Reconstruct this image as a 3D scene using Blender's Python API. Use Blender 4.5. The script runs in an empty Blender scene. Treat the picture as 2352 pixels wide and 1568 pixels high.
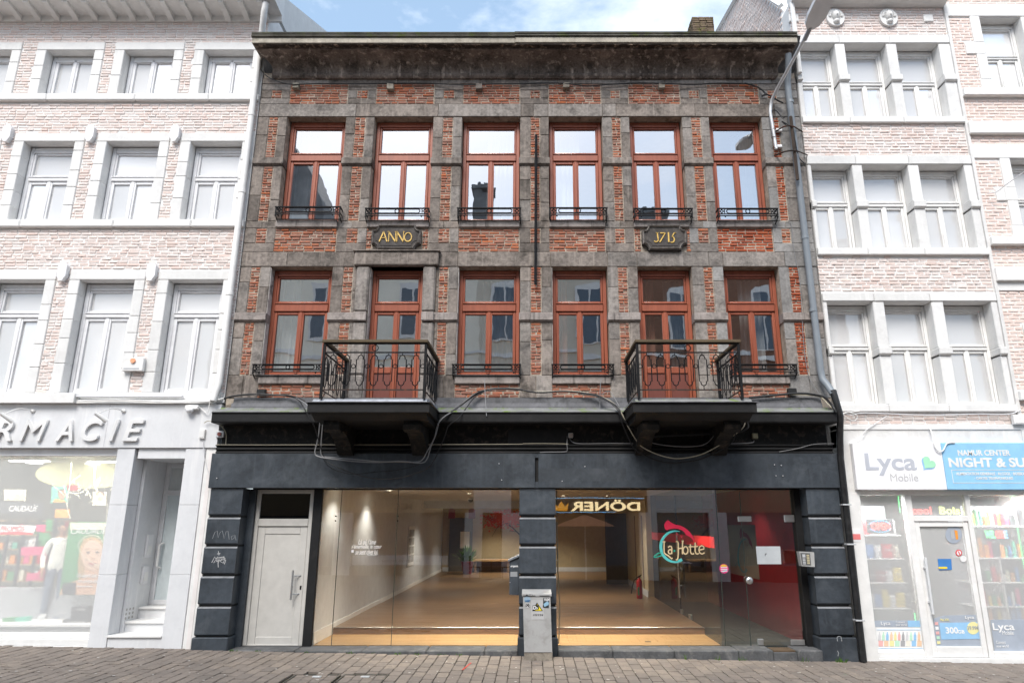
import bpy, bmesh, math, random
from mathutils import Vector, Matrix
RND = random.Random(11)
sc = bpy.context.scene
col = sc.collection
R = math.radians
pi = math.pi

# ------------------------------------------------------------------ camera
CAM_D, CAM_H, PITCH, FPX = 12.2, 2.1, R(14.86), 1568.0
cd = bpy.data.cameras.new('camera'); cam = bpy.data.objects.new('camera', cd); col.objects.link(cam)
cam.location = (0, -CAM_D, CAM_H); cam.rotation_euler = (pi/2 + PITCH, 0, 0)
cd.sensor_width = 36; cd.lens = 24.0; cd.shift_x = -49/2352; cd.clip_start = .05; cd.clip_end = 500
sc.camera = cam

# ------------------------------------------------------------------ sky and sun
SUN_EL, SUN_AZ = 50, 197          # azimuth seen from above, clockwise from +Y
w = bpy.data.worlds.new('World'); sc.world = w; w.use_nodes = True
nt = w.node_tree; nt.nodes.clear()
wo = nt.nodes.new('ShaderNodeOutputWorld'); bg = nt.nodes.new('ShaderNodeBackground')
sky = nt.nodes.new('ShaderNodeTexSky'); sky.sky_type = 'NISHITA'; sky.sun_disc = False
sky.sun_elevation = R(SUN_EL); sky.sun_rotation = R(SUN_AZ); sky.altitude = 100; sky.air_density = 1.0; sky.dust_density = 2.0; sky.ozone_density = 1.0
tc = nt.nodes.new('ShaderNodeTexCoord')
mp = nt.nodes.new('ShaderNodeMapping'); mp.inputs['Scale'].default_value = (1.0, 1.0, 2.2); mp.inputs['Location'].default_value = (.8, 1.2, .9)
nz = nt.nodes.new('ShaderNodeTexNoise'); nz.inputs['Scale'].default_value = 2.3; nz.inputs['Detail'].default_value = 9; nz.inputs['Roughness'].default_value = .58; nz.inputs['Distortion'].default_value = .25
cr = nt.nodes.new('ShaderNodeValToRGB'); cr.color_ramp.elements[0].position = .47; cr.color_ramp.elements[1].position = .72
mx = nt.nodes.new('ShaderNodeMix'); mx.data_type = 'RGBA'
mx.inputs['B'].default_value = (7.2, 7.4, 7.8, 1)
lift = nt.nodes.new('ShaderNodeMix'); lift.data_type = 'RGBA'; lift.inputs['Factor'].default_value = .30; lift.inputs['B'].default_value = (4.0, 5.6, 7.0, 1)
bg.inputs['Strength'].default_value = .085
L = nt.links.new
L(tc.outputs['Generated'], mp.inputs['Vector']); L(mp.outputs[0], nz.inputs['Vector']); L(nz.outputs['Fac'], cr.inputs['Fac'])
L(sky.outputs[0], lift.inputs['A']); L(lift.outputs['Result'], mx.inputs['A']); L(cr.outputs['Color'], mx.inputs['Factor'])
L(mx.outputs['Result'], bg.inputs['Color']); L(bg.outputs[0], wo.inputs['Surface'])
sd = bpy.data.lights.new('sun', 'SUN'); sd.energy = 1.5; sd.angle = R(28); sd.color = (1, .965, .92)
sun = bpy.data.objects.new('sun', sd); col.objects.link(sun)
sdir = Vector((math.sin(R(SUN_AZ))*math.cos(R(SUN_EL)), math.cos(R(SUN_AZ))*math.cos(R(SUN_EL)), math.sin(R(SUN_EL))))
sun.rotation_euler = sdir.to_track_quat('Z', 'Y').to_euler(); sun.location = sdir*60
sc.view_settings.view_transform = 'Standard'; sc.view_settings.look = 'None'; sc.view_settings.gamma = 1
sc.view_settings.exposure = 1.5; sc.view_settings.use_curve_mapping = False
sc.render.resolution_x = 1024; sc.render.resolution_y = 682
sc.render.engine = 'CYCLES'
sc.cycles.max_bounces = 8; sc.cycles.transparent_max_bounces = 16; sc.cycles.caustics_reflective = False; sc.cycles.caustics_refractive = False
sc.cycles.sample_clamp_indirect = 6

# ------------------------------------------------------------------ helpers
_c, _s = math.cos(PITCH), math.sin(PITCH)
def P(px, py, Y=0.0):
    """measured point of the photograph (2352 x 1568) at depth Y -> world"""
    dx = (px-1225)/FPX; dy = -(py-784)/FPX
    t = (Y+CAM_D)/(_c-dy*_s)
    return Vector((t*dx, Y, CAM_H+t*(_s+dy*_c)))
def gz(x): return -.0163*x

class MB:
    def __init__(s): s.v = []; s.f = []
    def box(s, x0, x1, y0, y1, z0, z1, b=0, j=0, rnd=None):
        n = len(s.v)
        if b <= 0:
            pts = [(x, y, z) for x in (x0, x1) for y in (y0, y1) for z in (z0, z1)]
            fs = [(0,1,3,2),(4,6,7,5),(0,4,5,1),(2,3,7,6),(0,2,6,4),(1,5,7,3)]
        else:
            b = min(b, .45*min(x1-x0, y1-y0, z1-z0)); pts = []; idx = {}
            for i, x in enumerate((x0, x1)):
                for k, y in enumerate((y0, y1)):
                    for l, z in enumerate((z0, z1)):
                        sx, sy, sz = 1-2*i, 1-2*k, 1-2*l
                        for a in range(3):
                            q = [x+b*sx, y+b*sy, z+b*sz]; q[a] = (x, y, z)[a]
                            idx[(i,k,l,a)] = len(pts); pts.append(tuple(q))
            fs = []
            for a in range(3):
                o = [c for c in range(3) if c != a]
                for e in (0, 1):
                    loop = []
                    for (p, q) in ((0,0),(1,0),(1,1),(0,1)):
                        key = [0,0,0]; key[a] = e; key[o[0]] = p; key[o[1]] = q
                        loop.append(idx[tuple(key)+(a,)])
                    fs.append(tuple(loop))
            for a in range(3):
                o = [c for c in range(3) if c != a]
                for p in (0,1):
                    for q in (0,1):
                        k0 = [0,0,0]; k0[o[0]] = p; k0[o[1]] = q; k1 = list(k0); k1[a] = 1
                        fs.append((idx[tuple(k0)+(o[0],)], idx[tuple(k1)+(o[0],)], idx[tuple(k1)+(o[1],)], idx[tuple(k0)+(o[1],)]))
            for i in (0,1):
                for k in (0,1):
                    for l in (0,1): fs.append(tuple(idx[(i,k,l,a)] for a in range(3)))
        if j and rnd:
            pts = [(x+rnd.uniform(-j,j), y+rnd.uniform(-j,j)*.6, z+rnd.uniform(-j,j)*.6) for x, y, z in pts]
        s.v += pts; s.f += [tuple(n+i for i in f) for f in fs]; return s
    def prism(s, poly, y0, y1):               # polygon in (x, z) extruded along y
        n = len(s.v); k = len(poly)
        s.v += [(x, y0, z) for x, z in poly]+[(x, y1, z) for x, z in poly]
        s.f += [tuple(range(n, n+k)), tuple(range(n+2*k-1, n+k-1, -1))]
        s.f += [(n+i, n+(i+1)%k, n+k+(i+1)%k, n+k+i) for i in range(k)]; return s
    def prismx(s, poly, x0, x1):              # polygon in (y, z) extruded along x
        n = len(s.v); k = len(poly)
        s.v += [(x0, y, z) for y, z in poly]+[(x1, y, z) for y, z in poly]
        s.f += [tuple(range(n, n+k)), tuple(range(n+2*k-1, n+k-1, -1))]
        s.f += [(n+i, n+(i+1)%k, n+k+(i+1)%k, n+k+i) for i in range(k)]; return s
    def strip(s, prof, x0, x1, seg=1):        # open profile (y, z) swept along x
        n = len(s.v); k = len(prof)
        for i in range(seg+1):
            x = x0+(x1-x0)*i/seg; s.v += [(x, y, z) for y, z in prof]
        for i in range(seg):
            for q in range(k-1): s.f.append((n+i*k+q, n+i*k+q+1, n+(i+1)*k+q+1, n+(i+1)*k+q))
        return s
    def tube(s, pts, r, n=6, closed=False):
        pts = [Vector(p) for p in pts]; m = len(pts); b0 = len(s.v); prev = None
        rr = r if isinstance(r, (list, tuple)) else [r]*m
        for i, p in enumerate(pts):
            a = pts[i-1] if (i > 0 or closed) else p; b = pts[(i+1) % m] if (i < m-1 or closed) else p
            t = (b-a); t = t.normalized() if t.length > 1e-9 else Vector((0,0,1))
            if prev is None:
                up = Vector((0,0,1)) if abs(t.z) < .9 else Vector((1,0,0))
                u = t.cross(up).normalized()
            else:
                u = (prev-t*prev.dot(t)); u = u.normalized() if u.length > 1e-6 else t.orthogonal().normalized()
            prev = u; v2 = t.cross(u)
            for q in range(n):
                an = 2*pi*q/n; s.v.append(tuple(p+(u*math.cos(an)+v2*math.sin(an))*rr[i]))
        for i in range(m if closed else m-1):
            i2 = (i+1) % m
            for q in range(n): s.f.append((b0+i*n+q, b0+i*n+(q+1)%n, b0+i2*n+(q+1)%n, b0+i2*n+q))
        if not closed:
            s.f.append(tuple(b0+q for q in range(n))[::-1]); s.f.append(tuple(b0+(m-1)*n+q for q in range(n)))
        return s
    def cyl(s, p0, p1, r, n=12): return s.tube([p0, p1], r, n)
    def ring(s, c, ra, r, n=14, axis='y', k=5):
        cx, cy, cz = c; pts = []
        for i in range(n):
            a = 2*pi*i/n; e, f = ra*math.cos(a), ra*math.sin(a)
            pts.append((cx+e, cy, cz+f) if axis == 'y' else ((cx, cy+e, cz+f) if axis == 'x' else (cx+e, cy+f, cz)))
        return s.tube(pts, r, k, True)
    def ball(s, c, rx, ry, rz, n=10, m=7):
        b = len(s.v); s.v.append((c[0], c[1], c[2]-rz))
        for i in range(1, m):
            a = -pi/2+pi*i/m
            for q in range(n):
                t = 2*pi*q/n; s.v.append((c[0]+rx*math.cos(a)*math.cos(t), c[1]+ry*math.cos(a)*math.sin(t), c[2]+rz*math.sin(a)))
        s.v.append((c[0], c[1], c[2]+rz)); top = len(s.v)-1
        for q in range(n): s.f.append((b, b+1+(q+1)%n, b+1+q)); s.f.append((top, top-n+q, top-n+(q+1)%n))
        for i in range(m-2):
            for q in range(n): s.f.append((b+1+i*n+q, b+1+i*n+(q+1)%n, b+1+(i+1)*n+(q+1)%n, b+1+(i+1)*n+q))
        return s
    def lathe(s, c, prof, n=14):               # prof (r, z) about a vertical axis
        b = len(s.v)
        for r_, z in prof:
            for q in range(n): t = 2*pi*q/n; s.v.append((c[0]+r_*math.cos(t), c[1]+r_*math.sin(t), c[2]+z))
        for i in range(len(prof)-1):
            for q in range(n): s.f.append((b+i*n+q, b+i*n+(q+1)%n, b+(i+1)*n+(q+1)%n, b+(i+1)*n+q))
        s.f.append(tuple(b+q for q in range(n))[::-1]); s.f.append(tuple(b+(len(prof)-1)*n+q for q in range(n))); return s
    def flat(s, poly, y):                      # a single facing sheet in x-z
        n = len(s.v); s.v += [(x, y, z) for x, z in poly]; s.f.append(tuple(range(n, n+len(poly)))); return s
    def mesh(s, name, smooth=False, calc=True):
        me = bpy.data.meshes.new(name); me.from_pydata(s.v, [], s.f)
        if calc:
            bm = bmesh.new(); bm.from_mesh(me); bmesh.ops.recalc_face_normals(bm, faces=bm.faces); bm.to_mesh(me); bm.free()
        if smooth:
            me.polygons.foreach_set('use_smooth', [True]*len(me.polygons))
            if hasattr(me, 'set_sharp_from_angle'): me.set_sharp_from_angle(angle=R(40))
        return me
    def build(s, name, m, parent=None, smooth=False, kind=None):
        me = s.mesh(name, smooth); me.materials.append(m)
        return link(name, me, parent, kind)
def link(name, me, parent=None, kind=None):
    o = bpy.data.objects.new(name, me); col.objects.link(o)
    if parent is not None: o.parent = parent; o.matrix_parent_inverse = parent_inv(parent)
    if kind: o['kind'] = kind
    return o
def parent_inv(p):
    m = Matrix.Identity(4); q = p; chain = []
    while q: chain.append(q); q = q.parent
    for q in reversed(chain): m = m @ q.matrix_parent_inverse @ q.matrix_basis if q.parent else q.matrix_basis.copy()
    return m.inverted()
def tag(o, label, cat, group=None):
    o['label'] = label; o['category'] = cat
    if group: o['group'] = group
    return o
def thing(name, label, cat, loc=(0,0,0), group=None):
    o = bpy.data.objects.new(name, None); col.objects.link(o); o.location = loc; o.empty_display_size = .2
    return tag(o, label, cat, group)
def struct(o): o['kind'] = 'structure'; return o
def lab(o, t): o['label'] = t; return o

def text_mesh(body, bold=0, shear=0, extrude=.004, space=1.0, align='LEFT', line=1.0):
    cu = bpy.data.curves.new('lettering', 'FONT'); cu.body = body; cu.offset = bold; cu.shear = shear; cu.extrude = extrude
    cu.space_character = space; cu.align_x = align; cu.space_line = line; cu.resolution_u = 4
    o = bpy.data.objects.new('lettering', cu); col.objects.link(o)
    bpy.context.view_layer.update()
    dg = bpy.context.evaluated_depsgraph_get()
    me = bpy.data.meshes.new_from_object(o.evaluated_get(dg)); bpy.data.objects.remove(o)
    return me
def text_fit(name, body, x0, x1, z0, z1, y, m, parent=None, bold=0, shear=0, depth=.004, flip=False, space=1.0, align='LEFT', line=1.0):
    """lettering facing -Y (or +Y with flip) fitted to a rectangle"""
    me = text_mesh(body, bold, shear, .01, space, align, line)
    vs = [v.co.copy() for v in me.vertices]
    ax, bx = min(v.x for v in vs), max(v.x for v in vs); ay, by = min(v.y for v in vs), max(v.y for v in vs)
    az, bz = min(v.z for v in vs), max(v.z for v in vs)
    for v in me.vertices:
        u = (v.co.x-ax)/(bx-ax); t = (v.co.y-ay)/(by-ay); d = (v.co.z-az)/max(bz-az, 1e-6)
        if flip: v.co = (x1+(x0-x1)*u, y+depth*d, z0+(z1-z0)*t)
        else: v.co = (x0+(x1-x0)*u, y-depth*d, z0+(z1-z0)*t)
    me.materials.clear(); me.materials.append(m)
    return link(name, me, parent)

# ------------------------------------------------------------------ materials
class NT:
    def __init__(s, name):
        s.m = bpy.data.materials.new(name); s.m.use_nodes = True; s.t = s.m.node_tree; s.t.nodes.clear()
        s.out = s.n('ShaderNodeOutputMaterial')
    def n(s, t, **k):
        x = s.t.nodes.new(t)
        for a, b in k.items():
            if a in x.inputs: x.inputs[a].default_value = b
            else: setattr(x, a, b)
        return x
    def l(s, a, b): s.t.links.new(a, b)
    def noise(s, scale, detail=4, rough=.55, vec=None, dist=0):
        x = s.n('ShaderNodeTexNoise'); x.inputs['Scale'].default_value = scale; x.inputs['Detail'].default_value = detail
        x.inputs['Roughness'].default_value = rough; x.inputs['Distortion'].default_value = dist
        if vec is not None: s.l(vec, x.inputs['Vector'])
        return x.outputs['Fac']
    def pos(s, sc_=(1,1,1), loc=(0,0,0)):
        g = s.n('ShaderNodeNewGeometry'); m = s.n('ShaderNodeMapping'); m.inputs['Scale'].default_value = sc_; m.inputs['Location'].default_value = loc
        s.l(g.outputs['Position'], m.inputs['Vector']); return m.outputs[0]
    def ramp(s, fac, stops):
        x = s.n('ShaderNodeValToRGB'); e = x.color_ramp.elements
        while len(e) > 1: e.remove(e[-1])
        e[0].position = stops[0][0]; e[0].color = c4(stops[0][1])
        for p, c_ in stops[1:]: q = e.new(p); q.color = c4(c_)
        s.l(fac, x.inputs['Fac']); return x.outputs['Color']
    def mix(s, fac, a, b, mode='MIX'):
        x = s.n('ShaderNodeMix'); x.data_type = 'RGBA'; x.blend_type = mode
        for v, nm in ((fac, 'Factor'), (a, 'A'), (b, 'B')):
            if hasattr(v, 'links') or hasattr(v, 'is_linked'): s.l(v, x.inputs[nm])
            else: x.inputs[nm].default_value = v if nm == 'Factor' else c4(v)
        return x.outputs['Result']
    def math(s, op, a, b=0.0):
        x = s.n('ShaderNodeMath'); x.operation = op
        for i, v in enumerate((a, b)):
            if hasattr(v, 'is_linked'): s.l(v, x.inputs[i])
            else: x.inputs[i].default_value = v
        return x.outputs[0]
    def bsdf(s, colr, rough=.7, spec=.35, metal=0, bump=None, bstr=.3, bdist=.01, **k):
        b = s.n('ShaderNodeBsdfPrincipled')
        for v, nm in ((colr, 'Base Color'), (rough, 'Roughness'), (spec, 'Specular IOR Level'), (metal, 'Metallic')):
            if hasattr(v, 'is_linked'): s.l(v, b.inputs[nm])
            else: b.inputs[nm].default_value = c4(v) if nm == 'Base Color' else v
        if bump is not None:
            bp = s.n('ShaderNodeBump'); bp.inputs['Strength'].default_value = bstr; bp.inputs['Distance'].default_value = bdist
            s.l(bump, bp.inputs['Height']); s.l(bp.outputs[0], b.inputs['Normal'])
        for a, v in k.items(): b.inputs[a].default_value = v
        s.l(b.outputs[0], s.out.inputs['Surface']); return b
def c4(c_): return (c_[0], c_[1], c_[2], 1) if len(c_) == 3 else c_
def mul(c_, k): return tuple(min(1, x*k) for x in c_[:3])

def surf(name, c_, var=.25, scale=3, rough=.7, bump=.25, bscale=60, spec=.3, metal=0, dirt=None, dirtamt=.5, streak=None, streakamt=.4, bdist=.006, ov=0, fine=.3):
    """painted / stone surface: two octaves of tone, optional dirt patches and vertical run marks"""
    t = NT(name); p = t.pos()
    a = t.noise(scale, 6, .6, p); f = t.noise(scale*9, 4, .6, p)
    k = t.math('ADD', t.math('MULTIPLY', a, 1-fine), t.math('MULTIPLY', f, fine))
    cc = t.ramp(k, [(.34, mul(c_, 1-var)), (.66, mul(c_, 1+var))])
    if ov:
        oi = t.n('ShaderNodeObjectInfo'); cc = t.mix(1.0, cc, t.ramp(oi.outputs['Random'], [(0, (1-ov,)*3), (1, (1.0,)*3)]), 'MULTIPLY')
    if dirt:
        d = t.noise(scale*1.7, 8, .65, t.pos(loc=(7.3, 2.1, 4.4)), .4)
        dd = t.ramp(d, [(.52, (0,0,0)), (.66, (1,1,1))])
        cc = t.mix(t.math('MULTIPLY', dd, dirtamt), cc, dirt)
    if streak:
        q = t.noise(1.0, 5, .6, t.pos((9, 9, .55), (3, 1, 2)))
        qq = t.ramp(q, [(.55, (0,0,0)), (.70, (1,1,1))])
        cc = t.mix(t.math('MULTIPLY', qq, streakamt), cc, streak)
    bm_ = t.noise(bscale, 5, .6, p)
    rr = t.math('ADD', t.math('MULTIPLY', a, .25), rough-.12)
    t.bsdf(cc, rr, spec, metal, bm_, bump, bdist); return t.m

def brickmat(name, stops, dirt, dirtamt=.6, bump=.6):
    t = NT(name); g = t.n('ShaderNodeNewGeometry'); oi = t.n('ShaderNodeObjectInfo')
    r_ = t.math('FRACT', t.math('ADD', g.outputs['Random Per Island'], oi.outputs['Random']))
    cc = t.ramp(r_, stops); p = t.pos()
    f = t.noise(38, 5, .65, p); cc = t.mix(t.ramp(f, [(.35, (.0,.0,.0)), (.75, (.75,.75,.75))]), cc, mul(stops[1][1], .75))
    d = t.noise(2.4, 8, .68, p, .3); s2 = t.noise(26, 5, .7, t.pos((.4, 1, 1.6)))
    dd = t.ramp(t.math('ADD', t.math('MULTIPLY', d, .6), t.math('MULTIPLY', s2, .4)), [(.46, (0,0,0)), (.62, (1,1,1))])
    cc = t.mix(t.math('MULTIPLY', dd, dirtamt), cc, dirt)
    b = t.noise(70, 6, .7, p); t.bsdf(cc, .92, .15, 0, b, bump, .008); return t.m

def glass(name, refl=.12, tint=(.92, .95, .95), milk=0.0, veil_col=(.85, .86, .87), wav=.0, rough=0.0, fres=1.0):
    t = NT(name); tr = t.n('ShaderNodeBsdfTransparent'); tr.inputs['Color'].default_value = c4(tint)
    gl = t.n('ShaderNodeBsdfGlossy'); gl.inputs['Roughness'].default_value = rough; gl.inputs['Color'].default_value = (1, .985, .96, 1)
    fr = t.n('ShaderNodeFresnel'); fr.inputs['IOR'].default_value = 1.5
    if wav:
        b = t.n('ShaderNodeBump'); b.inputs['Strength'].default_value = wav; b.inputs['Distance'].default_value = .02
        t.l(t.noise(1.6, 2, .5, t.pos()), b.inputs['Height']); t.l(b.outputs[0], gl.inputs['Normal'])
    f = t.math('MINIMUM', t.math('ADD', t.math('MULTIPLY', fr.outputs[0], fres), refl), 1.0)
    mx_ = t.n('ShaderNodeMixShader'); t.l(f, mx_.inputs[0]); t.l(tr.outputs[0], mx_.inputs[1]); t.l(gl.outputs[0], mx_.inputs[2])
    out = mx_.outputs[0]
    if milk:
        df = t.n('ShaderNodeBsdfDiffuse'); df.inputs['Color'].default_value = c4(veil_col)
        m2 = t.n('ShaderNodeMixShader'); m2.inputs[0].default_value = milk; t.l(out, m2.inputs[1]); t.l(df.outputs[0], m2.inputs[2]); out = m2.outputs[0]
    t.l(out, t.out.inputs['Surface']); return t.m
def plain(name, c_, rough=.5, spec=.4, metal=0, bump=.05, emis=None, es=0):
    t = NT(name); p = t.pos(); f = t.noise(6, 5, .6, p)
    cc = t.ramp(f, [(.3, mul(c_, .93)), (.7, mul(c_, 1.07))])
    b = t.bsdf(cc, rough, spec, metal, t.noise(90, 3, .5, p), bump, .004)
    if emis: b.inputs['Emission Color'].default_value = c4(emis); b.inputs['Emission Strength'].default_value = es
    return t.m
def woodmat(name, c1, c2, sc_=(1.5, 14, 14), rough=.4, axisloc=(0,0,0), spec=.4):
    t = NT(name); v = t.pos(sc_, axisloc); a = t.noise(1, 6, .6, v, .5); f = t.noise(5, 4, .6, v)
    k = t.math('ADD', t.math('MULTIPLY', a, .7), t.math('MULTIPLY', f, .3))
    cc = t.ramp(k, [(.32, c1), (.68, c2)]); t.bsdf(cc, rough, spec, 0, f, .08, .004); return t.m

M = {}
M['stone'] = surf('dark_limestone', (.228, .196, .172), .6, 1.7, .85, .9, 45, .2, dirt=(.040, .034, .029), dirtamt=.7, streak=(.38, .325, .285), streakamt=.65, ov=.36, fine=.45, bdist=.012)
M['stone_mid'] = surf('grey_limestone', (.262, .235, .213), .55, 1.9, .85, .9, 45, .2, dirt=(.05, .046, .043), dirtamt=.6, streak=(.36, .325, .30), streakamt=.5, ov=.3, fine=.45, bdist=.012)
M['stone_light'] = surf('pale_grey_limestone', (.27, .26, .25), .35, 2.4, .85, .9, 45, .2, dirt=(.10, .095, .09), dirtamt=.5, streak=(.36, .35, .33), streakamt=.3, ov=.25, fine=.45, bdist=.012)
M['sill'] = surf('washed_limestone_sill', (.29, .255, .235), .4, 2.8, .85, .8, 50, .2, dirt=(.05, .045, .043), dirtamt=.5, streak=(.035, .03, .028), streakamt=.75)
M['coveside'] = surf('soot_stained_cove', (.185, .150, .128), .6, 2.8, .9, .7, 40, .15, dirt=(.04, .033, .028), dirtamt=.75, streak=(.50, .42, .36), streakamt=.85, ov=.35, fine=.4)
M['brick'] = brickmat('old_red_brick', [(.0, (.41, .135, .072)), (.2, (.36, .135, .085)), (.42, (.33, .16, .118)), (.62, (.27, .16, .128)), (.8, (.40, .155, .095)), (1, (.50, .155, .062))], (.20, .15, .122), .62)
M['brick_orange'] = brickmat('newer_orange_brick', [(.0, (.40, .10, .045)), (.3, (.33, .08, .04)), (.7, (.45, .13, .06)), (1, (.28, .07, .04))], (.1, .06, .05), .3)
M['mortar'] = surf('lime_mortar', (.38, .325, .265), .4, 5, .95, .6, 70, .1, dirt=(.14, .118, .097), dirtamt=.8)
M['mahogany'] = woodmat('varnished_redwood', (.215, .058, .032), (.325, .094, .050), (14, 14, 1.4), .38)
M['panelwood'] = woodmat('varnished_red_panel', (.125, .038, .028), (.165, .050, .036), (10, 10, 1.2), .45)
M['iron'] = surf('black_painted_iron', (.008, .008, .009), .3, 6, .65, .2, 80, .2)
M['rusty_iron'] = surf('rusting_iron', (.035, .026, .022), .4, 5, .7, .4, 60, .3, dirt=(.19, .055, .022), dirtamt=.75)
M['handrail'] = woodmat('weathered_handrail', (.06, .042, .025), (.12, .088, .048), (1.5, 14, 14), .8)
M['shopblue'] = surf('anthracite_shopfront_paint', (.041, .050, .061), .4, 1.4, .5, .3, 60, .4, dirt=(.095, .108, .122), dirtamt=.42, streak=(.085, .095, .105), streakamt=.28, fine=.4, ov=.25)
M['shopblack'] = surf('black_woodwork', (.0085, .0085, .009), .4, 2, .6, .3, 30, .3, dirt=(.03, .028, .027), dirtamt=.35)
M['peeling'] = surf('peeling_black_paint', (.007, .0066, .006), .5, 4, .7, .8, 18, .3, dirt=(.085, .065, .05), dirtamt=.55, bdist=.02)
M['lead'] = surf('grey_lead_flashing', (.13, .13, .14), .3, 3, .6, .3, 30, .4, dirt=(.05, .05, .05), dirtamt=.6)
M['leadmoss'] = surf('mossy_lead', (.19, .193, .19), .3, 3, .8, .4, 40, .3, dirt=(.13, .20, .03), dirtamt=.95)
M['moss'] = surf('green_moss_edge', (.10, .095, .08), .5, 2.2, .95, .8, 60, .1, dirt=(.095, .115, .035), dirtamt=.8)
M['cornicewood'] = surf('weathered_cornice_board', (.38, .345, .285), .3, 2, .9, .4, 40, .2, dirt=(.16, .14, .11), dirtamt=.55, streak=(.17, .15, .12), streakamt=.5)
M['zinc'] = plain('grey_pvc_downpipe', (.20, .225, .25), .45)
M['blackpipe'] = surf('black_downpipe', (.012, .012, .013), .3, 6, .4, .2, 40, .5, dirt=(.06, .06, .06), dirtamt=.3)
M['doorwhite'] = plain('offwhite_door_paint', (.50, .485, .455), .45)
M['alu'] = plain('brushed_steel', (.55, .55, .54), .32, .5, .9)
M['galv'] = plain('galvanised_steel', (.55, .56, .57), .5, .5, .35)
M['cabinet'] = surf('light_grey_cabinet', (.36, .36, .355), .08, 3, .5, .06, 60, .35, dirt=(.22, .21, .19), dirtamt=.45)
M['concrete'] = surf('dirty_concrete', (.26, .23, .19), .3, 5, .9, .4, 60, .2, dirt=(.10, .085, .065), dirtamt=.7)
M['slate'] = surf('bluestone_threshold', (.085, .087, .09), .4, 4, .7, .3, 50, .3, dirt=(.22, .21, .2), dirtamt=.5)
M['cable'] = plain('black_cable', (.011, .011, .012), .45)
M['cable_grey'] = plain('grey_cable', (.20, .20, .205), .5)
M['cable_cream'] = plain('cream_cable', (.42, .38, .29), .5)
M['gold'] = surf('gilded_lettering', (.62, .40, .085), .3, 12, .45, .3, 60, .5, dirt=(.3, .17, .05), dirtamt=.5)
M['plaque'] = surf('dark_plaque_stone', (.062, .055, .051), .3, 4, .75, .3, 50, .25, dirt=(.17, .155, .14), dirtamt=.45)
M['shopglass'] = glass('shop_glass', .15, (.93, .955, .94), wav=.02, fres=1.3)
M['winglass'] = glass('reflective_window_glass', .47, (.85, .88, .9), wav=.10, fres=1.2)
M['curtain'] = plain('white_net_curtain', (.74, .74, .73), .9, .1)
M['drape'] = plain('salmon_drape', (.62, .33, .24), .9, .1)
M['roomwall'] = plain('room_plaster', (.42, .41, .39), .9, .1)
M['darkroom'] = plain('dim_interior', (.12, .11, .10), .9, .1)
M['white'] = plain('white_paint', (.80, .80, .80), .5)
M['black'] = plain('matt_black', (.01, .01, .01), .5)
M['soffit'] = surf('flaking_soffit', (.045, .036, .030), .5, 5, .9, .8, 30, .15, dirt=(.36, .28, .21), dirtamt=.85, bdist=.02)
M['flakepaint'] = surf('flaking_white_paint', (.52, .49, .46), .25, 3, .85, .5, 40, .2, dirt=(.10, .092, .085), dirtamt=.9)
# ================================================================== main house
house = thing('town_house', 'dark stone and red brick house of 1715 with two iron balconies', 'house', (0, 0, 0))
XL, XR = -5.57, 5.40
UP = [(-4.98, -3.79), (-3.215, -2.02), (-1.44, -.267), (.31, 1.39), (1.94, 3.005), (3.555, 4.62)]
LO = [(-5.00, -3.82), (-3.10, -2.09), (-1.43, -.25), (.347, 1.41), (1.98, 3.013), (3.61, 4.667)]
Zup, Zlo = (7.75, 10.04), (4.70, 6.81)
DOORZ = 4.13

# backing wall with openings (the mortar bed the stones and bricks sit in)
def backing(parent, x0, x1, z0, z1, holes, y0, y1, m, name='wall'):
    xs = sorted({x0, x1, *[h[0] for h in holes], *[h[1] for h in holes]}); zs = sorted({z0, z1, *[h[2] for h in holes], *[h[3] for h in holes]})
    b = MB()
    for i in range(len(zs)-1):
        run = None
        for k in range(len(xs)-1):
            cx, cz = (xs[k]+xs[k+1])/2, (zs[i]+zs[i+1])/2
            solid = not any(h[0] < cx < h[1] and h[2] < cz < h[3] for h in holes)
            if solid: run = (run[0] if run else xs[k], xs[k+1])
            if (not solid or k == len(xs)-2) and run: b.box(run[0], run[1], y0, y1, zs[i], zs[i+1]); run = None
    return b.build(name, m, parent)
holes = [(a, b_, Zup[0], Zup[1]) for a, b_ in UP]+[(a, b_, DOORZ if i in (1, 4) else Zlo[0], Zlo[1]) for i, (a, b_) in enumerate(LO)]
backing(house, XL+.01, XR-.01, 4.10, 11.2, holes, .016, .36, M['mortar'])

def stone(x0, x1, z0, z1, y0=0.0, y1=.30, m=None, parent=house, b=.007, name='stone', g=.0035):
    dy = RND.uniform(-.004, .004)
    return MB().box(x0+g, x1-g, y0+dy, y1, z0+g, z1-g, b).build(name, m or M['stone'], parent)
def smat(x, z):
    if x > 4.55: return M['stone_light'] if RND.random() < .8 else M['stone_mid']
    if x > 2.6 and z < 7.9: return M['stone_mid'] if RND.random() < .75 else M['stone_light']
    return M['stone'] if RND.random() < (.78 if x < 0 else .5) else M['stone_mid']
BR = []
def bricks(x0, x1, z0, z1, y=.004, bw=.205, bh=.043, j=.014, out=BR, tagm='brick', jit=.35, dyr=1.0):
    n = max(1, round((z1-z0)/(bh+j))); h = (z1-z0)/n
    for i in range(n):
        x = x0; off = (i % 2)*.5*bw
        first = True
        while x < x1-.015:
            L_ = bw*RND.uniform(1-jit, 1+jit*.4) if bw < (x1-x0) else bw*RND.choice((.55, 1, 1, .8))
            if first and off: L_ = off*RND.uniform(.7, 1.2); first = False
            xe = min(x+L_, x1)
            if x1-xe < .05: xe = x1
            out.append((x, xe-j, z0+i*h+j*.5+RND.uniform(-.003, .003), z0+(i+1)*h-j*.5+RND.uniform(-.003, .003), y+RND.uniform(-.012, .009)*dyr, tagm)); x = xe
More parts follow.
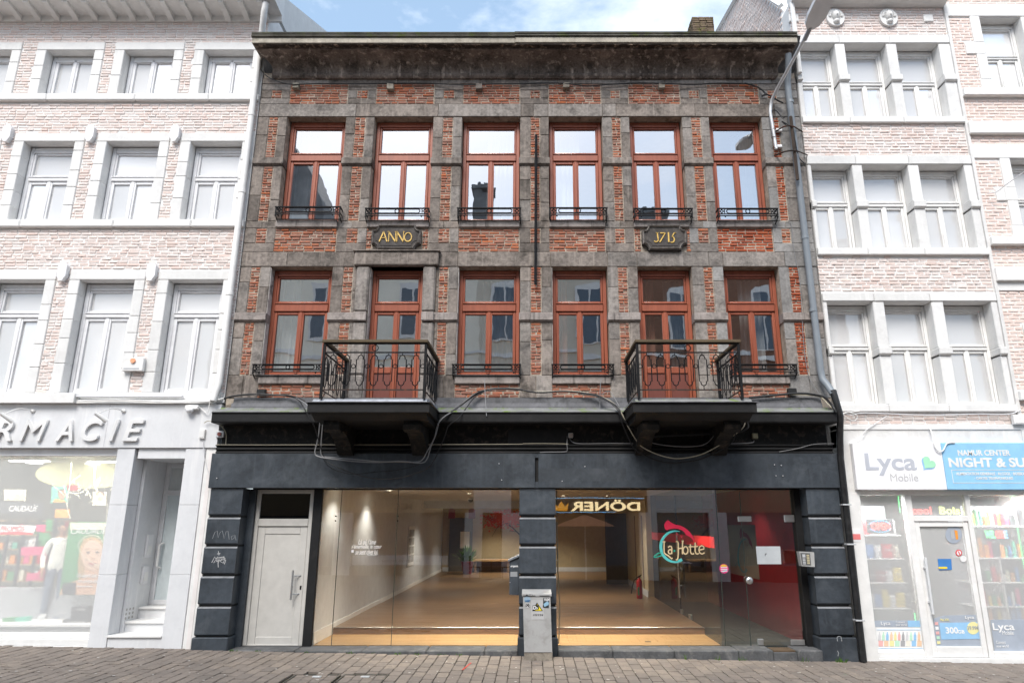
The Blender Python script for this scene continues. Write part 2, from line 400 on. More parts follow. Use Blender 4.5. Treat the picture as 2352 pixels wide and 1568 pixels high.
def course(x0, x1, z0, z1, cuts, y0=0.0, mfun=smat, b=.007):
    xs = [x0]+[c for c in cuts if x0 < c < x1]+[x1]
    for a, c in zip(xs, xs[1:]): stone(a, c, z0, z1, y0, m=mfun((a+c)/2, (z0+z1)/2), b=b)
def vstack(x0, x1, z0, z1, hmin=.38, hmax=.75, **k):
    z = z0
    while z < z1-.02:
        e = z+RND.uniform(hmin, hmax)
        if z1-e < .25: e = z1
        stone(x0, x1, z, e, m=smat((x0+x1)/2, z), **k); z = e

# piers -----------------------------------------------------------------
PUP = [XL]+[v for p in UP for v in p]+[XR]; PLO = [XL, LO[0][0], LO[0][1], -3.36, -1.84, LO[2][0], LO[2][1], LO[3][0], LO[3][1], LO[4][0], LO[4][1], LO[5][0], LO[5][1], XR]
SUP = [(-5.345, -5.155), (-3.60, -3.39), (-1.825, -1.62), (-.055, .135), (1.585, 1.765), (3.19, 3.385), (4.80, 4.965)]
SLO = [(-5.37, -5.19), (-3.61, -3.42), (-1.79, -1.61), (-.05, .152), (1.605, 1.79), (3.235, 3.41), (4.86, 5.05)]
for i in range(7):
    for (pp, ss, zb, im, zt) in ((PUP, SUP, 7.75, (8.94, 9.11), 10.04), (PLO, SLO, 4.70, (5.71, 5.89), 6.81)):
        a, b_ = pp[2*i], pp[2*i+1]; s0, s1 = ss[i]
        ea = -.003 if i else 0; eb = .003 if i < 6 else 0
        tm = 'brick_orange' if i == 6 else 'brick'
        for z0, z1 in ((zb, im[0]), (im[1], zt)):
            vstack(a+ea, s0, z0, z1); vstack(s1, b_+eb, z0, z1)
            bricks(s0+.006, s1, z0+.01, z1-.01, bw=.19, tagm=tm, jit=.5)
        ix = -.018 if i else 0; iy = .018 if i < 6 else 0
        mm = smat((a+b_)/2, im[0]) if zb > 6 else M['sill']
        ip = MB(); ip.box(a+ix, b_+iy, -.045, .285, im[0]+.03, im[1]-.004, .008); ip.prismx([(-.045, im[0]+.032), (-.006, im[0]+.003), (.28, im[0]+.003), (.28, im[0]+.032)], a+ix+.001, b_+iy-.001)
        ip.build('impost_stone', mm, house)
# lintel and string courses ----------------------------------------------
cuts_top = [-5.2, -3.61, -1.95, -.22, -.02, .28, 1.68, 3.3, 4.05]
course(XL, XR, 10.04, 10.335, [-3.6, -1.93, -.25, -.0, .3, 1.4, 1.68, 3.28, 4.9], -.012)
course(XL, XR, 6.81, 7.11, [-4.7, -3.36, -1.84, -1.44, .0, .33, 1.42, 1.98, 3.35, 3.62, 4.8], -.008)
course(XL, XR, 10.805, 10.94, [-4.9, -4.2, -3.4, -2.6, -1.9, -1.1, -.3, .5, 1.2, 2.0, 2.7, 3.5, 4.3, 4.9], -.004)
for i in range(7):
    a, b_ = PUP[2*i], PUP[2*i+1]; s0, s1 = SUP[i]
    # frieze zone under the cornice: blocks round a small brick square
    stone(a, b_, 10.335, 10.47, m=smat(a, 9)); stone(a, b_, 10.66, 10.805, m=smat(a, 9)); stone(a, s0-.01, 10.47, 10.66, m=smat(a, 9)); stone(s1+.01, b_, 10.47, 10.66, m=smat(a, 9)); bricks(s0, s1+.01, 10.475, 10.655, bw=.1)
    # sill course and spandrel zone
    stone(a-.0, s0+.09, 7.60, 7.75, m=smat(a, 7.7)); stone(s0+.09, b_, 7.60, 7.75, m=smat(a, 7.7))
    stone(a, b_, 7.11, 7.29, m=smat(a, 7.2)); stone(a, s0-.005, 7.29, 7.60, m=smat(a, 7.4)); stone(s1+.005, b_, 7.29, 7.60, m=smat(a, 7.4)); bricks(s0, s1+.005, 7.295, 7.595, bw=.17)
    a, b_ = PLO[2*i], PLO[2*i+1]
    stone(a, (a+b_)/2, 4.28, 4.70, m=smat(a, 4.4)); stone((a+b_)/2, b_, 4.28, 4.70, m=smat(a, 4.4))
for i in range(6):
    a, b_ = UP[i]; bricks(a+.01, b_-.005, 10.34, 10.80)
    if i == 1: bricks(-3.215, -3.11, 7.115, 7.595, bw=.1); bricks(-2.13, -2.02, 7.115, 7.595, bw=.1)
    elif i == 4: bricks(1.955, 2.075, 7.115, 7.595, bw=.1); bricks(2.945, 3.04, 7.115, 7.595, bw=.1)
    else: bricks(a+.0, b_+.0, 7.115, 7.595, tagm='brick_orange' if i == 5 else 'brick')
    sl = MB(); sl.box(a-.0, b_+.0, -.05, .27, 7.605, 7.755, .012); o = sl.build('window_sill', M['sill'], house)
    a, b_ = LO[i]
    if i not in (1, 4):
        MB().box(a-.0, b_+.0, -.045, .27, 4.535, 4.705, .012).build('window_sill', M['sill'], house)
        bricks(a, b_, 4.285, 4.53, tagm='brick')
# carved surround of the left balcony door
for x0, x1 in ((-3.355, -3.10), (-2.09, -1.845)):
    for z0, z1 in ((DOORZ, 4.7), (4.7, 5.70), (5.90, 6.80)):
        stone(x0, x1, z0, z1, -.06, .28, M['stone_mid'], b=.03)
    q = MB().box(x0+.01, x1-.004, -.10, .28, 5.715, 5.885, .012); q.build('impost_stone', M['sill'], house)
sf = MB(); sf.box(-3.40, -1.80, -.09, .28, 6.81, 7.085, .02); sf.box(-3.43, -1.77, -.12, .2, 7.086, 7.112, .006); sf.build('lintel_stone', M['stone'], house)
for x0, x1 in ((1.975, 1.99), (3.0, 3.015)):
    pass
# cornice ------------------------------------------------------------------
cx0, cx1 = -5.60, 5.26
prof = [(-.005, 10.90), (-.05, 10.905), (-.085, 10.94), (-.09, 10.98), (-.065, 11.02), (-.07, 11.045)]
for k in range(9):
    a = k/8*pi/2; prof.append((-.07-.36*(1-math.cos(a)), 11.045+.21*math.sin(a)))
prof += [(-.47, 11.262), (-.47, 11.30), (-.585, 11.305)]
cuts = [cx0, -4.5, -3.55, -2.7, -1.9, -.95, -.1, .55, 1.35, 2.0, 2.85, 3.4, 3.95, 4.45, cx1]
for a, b_ in zip(cuts, cuts[1:]):
    cb_ = MB().prismx(prof+[(-.585, 11.31), (.2, 11.31), (.2, 10.90)], a+.003, b_-.003)
    if a == cx0 or b_ == cx1: cb_.v = [((x+.30+y*.5 if y < .1 else x) if (a == cx0 and x < a+.01) else ((x-.30-y*.5 if y < .1 else x) if (b_ == cx1 and x > b_-.01) else x), y, z) for x, y, z in cb_.v]
    cb_.build('cornice_block', M['coveside'], house)
sof = MB(); n_ = 90
for i in range(n_):                       # flaking underside of the corona
    xa_, xb_ = cx0+.03+(cx1-cx0-.06)*i/n_, cx0+.03+(cx1-cx0-.06)*(i+1)/n_; d_ = RND.uniform(.0, .012)
    sof.box(xa_, xb_, -.583, -.478+RND.uniform(-.02, .01), 11.296-d_, 11.304, .003)
sof.build('corona_soffit', M['soffit'], house)
xs = [(-5.60, -.36), (-.36, cx1)]
for a, b_ in xs:
    dz = 0 if a < -1 else .012
    MB().box(a, b_-.004, -.605-dz*.3, .1, 11.312+dz, 11.43+dz, .006).build('cornice_board', M['cornicewood'], house)
    MB().prismx([(-.61, 11.434+dz), (-.64, 11.45+dz), (-.64, 11.475+dz), (-.60, 11.49+dz), (-.635, 11.50+dz), (-.645, 11.535+dz), (-.60, 11.555+dz), (.1, 11.56+dz), (.1, 11.434+dz)], a-.01, b_-.002).build('gutter_moulding', M['moss'], house)
MB().prismx([(-.5, 11.565), (.2, 11.6), (6, 14.0), (12, 11.4), (12, 10.8), (.3, 10.8)], XL+.02, XR-.02).build('roof', M['slate'], house)
ch = MB(); cbr = []
chim = MB().box(3.93, 4.40, 2.0, 2.45, 12.2, 14.06).build('chimney', M['mortar'], house)
for i in range(14):
    z = 13.25+i*.062; x = 3.90-(i % 2)*.0
    while x < 4.42:
        xe = min(x+RND.uniform(.13, .2), 4.43); ch.box(x, xe-.008, 1.965+RND.uniform(-.01, .01), 2.1, z, z+.054, .008, .004, RND); x = xe
    y = 1.97
    while y < 2.48:
        ch.box(3.895+RND.uniform(-.008, .008), 4.0, y, y+.14, z, z+.054, .008, .004, RND); y += .15
    # ragged top
o = ch.build('brickwork', surf('mossy_chimney_brick', (.16, .12, .085), .4, 6, .95, .6, 40, .1, dirt=(.12, .13, .03), dirtamt=.8), chim); o['kind'] = 'stuff'
# putlog stubs under the cornice
for i, (px, py) in enumerate(((679, 197), (896, 199), (1100, 199), (1301, 196), (1520, 197))):
    p = P(px, py, -.08); MB().box(p.x-.065, p.x+.065, -.1, .05, p.z-.06, p.z+.06, .008, .006, RND).build('corbel_stone', surf('pale_corbel', (.26, .235, .19), .3, 5, .9, .4, 50, .2, dirt=(.09, .08, .06), dirtamt=.6) if i == 0 else (M['concrete'] if i != 2 else M['stone']), house)

# ------------------------------------------------------------------ bricks out
unit = []
for k in range(5):
    unit.append(MB().box(-.5, .5, -.5, .5, -.5, .5, .0).v)
def unit_brick(k):
    r = random.Random(k); b = MB(); b.box(-.5, .5, -.5, .5, -.5, .5, .0)
    vs = []
    m = MB(); m.box(-.5, .5, -.5, .5, -.5, .5, .10)
    m.v = [(x+r.uniform(-.02, .02), y+r.uniform(-.05, .05), z+r.uniform(-.07, .07)) for x, y, z in m.v]
    return m.mesh('brick')
def place_bricks(lst, parent, mats, keyf, limit=300, depth=.10, stuffname='brickwork'):
    ub = {t_: [unit_brick(k) for k in range(5)] for t_ in mats}
    for t_ in ub:
        for me in ub[t_]: me.materials.append(mats[t_])
    lst = sorted(lst, key=keyf)
    for (x0, x1, z0, z1, y, tg) in lst[:limit]:
        o = bpy.data.objects.new('brick', RND.choice(ub[tg])); col.objects.link(o); o.parent = parent; o.matrix_parent_inverse = parent_inv(parent)
        o.location = ((x0+x1)/2, y+depth/2, (z0+z1)/2); o.scale = (x1-x0, depth, z1-z0)
    for tg in mats:
        b = MB()
        for (x0, x1, z0, z1, y, t_) in lst[limit:]:
            if t_ == tg: b.box(x0, x1, y, y+depth, z0, z1, min(.008, (z1-z0)*.2), .004, RND)
        if b.v:
            me = b.mesh(stuffname, calc=False); me.materials.append(mats[tg]); o = link(stuffname, me, parent, 'stuff')
place_bricks(BR, house, {'brick': M['brick'], 'brick_orange': M['brick_orange']}, lambda q: q[2]-3*(q[1]-q[0]))

# ------------------------------------------------------------------ windows
def pane(x0, x1, z0, z1, y, m, parent, name='pane', tilt=.5):
    cx, cz = (x0+x1)/2, (z0+z1)/2; tx, tz = math.tan(R(RND.uniform(-tilt, tilt))), math.tan(R(RND.uniform(-tilt, tilt)))
    f = lambda x, z: y+(x-cx)*tx+(z-cz)*tz
    b = MB(); b.v = [(x, f(x, z), z) for x, z in ((x0, z0), (x1, z0), (x1, z1), (x0, z1))]; b.f = [(0, 1, 2, 3)]
    return b.build(name, m, parent)
def frame_ring(b, x0, x1, z0, z1, t, y0, y1, bev=.008, tb=None):
    tb = t if tb is None else tb
    b.box(x0, x0+t, y0, y1, z0, z1, bev); b.box(x1-t, x1, y0, y1, z0, z1, bev)
    b.box(x0+t, x1-t, y0+.002, y1, z1-t, z1, bev); b.box(x0+t, x1-t, y0+.002, y1, z0, z0+tb, bev)
def window(parent, x0, x1, z0, z1, zt0, zt1, m, gm, yf=.19, door=False, ft=.07, st=.055, zpan=None, tilt=.25, leaves=2):
    """casement with top light: zt0..zt1 is the transom bar"""
    b = MB(); frame_ring(b, x0, x1, z0, z1, ft, yf, yf+.09)
    b.box(x0+ft, x1-ft, yf-.012, yf+.085, z1-ft-.05, z1-ft-.001, .006)
    if zt0: b.box(x0+ft-.002, x1-ft+.002, yf-.022, yf+.088, zt0, zt1, .012); b.box(x0+ft, x1-ft, yf-.04, yf+.05, zt1-.022, zt1-.004, .006)
    win = b.build('balcony_door' if door else 'window', m, parent, True)
    top = zt0 if zt0 else z1-ft
    if zt0:
        s_ = MB(); frame_ring(s_, x0+ft+.002, x1-ft-.002, zt1+.002, z1-ft-.05, st*.7, yf+.012, yf+.07); s_.build('sash', m, win, True)
        pane(x0+ft+st*.5, x1-ft-st*.5, zt1+.02, z1-ft-.06, yf+.05, gm, win, 'pane', tilt)
    xm = (x0+x1)/2; spans = ((x0+ft+.002, xm-.002), (xm+.002, x1-ft-.002)) if leaves == 2 else ((x0+ft+.002, x1-ft-.002),)
    for a, c in spans:
        s_ = MB(); zb = z0+ft*.5
        if zpan:
            frame_ring(s_, a, c, zb, top-.003, st, yf+.006, yf+.07); s_.box(a+st, c-st, yf+.008, yf+.068, zpan, zpan+.12, .008)
            sh = s_.build('sash', m, win, True); MB().box(a+st, c-st, yf+.03, yf+.05, zb+st, zpan).build('door_panel', M['panelwood'], win)
            pane(a+st*.8, c-st*.8, zpan+.1, top-st*.8, yf+.045, gm, win, 'pane', tilt)
        else:
            frame_ring(s_, a, c, zb, top-.003, st, yf+.006, yf+.07); s_.build('sash', m, win, True)
            pane(a+st*.8, c-st*.8, zb+st*.8, top-st*.8, yf+.045, gm, win, 'pane', tilt)
    if leaves == 2: MB().box(xm-.03, xm+.03, yf-.012, yf+.03, z0+ft*.5, top-.004, .01).build('meeting_stile', m, win, True)
    return win
for i, (a, b_) in enumerate(UP): window(house, a+.015, b_-.012, 7.79, 10.035, 9.14, 9.305, M['mahogany'], M['winglass'])
for i, (a, b_) in enumerate(LO):
    if i in (1, 4): window(house, a+.012, b_-.012, DOORZ+.02, 6.80, 5.97, 6.14, M['mahogany'], M['winglass'], door=True, zpan=4.78)
    else: window(house, a+.012, b_-.012, 4.725, 6.80, 5.97, 6.14, M['mahogany'], M['winglass'])
for i, side in ((0, 0), (1, 0), (2, 0), (3, 0)):
    a, b_ = LO[i]; MB().box(a+.004, a+.012, .015, .185, (DOORZ if i == 1 else 4.72), 6.79).build('reveal_plaster', M['flakepaint'], house)
# rooms behind the windows
for z0, z1, nm in ((4.05, 7.05, 'lower'), (7.2, 10.3, 'upper')):
    b = MB(); b.box(XL+.1, XR-.1, 4.2, 4.3, z0, z1); b.box(XL+.05, XL+.1, .37, 4.2, z0, z1); b.box(XR-.1, XR-.05, .37, 4.2, z0, z1)
    b.box(XL+.1, XR-.1, .37, 4.2, z0-.08, z0); b.box(XL+.1, XR-.1, .37, 4.2, z1, z1+.08)
    for x in (-3.5, -1.72, .03, 1.7, 3.3): b.box(x-.05, x+.05, .38, 4.2, z0, z1)
    b.build('room', M['roomwall'], house)
def curtain(x0, x1, z0, z1, y, m, label, waves=8, amp=.035):
    b = MB(); n = waves*6; b0 = 0
    for i in range(n+1):
        x = x0+(x1-x0)*i/n; yy = y+amp*math.sin(i/n*waves*2*pi)+amp*.4*math.sin(i*1.7)
        b.v += [(x, yy, z0), (x, yy*1.0, z1)]
    for i in range(n): b.f.append((2*i, 2*i+1, 2*i+3, 2*i+2))
    o = b.build('curtain', m, None, True); return tag(o, label, 'curtain', 'curtains behind the red wooden windows')
curtain(-4.9, -4.55, 4.75, 6.7, .5, M['curtain'], 'white curtain at the left of the first-floor window nearest the pharmacy', 4)
curtain(-1.0, -.33, 4.75, 6.7, .55, M['curtain'], 'white net curtain in the first-floor window left of the iron rod', 7)
curtain(.42, .66, 4.75, 6.7, .5, M['drape'], 'salmon drape in the first-floor window right of the iron rod', 3)
curtain(2.08, 2.35, 4.2, 6.7, .5, M['drape'], 'salmon drape behind the right balcony door', 3)
curtain(2.55, 2.9, 4.2, 6.7, .55, M['curtain'], 'white curtain behind the right balcony door', 4)
curtain(4.0, 4.45, 4.75, 6.7, .5, M['curtain'], 'white tied curtain in the first-floor window beside the downpipe', 5)
curtain(-4.88, -4.45, 7.85, 9.9, .5, M['curtain'], 'pale curtain in the top-floor window nearest the pharmacy', 4)
curtain(-.95, -.35, 7.85, 9.9, .5, M['curtain'], 'white net curtain in the top-floor window left of the iron rod', 7)
curtain(.4, .95, 7.85, 9.9, .5, M['curtain'], 'white net curtain in the top-floor window right of the iron rod', 6)
curtain(4.1, 4.55, 7.85, 9.9, .5, M['curtain'], 'pale curtain in the top-floor window beside the street lamp', 5)

# ------------------------------------------------------------------ window guards
def guard(x0, x1, z0, z1, depth, label=None):
    y = -depth; g = MB(); t = .012
    g.box(x0-.02, x1+.02, y-.018, y+.018, z1-.018, z1); g.box(x0, x1, y-.011, y+.011, z0+.07, z0+.085); g.box(x0, x1, y-.012, y+.012, z0+.035, z0+.047)
    for x in (x0, x1):
        g.box(x-.011, x+.011, y, .02, z1-.018, z1-.002); g.box(x-.009, x+.009, y, .02, z0+.07, z0+.085)
        g.tube([(x, y, z0+.04), (x, y*.5, z0-.03), (x, 0.02, z0-.06)], .011, 5)
        g.box(x-.011, x+.011, y-.011, y+.011, z0-.0, z1-.018)
    g.box(x0, x1, y*.45-.008, y*.45+.008, z0-.035, z0-.02)
    o = g.build('window_guard', M['iron'], house)
    h = (z1-z0-.1); zc = (z0+.085+z1-.018)/2; r = h*.5-.006; w_ = 2*r+.02
    s_ = MB()
    for sx, xx in ((1, x0), (-1, x1)):
        c = xx+sx*(w_/2+.012); s_.box(c+sx*w_/2-.006, c+sx*w_/2+.006, y-.007, y+.007, z0+.085, z1-.018)
        for q in range(4):            # concave star made of four quarter arcs
            ccx, ccz = c+(1 if q in (0, 3) else -1)*r, zc+(1 if q < 2 else -1)*r
            a0 = {0: pi, 1: 1.5*pi, 2: 0, 3: .5*pi}[q]
            s_.tube([(ccx+r*.92*math.cos(a0+k*pi/8), y, ccz+r*.92*math.sin(a0+k*pi/8)) for k in range(5)], .009, 4)
    xa, xb = x0+w_+.05, x1-w_-.05
    pts = [(xa+r-r*.95*math.sin(k*pi/6), y, zc+r*.9*math.cos(k*pi/6)) for k in range(7)]
    pts += [(xb-r+r*.95*math.sin(k*pi/6), y, zc-r*.9*math.cos(k*pi/6)) for k in range(7)]
    s_.tube(pts, .010, 4, True); s_.ring(((x0+x1)/2, y, zc), r*.92, .010, 14, k=4)
    s_.build('scrollwork', M['iron'], o)
    k_ = MB()
    for x in (x0+.01, x0+w_+.02, x1-w_-.02, x1-.01): k_.ball((x, y, z0+.025), .016, .016, .016, 6, 4)
    k_.build('knob', M['iron'], o)
for (a, b_), z in zip(((-4.95, -3.72), (-3.22, -2.02), (-1.45, -.25), (.325, 1.41), (1.945, 3.05), (3.555, 4.69)), (7.98, 7.95, 7.955, 7.96, 7.945, 7.945)): guard(a, b_, z-.2, z, .16)
for a, b_ in ((-5.08, -3.83), (-1.46, -.24), (.345, 1.45), (3.60, 4.77)): guard(a, b_, 4.70, 4.885, .11)

# ------------------------------------------------------------------ balconies
def balcony(x0, x1, rx0, rx1, mossy):
    yf = -1.42
    sl = MB(); sl.prismx([(yf, 3.80), (yf, 3.95), (-.05, 3.95), (-.05, 3.80)], x0, x1)
    bal = sl.build('balcony', M['shopblack'], house)
    ed = MB(); ed.box(x0-.03, x1+.03, yf-.035, -.05, 3.951, 3.966, .004); ed.build('drip_edge', M['lead'], bal)
    tp = MB(); tp.prismx([(yf+.03, 3.967), (yf+.12, 4.03), (-.0, 4.10), (-.0, 3.967)], x0+.05, x1-.05); tp.build('lead_deck', M['leadmoss'] if mossy else surf('pale_lead_deck', (.33, .35, .39), .3, 4, .6, .3, 30, .4, dirt=(.16, .17, .18), dirtamt=.6), bal)
    mo = MB(); mo.prismx([(yf+.06, 3.798), (-.05, 3.798), (-.05, 3.70), (yf+.25, 3.70), (yf+.12, 3.76)], x0+.05, x1-.05); mo.build('soffit_moulding', M['shopblack'], bal)
    for bx in (x0+.32, x1-.32):       # scroll brackets
        c = MB(); poly = [(-.03, 3.70), (yf+.30, 3.70), (yf+.26, 3.64), (yf+.30, 3.56), (yf+.42, 3.53), (yf+.58, 3.56), (-.55, 3.48), (-.36, 3.38), (-.26, 3.28), (-.2, 3.24), (-.03, 3.24)]
        c.prismx(poly, bx-.13, bx+.13)
        for sx in (-1, 1): c.prismx([(yf+.32+.09*math.cos(k*pi/5)+.06, 3.615+.07*math.sin(k*pi/5)) for k in range(10)], bx+sx*.13-.012, bx+sx*.13+.012)
        c.build('scroll_bracket', M['peeling'], bal)
    # railing
    zt, zb = 4.99, 4.17; yr = yf+.06
    rail = MB(); t = .02
    for x in (rx0, rx1): rail.box(x-t, x+t, yr-t, yr+t, 4.02, zt-.06); rail.box(x-t, x+t, -.08, -.04, 4.08, zt-.06)
    rail.box(rx0, rx1, yr-.012, yr+.012, zt-.062, zt-.042); rail.box(rx0, rx1, yr-.011, yr+.011, zt-.21, zt-.19); 
    for x in (rx0, rx1): rail.box(x-.012, x+.012, yr, -.03, zt-.062, zt-.042); rail.box(x-.011, x+.011, yr, -.03, zt-.21, zt-.19)
    rl = rail.build('railing', M['iron'], bal)
    br_ = MB(); br_.box(rx0, rx1, yr-.012, yr+.012, zb-.01, zb+.01)
    for x in (rx0, rx1): br_.tube([(x, yr, zb), (x, -.05, zb)], .011, 5); br_.tube([(x, yr+.03, 4.0), (x, yr+.22, zb)], .010, 5)
    br_.build('bottom_rail', M['rusty_iron'], rl)
    hr = MB(); hr.box(rx0-.035, rx1+.035, yr-.045, yr+.045, zt-.04, zt+.01, .006)
    for x in (rx0, rx1): hr.box(x-.04, x+.04, yr+.046, -.005, zt-.04, zt+.008, .006)
    hr.build('handrail', M['handrail'], bal)
    def motif(cx, cy, ax):
        b = MB(); f = (lambda u, z: (cx+u, cy, z)) if ax == 'x' else (lambda u, z: (cx, cy+u, z))
        h0, h1 = zb+.05, zt-.225; hw = .068; r_ = .048
        pts = [f(-hw, h1-.09), f(-hw, h0+.09), f(-r_, h0+.09)]
        pts += [f(-r_*math.cos(k*pi/6), h0+.075-.055*math.sin(k*pi/6)) for k in range(1, 6)]
        pts += [f(r_, h0+.09), f(hw, h0+.09), f(hw, h1-.09), f(r_, h1-.09)]
        pts += [f(r_*math.cos(k*pi/6), h1-.075+.055*math.sin(k*pi/6)) for k in range(1, 6)] + [f(-r_, h1-.09)]
        b.tube(pts, .0088, 4, True); b.tube([f(0, zb), f(0, h0+.02)], .007, 4); b.tube([f(0, h1-.02), f(0, zt-.2)], .006, 4)
        return b.build('baluster', M['iron'], rl)
    n = 7; p = (rx1-rx0)/ (n+.35)
    for k in range(n): motif(rx0+p*(k+.675), yr, 'x')
    rg = MB()
    for k in range(n+1): rg.ring((rx0+p*(k+.175), yr, 4.56), .033, .007, 10, k=4)
    rg.ring(((rx0+rx1)/2, yr, zt-.125), .05, .008, 12, k=4)
    m = 5; q = (-.06-yr)/(m+.2)
    for x in (rx0, rx1):
        for k in range(m): motif(x, yr+q*(k+.6), 'y')
        for k in range(m): rg.ring((x, yr+q*(k+1.1), 4.56), .030, .007, 10, 'x', 4)
    rg.build('ring', M['iron'], rl)
    return bal
b1 = balcony(-3.60, -1.66, -3.42, -1.76, False); lab(b1, 'balcony left of the iron rod, grey lead deck')
b2 = balcony(1.59, 3.56, 1.70, 3.36, True); lab(b2, 'balcony under the 1715 plaque, moss on its deck')

# ------------------------------------------------------------------ date plaques
def plaque(x0, x1, z0, z1, body, name):
    def octo(i, c):
        a, b_, e, f = x0+i, x1-i, z0+i, z1-i; out = []
        for (cx, cz, sx, sz) in ((a, e, 1, 1), (b_, e, -1, 1), (b_, f, -1, -1), (a, f, 1, -1)):
            arc = [(cx+sx*c*math.cos(k*pi/8), cz+sz*c*math.sin(k*pi/8)) for k in range(5)]
            if (sx*sz) > 0: arc = arc[::-1]
            out += arc
        return out
    o0 = MB().prism(octo(0, .12), -.07, .1).build('date_plaque', M['plaque'], house)
    for i, (ins, y) in enumerate(((.012, -.095),)):
        b = MB(); A, B = octo(ins, .12), octo(ins+.035, .105); n = len(A)
        for q, (yy) in enumerate((-.0,)):
            v0 = len(b.v); b.v += [(x, -.07, z) for x, z in A]+[(x, y-.01, z) for x, z in [((p_[0]+r_[0])/2, (p_[1]+r_[1])/2) for p_, r_ in zip(A, B)]]+[(x, -.07, z) for x, z in B]
            for k in range(n): b.f += [(v0+k, v0+(k+1)%n, v0+n+(k+1)%n, v0+n+k), (v0+n+k, v0+n+(k+1)%n, v0+2*n+(k+1)%n, v0+2*n+k)]
        b.build('plaque_moulding', M['stone_mid'], o0, True)
    MB().prism(octo(.085, .10), -.078, -.05).build('plaque_field', M['plaque'], o0)
    return o0
p1 = plaque(-3.10, -2.15, 7.125, 7.64, 'ANNO', 'a'); p2 = plaque(2.085, 2.945, 7.12, 7.635, '1715', 'b')
def serif_letter(parts, parent):
    """letters drawn as tapering strokes: list of polylines with half widths"""
    b = MB()
    for pl in parts:
        n0 = len(b.v); L_, Rr = [], []
        for i, (x, z, hw) in enumerate(pl):
            a = pl[max(i-1, 0)]; c = pl[min(i+1, len(pl)-1)]; dx, dz = c[0]-a[0], c[1]-a[1]; l_ = math.hypot(dx, dz) or 1
            L_.append((x-dz/l_*hw, z+dx/l_*hw)); Rr.append((x+dz/l_*hw, z-dx/l_*hw))
        for i in range(len(pl)-1): b.prism([L_[i], L_[i+1], Rr[i+1], Rr[i]], -.092, -.079)
    return b.build('gilt_letter', M['gold'], parent)
def arc(cx, cz, rx, rz, a0, a1, n, w0, w1=None, wm=None):
    out = []
    for k in range(n+1):
        t = k/n; a = R(a0+(a1-a0)*t); hw = w0 if wm is None else w0+(wm-w0)*math.sin(pi*t)
        out.append((cx+rx*math.cos(a), cz+rz*math.sin(a), hw))
    return out
z0, z1 = 7.285, 7.495
# A N N O
serif_letter([[(-2.945, z0, .011), (-2.868, z1, .011)], [(-2.868, z1, .009), (-2.795, z0, .012)], [(-2.915, z0+.075, .005), (-2.82, z0+.075, .005)]], p1)
serif_letter([[(-2.765, z0, .007), (-2.765, z1, .007)], [(-2.772, z1, .013), (-2.635, z0, .013)], [(-2.635, z0, .006), (-2.635, z1, .006)], [(-2.79, z1-.004, .005), (-2.755, z1-.004, .005)], [(-2.655, z1-.004, .005), (-2.615, z1-.004, .005)]], p1)
serif_letter([[(-2.61, z0, .007), (-2.61, z1, .007)], [(-2.617, z1, .013), (-2.485, z0, .013)], [(-2.485, z0, .006), (-2.485, z1, .006)], [(-2.5, z1-.004, .005), (-2.465, z1-.004, .005)]], p1)
serif_letter([arc(-2.398, (z0+z1)/2-.012, .068, .088, 90, 450, 22, .007, wm=.010)], p1)
# 1 7 1 5 (first figure with a hooked foot)
z0, z1 = 7.275, 7.475
serif_letter([[(2.375, z1, .011), (2.385, z0+.06, .011)], arc(2.345, z0+.05, .04, .045, 0, -150, 8, .009), [(2.35, z1-.006, .006), (2.395, z1-.006, .006)]], p2)
serif_letter([[(2.43, z1-.012, .011), (2.53, z1-.012, .009)], [(2.53, z1-.01, .008), (2.415, z0, .012)]], p2)
serif_letter([[(2.588, z0, .013), (2.588, z1, .013)]], p2)
serif_letter([[(2.73, z1-.008, .008), (2.695, z1-.012, .011), (2.655, z1-.09, .008)], arc(2.645, z0+.055, .05, .06, 80, -120, 10, .007, wm=.012), [(2.70, z1-.006, .006), (2.735, z1-.014, .004)]], p2)
# tie bar on the middle pier
tb = MB(); tb.tube([(.055, -.10, 9.56), (.052, -.11, 9.1), (.045, -.10, 7.6), (.04, -.09, 6.42)], .030, 6); tb.box(.02, .08, -.07, .0, 8.98, 9.03); tb.box(.02, .07, -.06, .0, 6.5, 6.55); tb.build('tie_rod', M['iron'], house)

# ------------------------------------------------------------------ shop cornice and fascia
X0, X1 = -5.585, 5.27
def run(name, prof, m, x0=X0, x1=X1, parent=house): return MB().prismx(prof, x0, x1).build(name, m, parent)
run('shop_cornice', [(-.05, 3.775), (-.40, 3.775), (-.41, 3.80), (-.41, 3.94), (-.43, 3.945), (-.43, 3.958), (-.05, 3.958)], M['shopblack'])
run('cornice_lead', [(-.425, 3.960), (-.39, 3.985), (-.12, 4.06), (-.10, 4.09), (.0, 4.09), (.0, 3.96)], M['leadmoss'])
run('flashing_board', [(-.11, 4.092), (-.10, 4.17), (-.02, 4.17), (-.02, 4.092)], M['lead'], X0+.18, X1-.1)
run('flashing_board', [(-.085, 4.172), (-.06, 4.275), (-.01, 4.285), (-.01, 4.172)], surf('weathered_board', (.10, .10, .105), .4, 3, .8, .4, 30, .3, dirt=(.03, .03, .03), dirtamt=.6), X0+.2, X1-.1)
run('shop_frieze', [(-.03, 3.43), (-.03, 3.78), (.2, 3.78), (.2, 3.43)], M['peeling'], X0+.05, X1-.05)
run('shop_frieze', [(-.05, 3.47), (-.05, 3.70), (-.028, 3.70), (-.028, 3.47)], M['shopblack'], -.45, .62)
run('moulding', [(-.05, 3.425), (-.135, 3.425), (-.135, 3.408), (-.09, 3.40), (-.12, 3.36), (-.12, 3.345), (-.08, 3.335), (-.11, 3.295), (-.11, 3.28), (.1, 3.28), (.1, 3.425)], M['shopblack'])
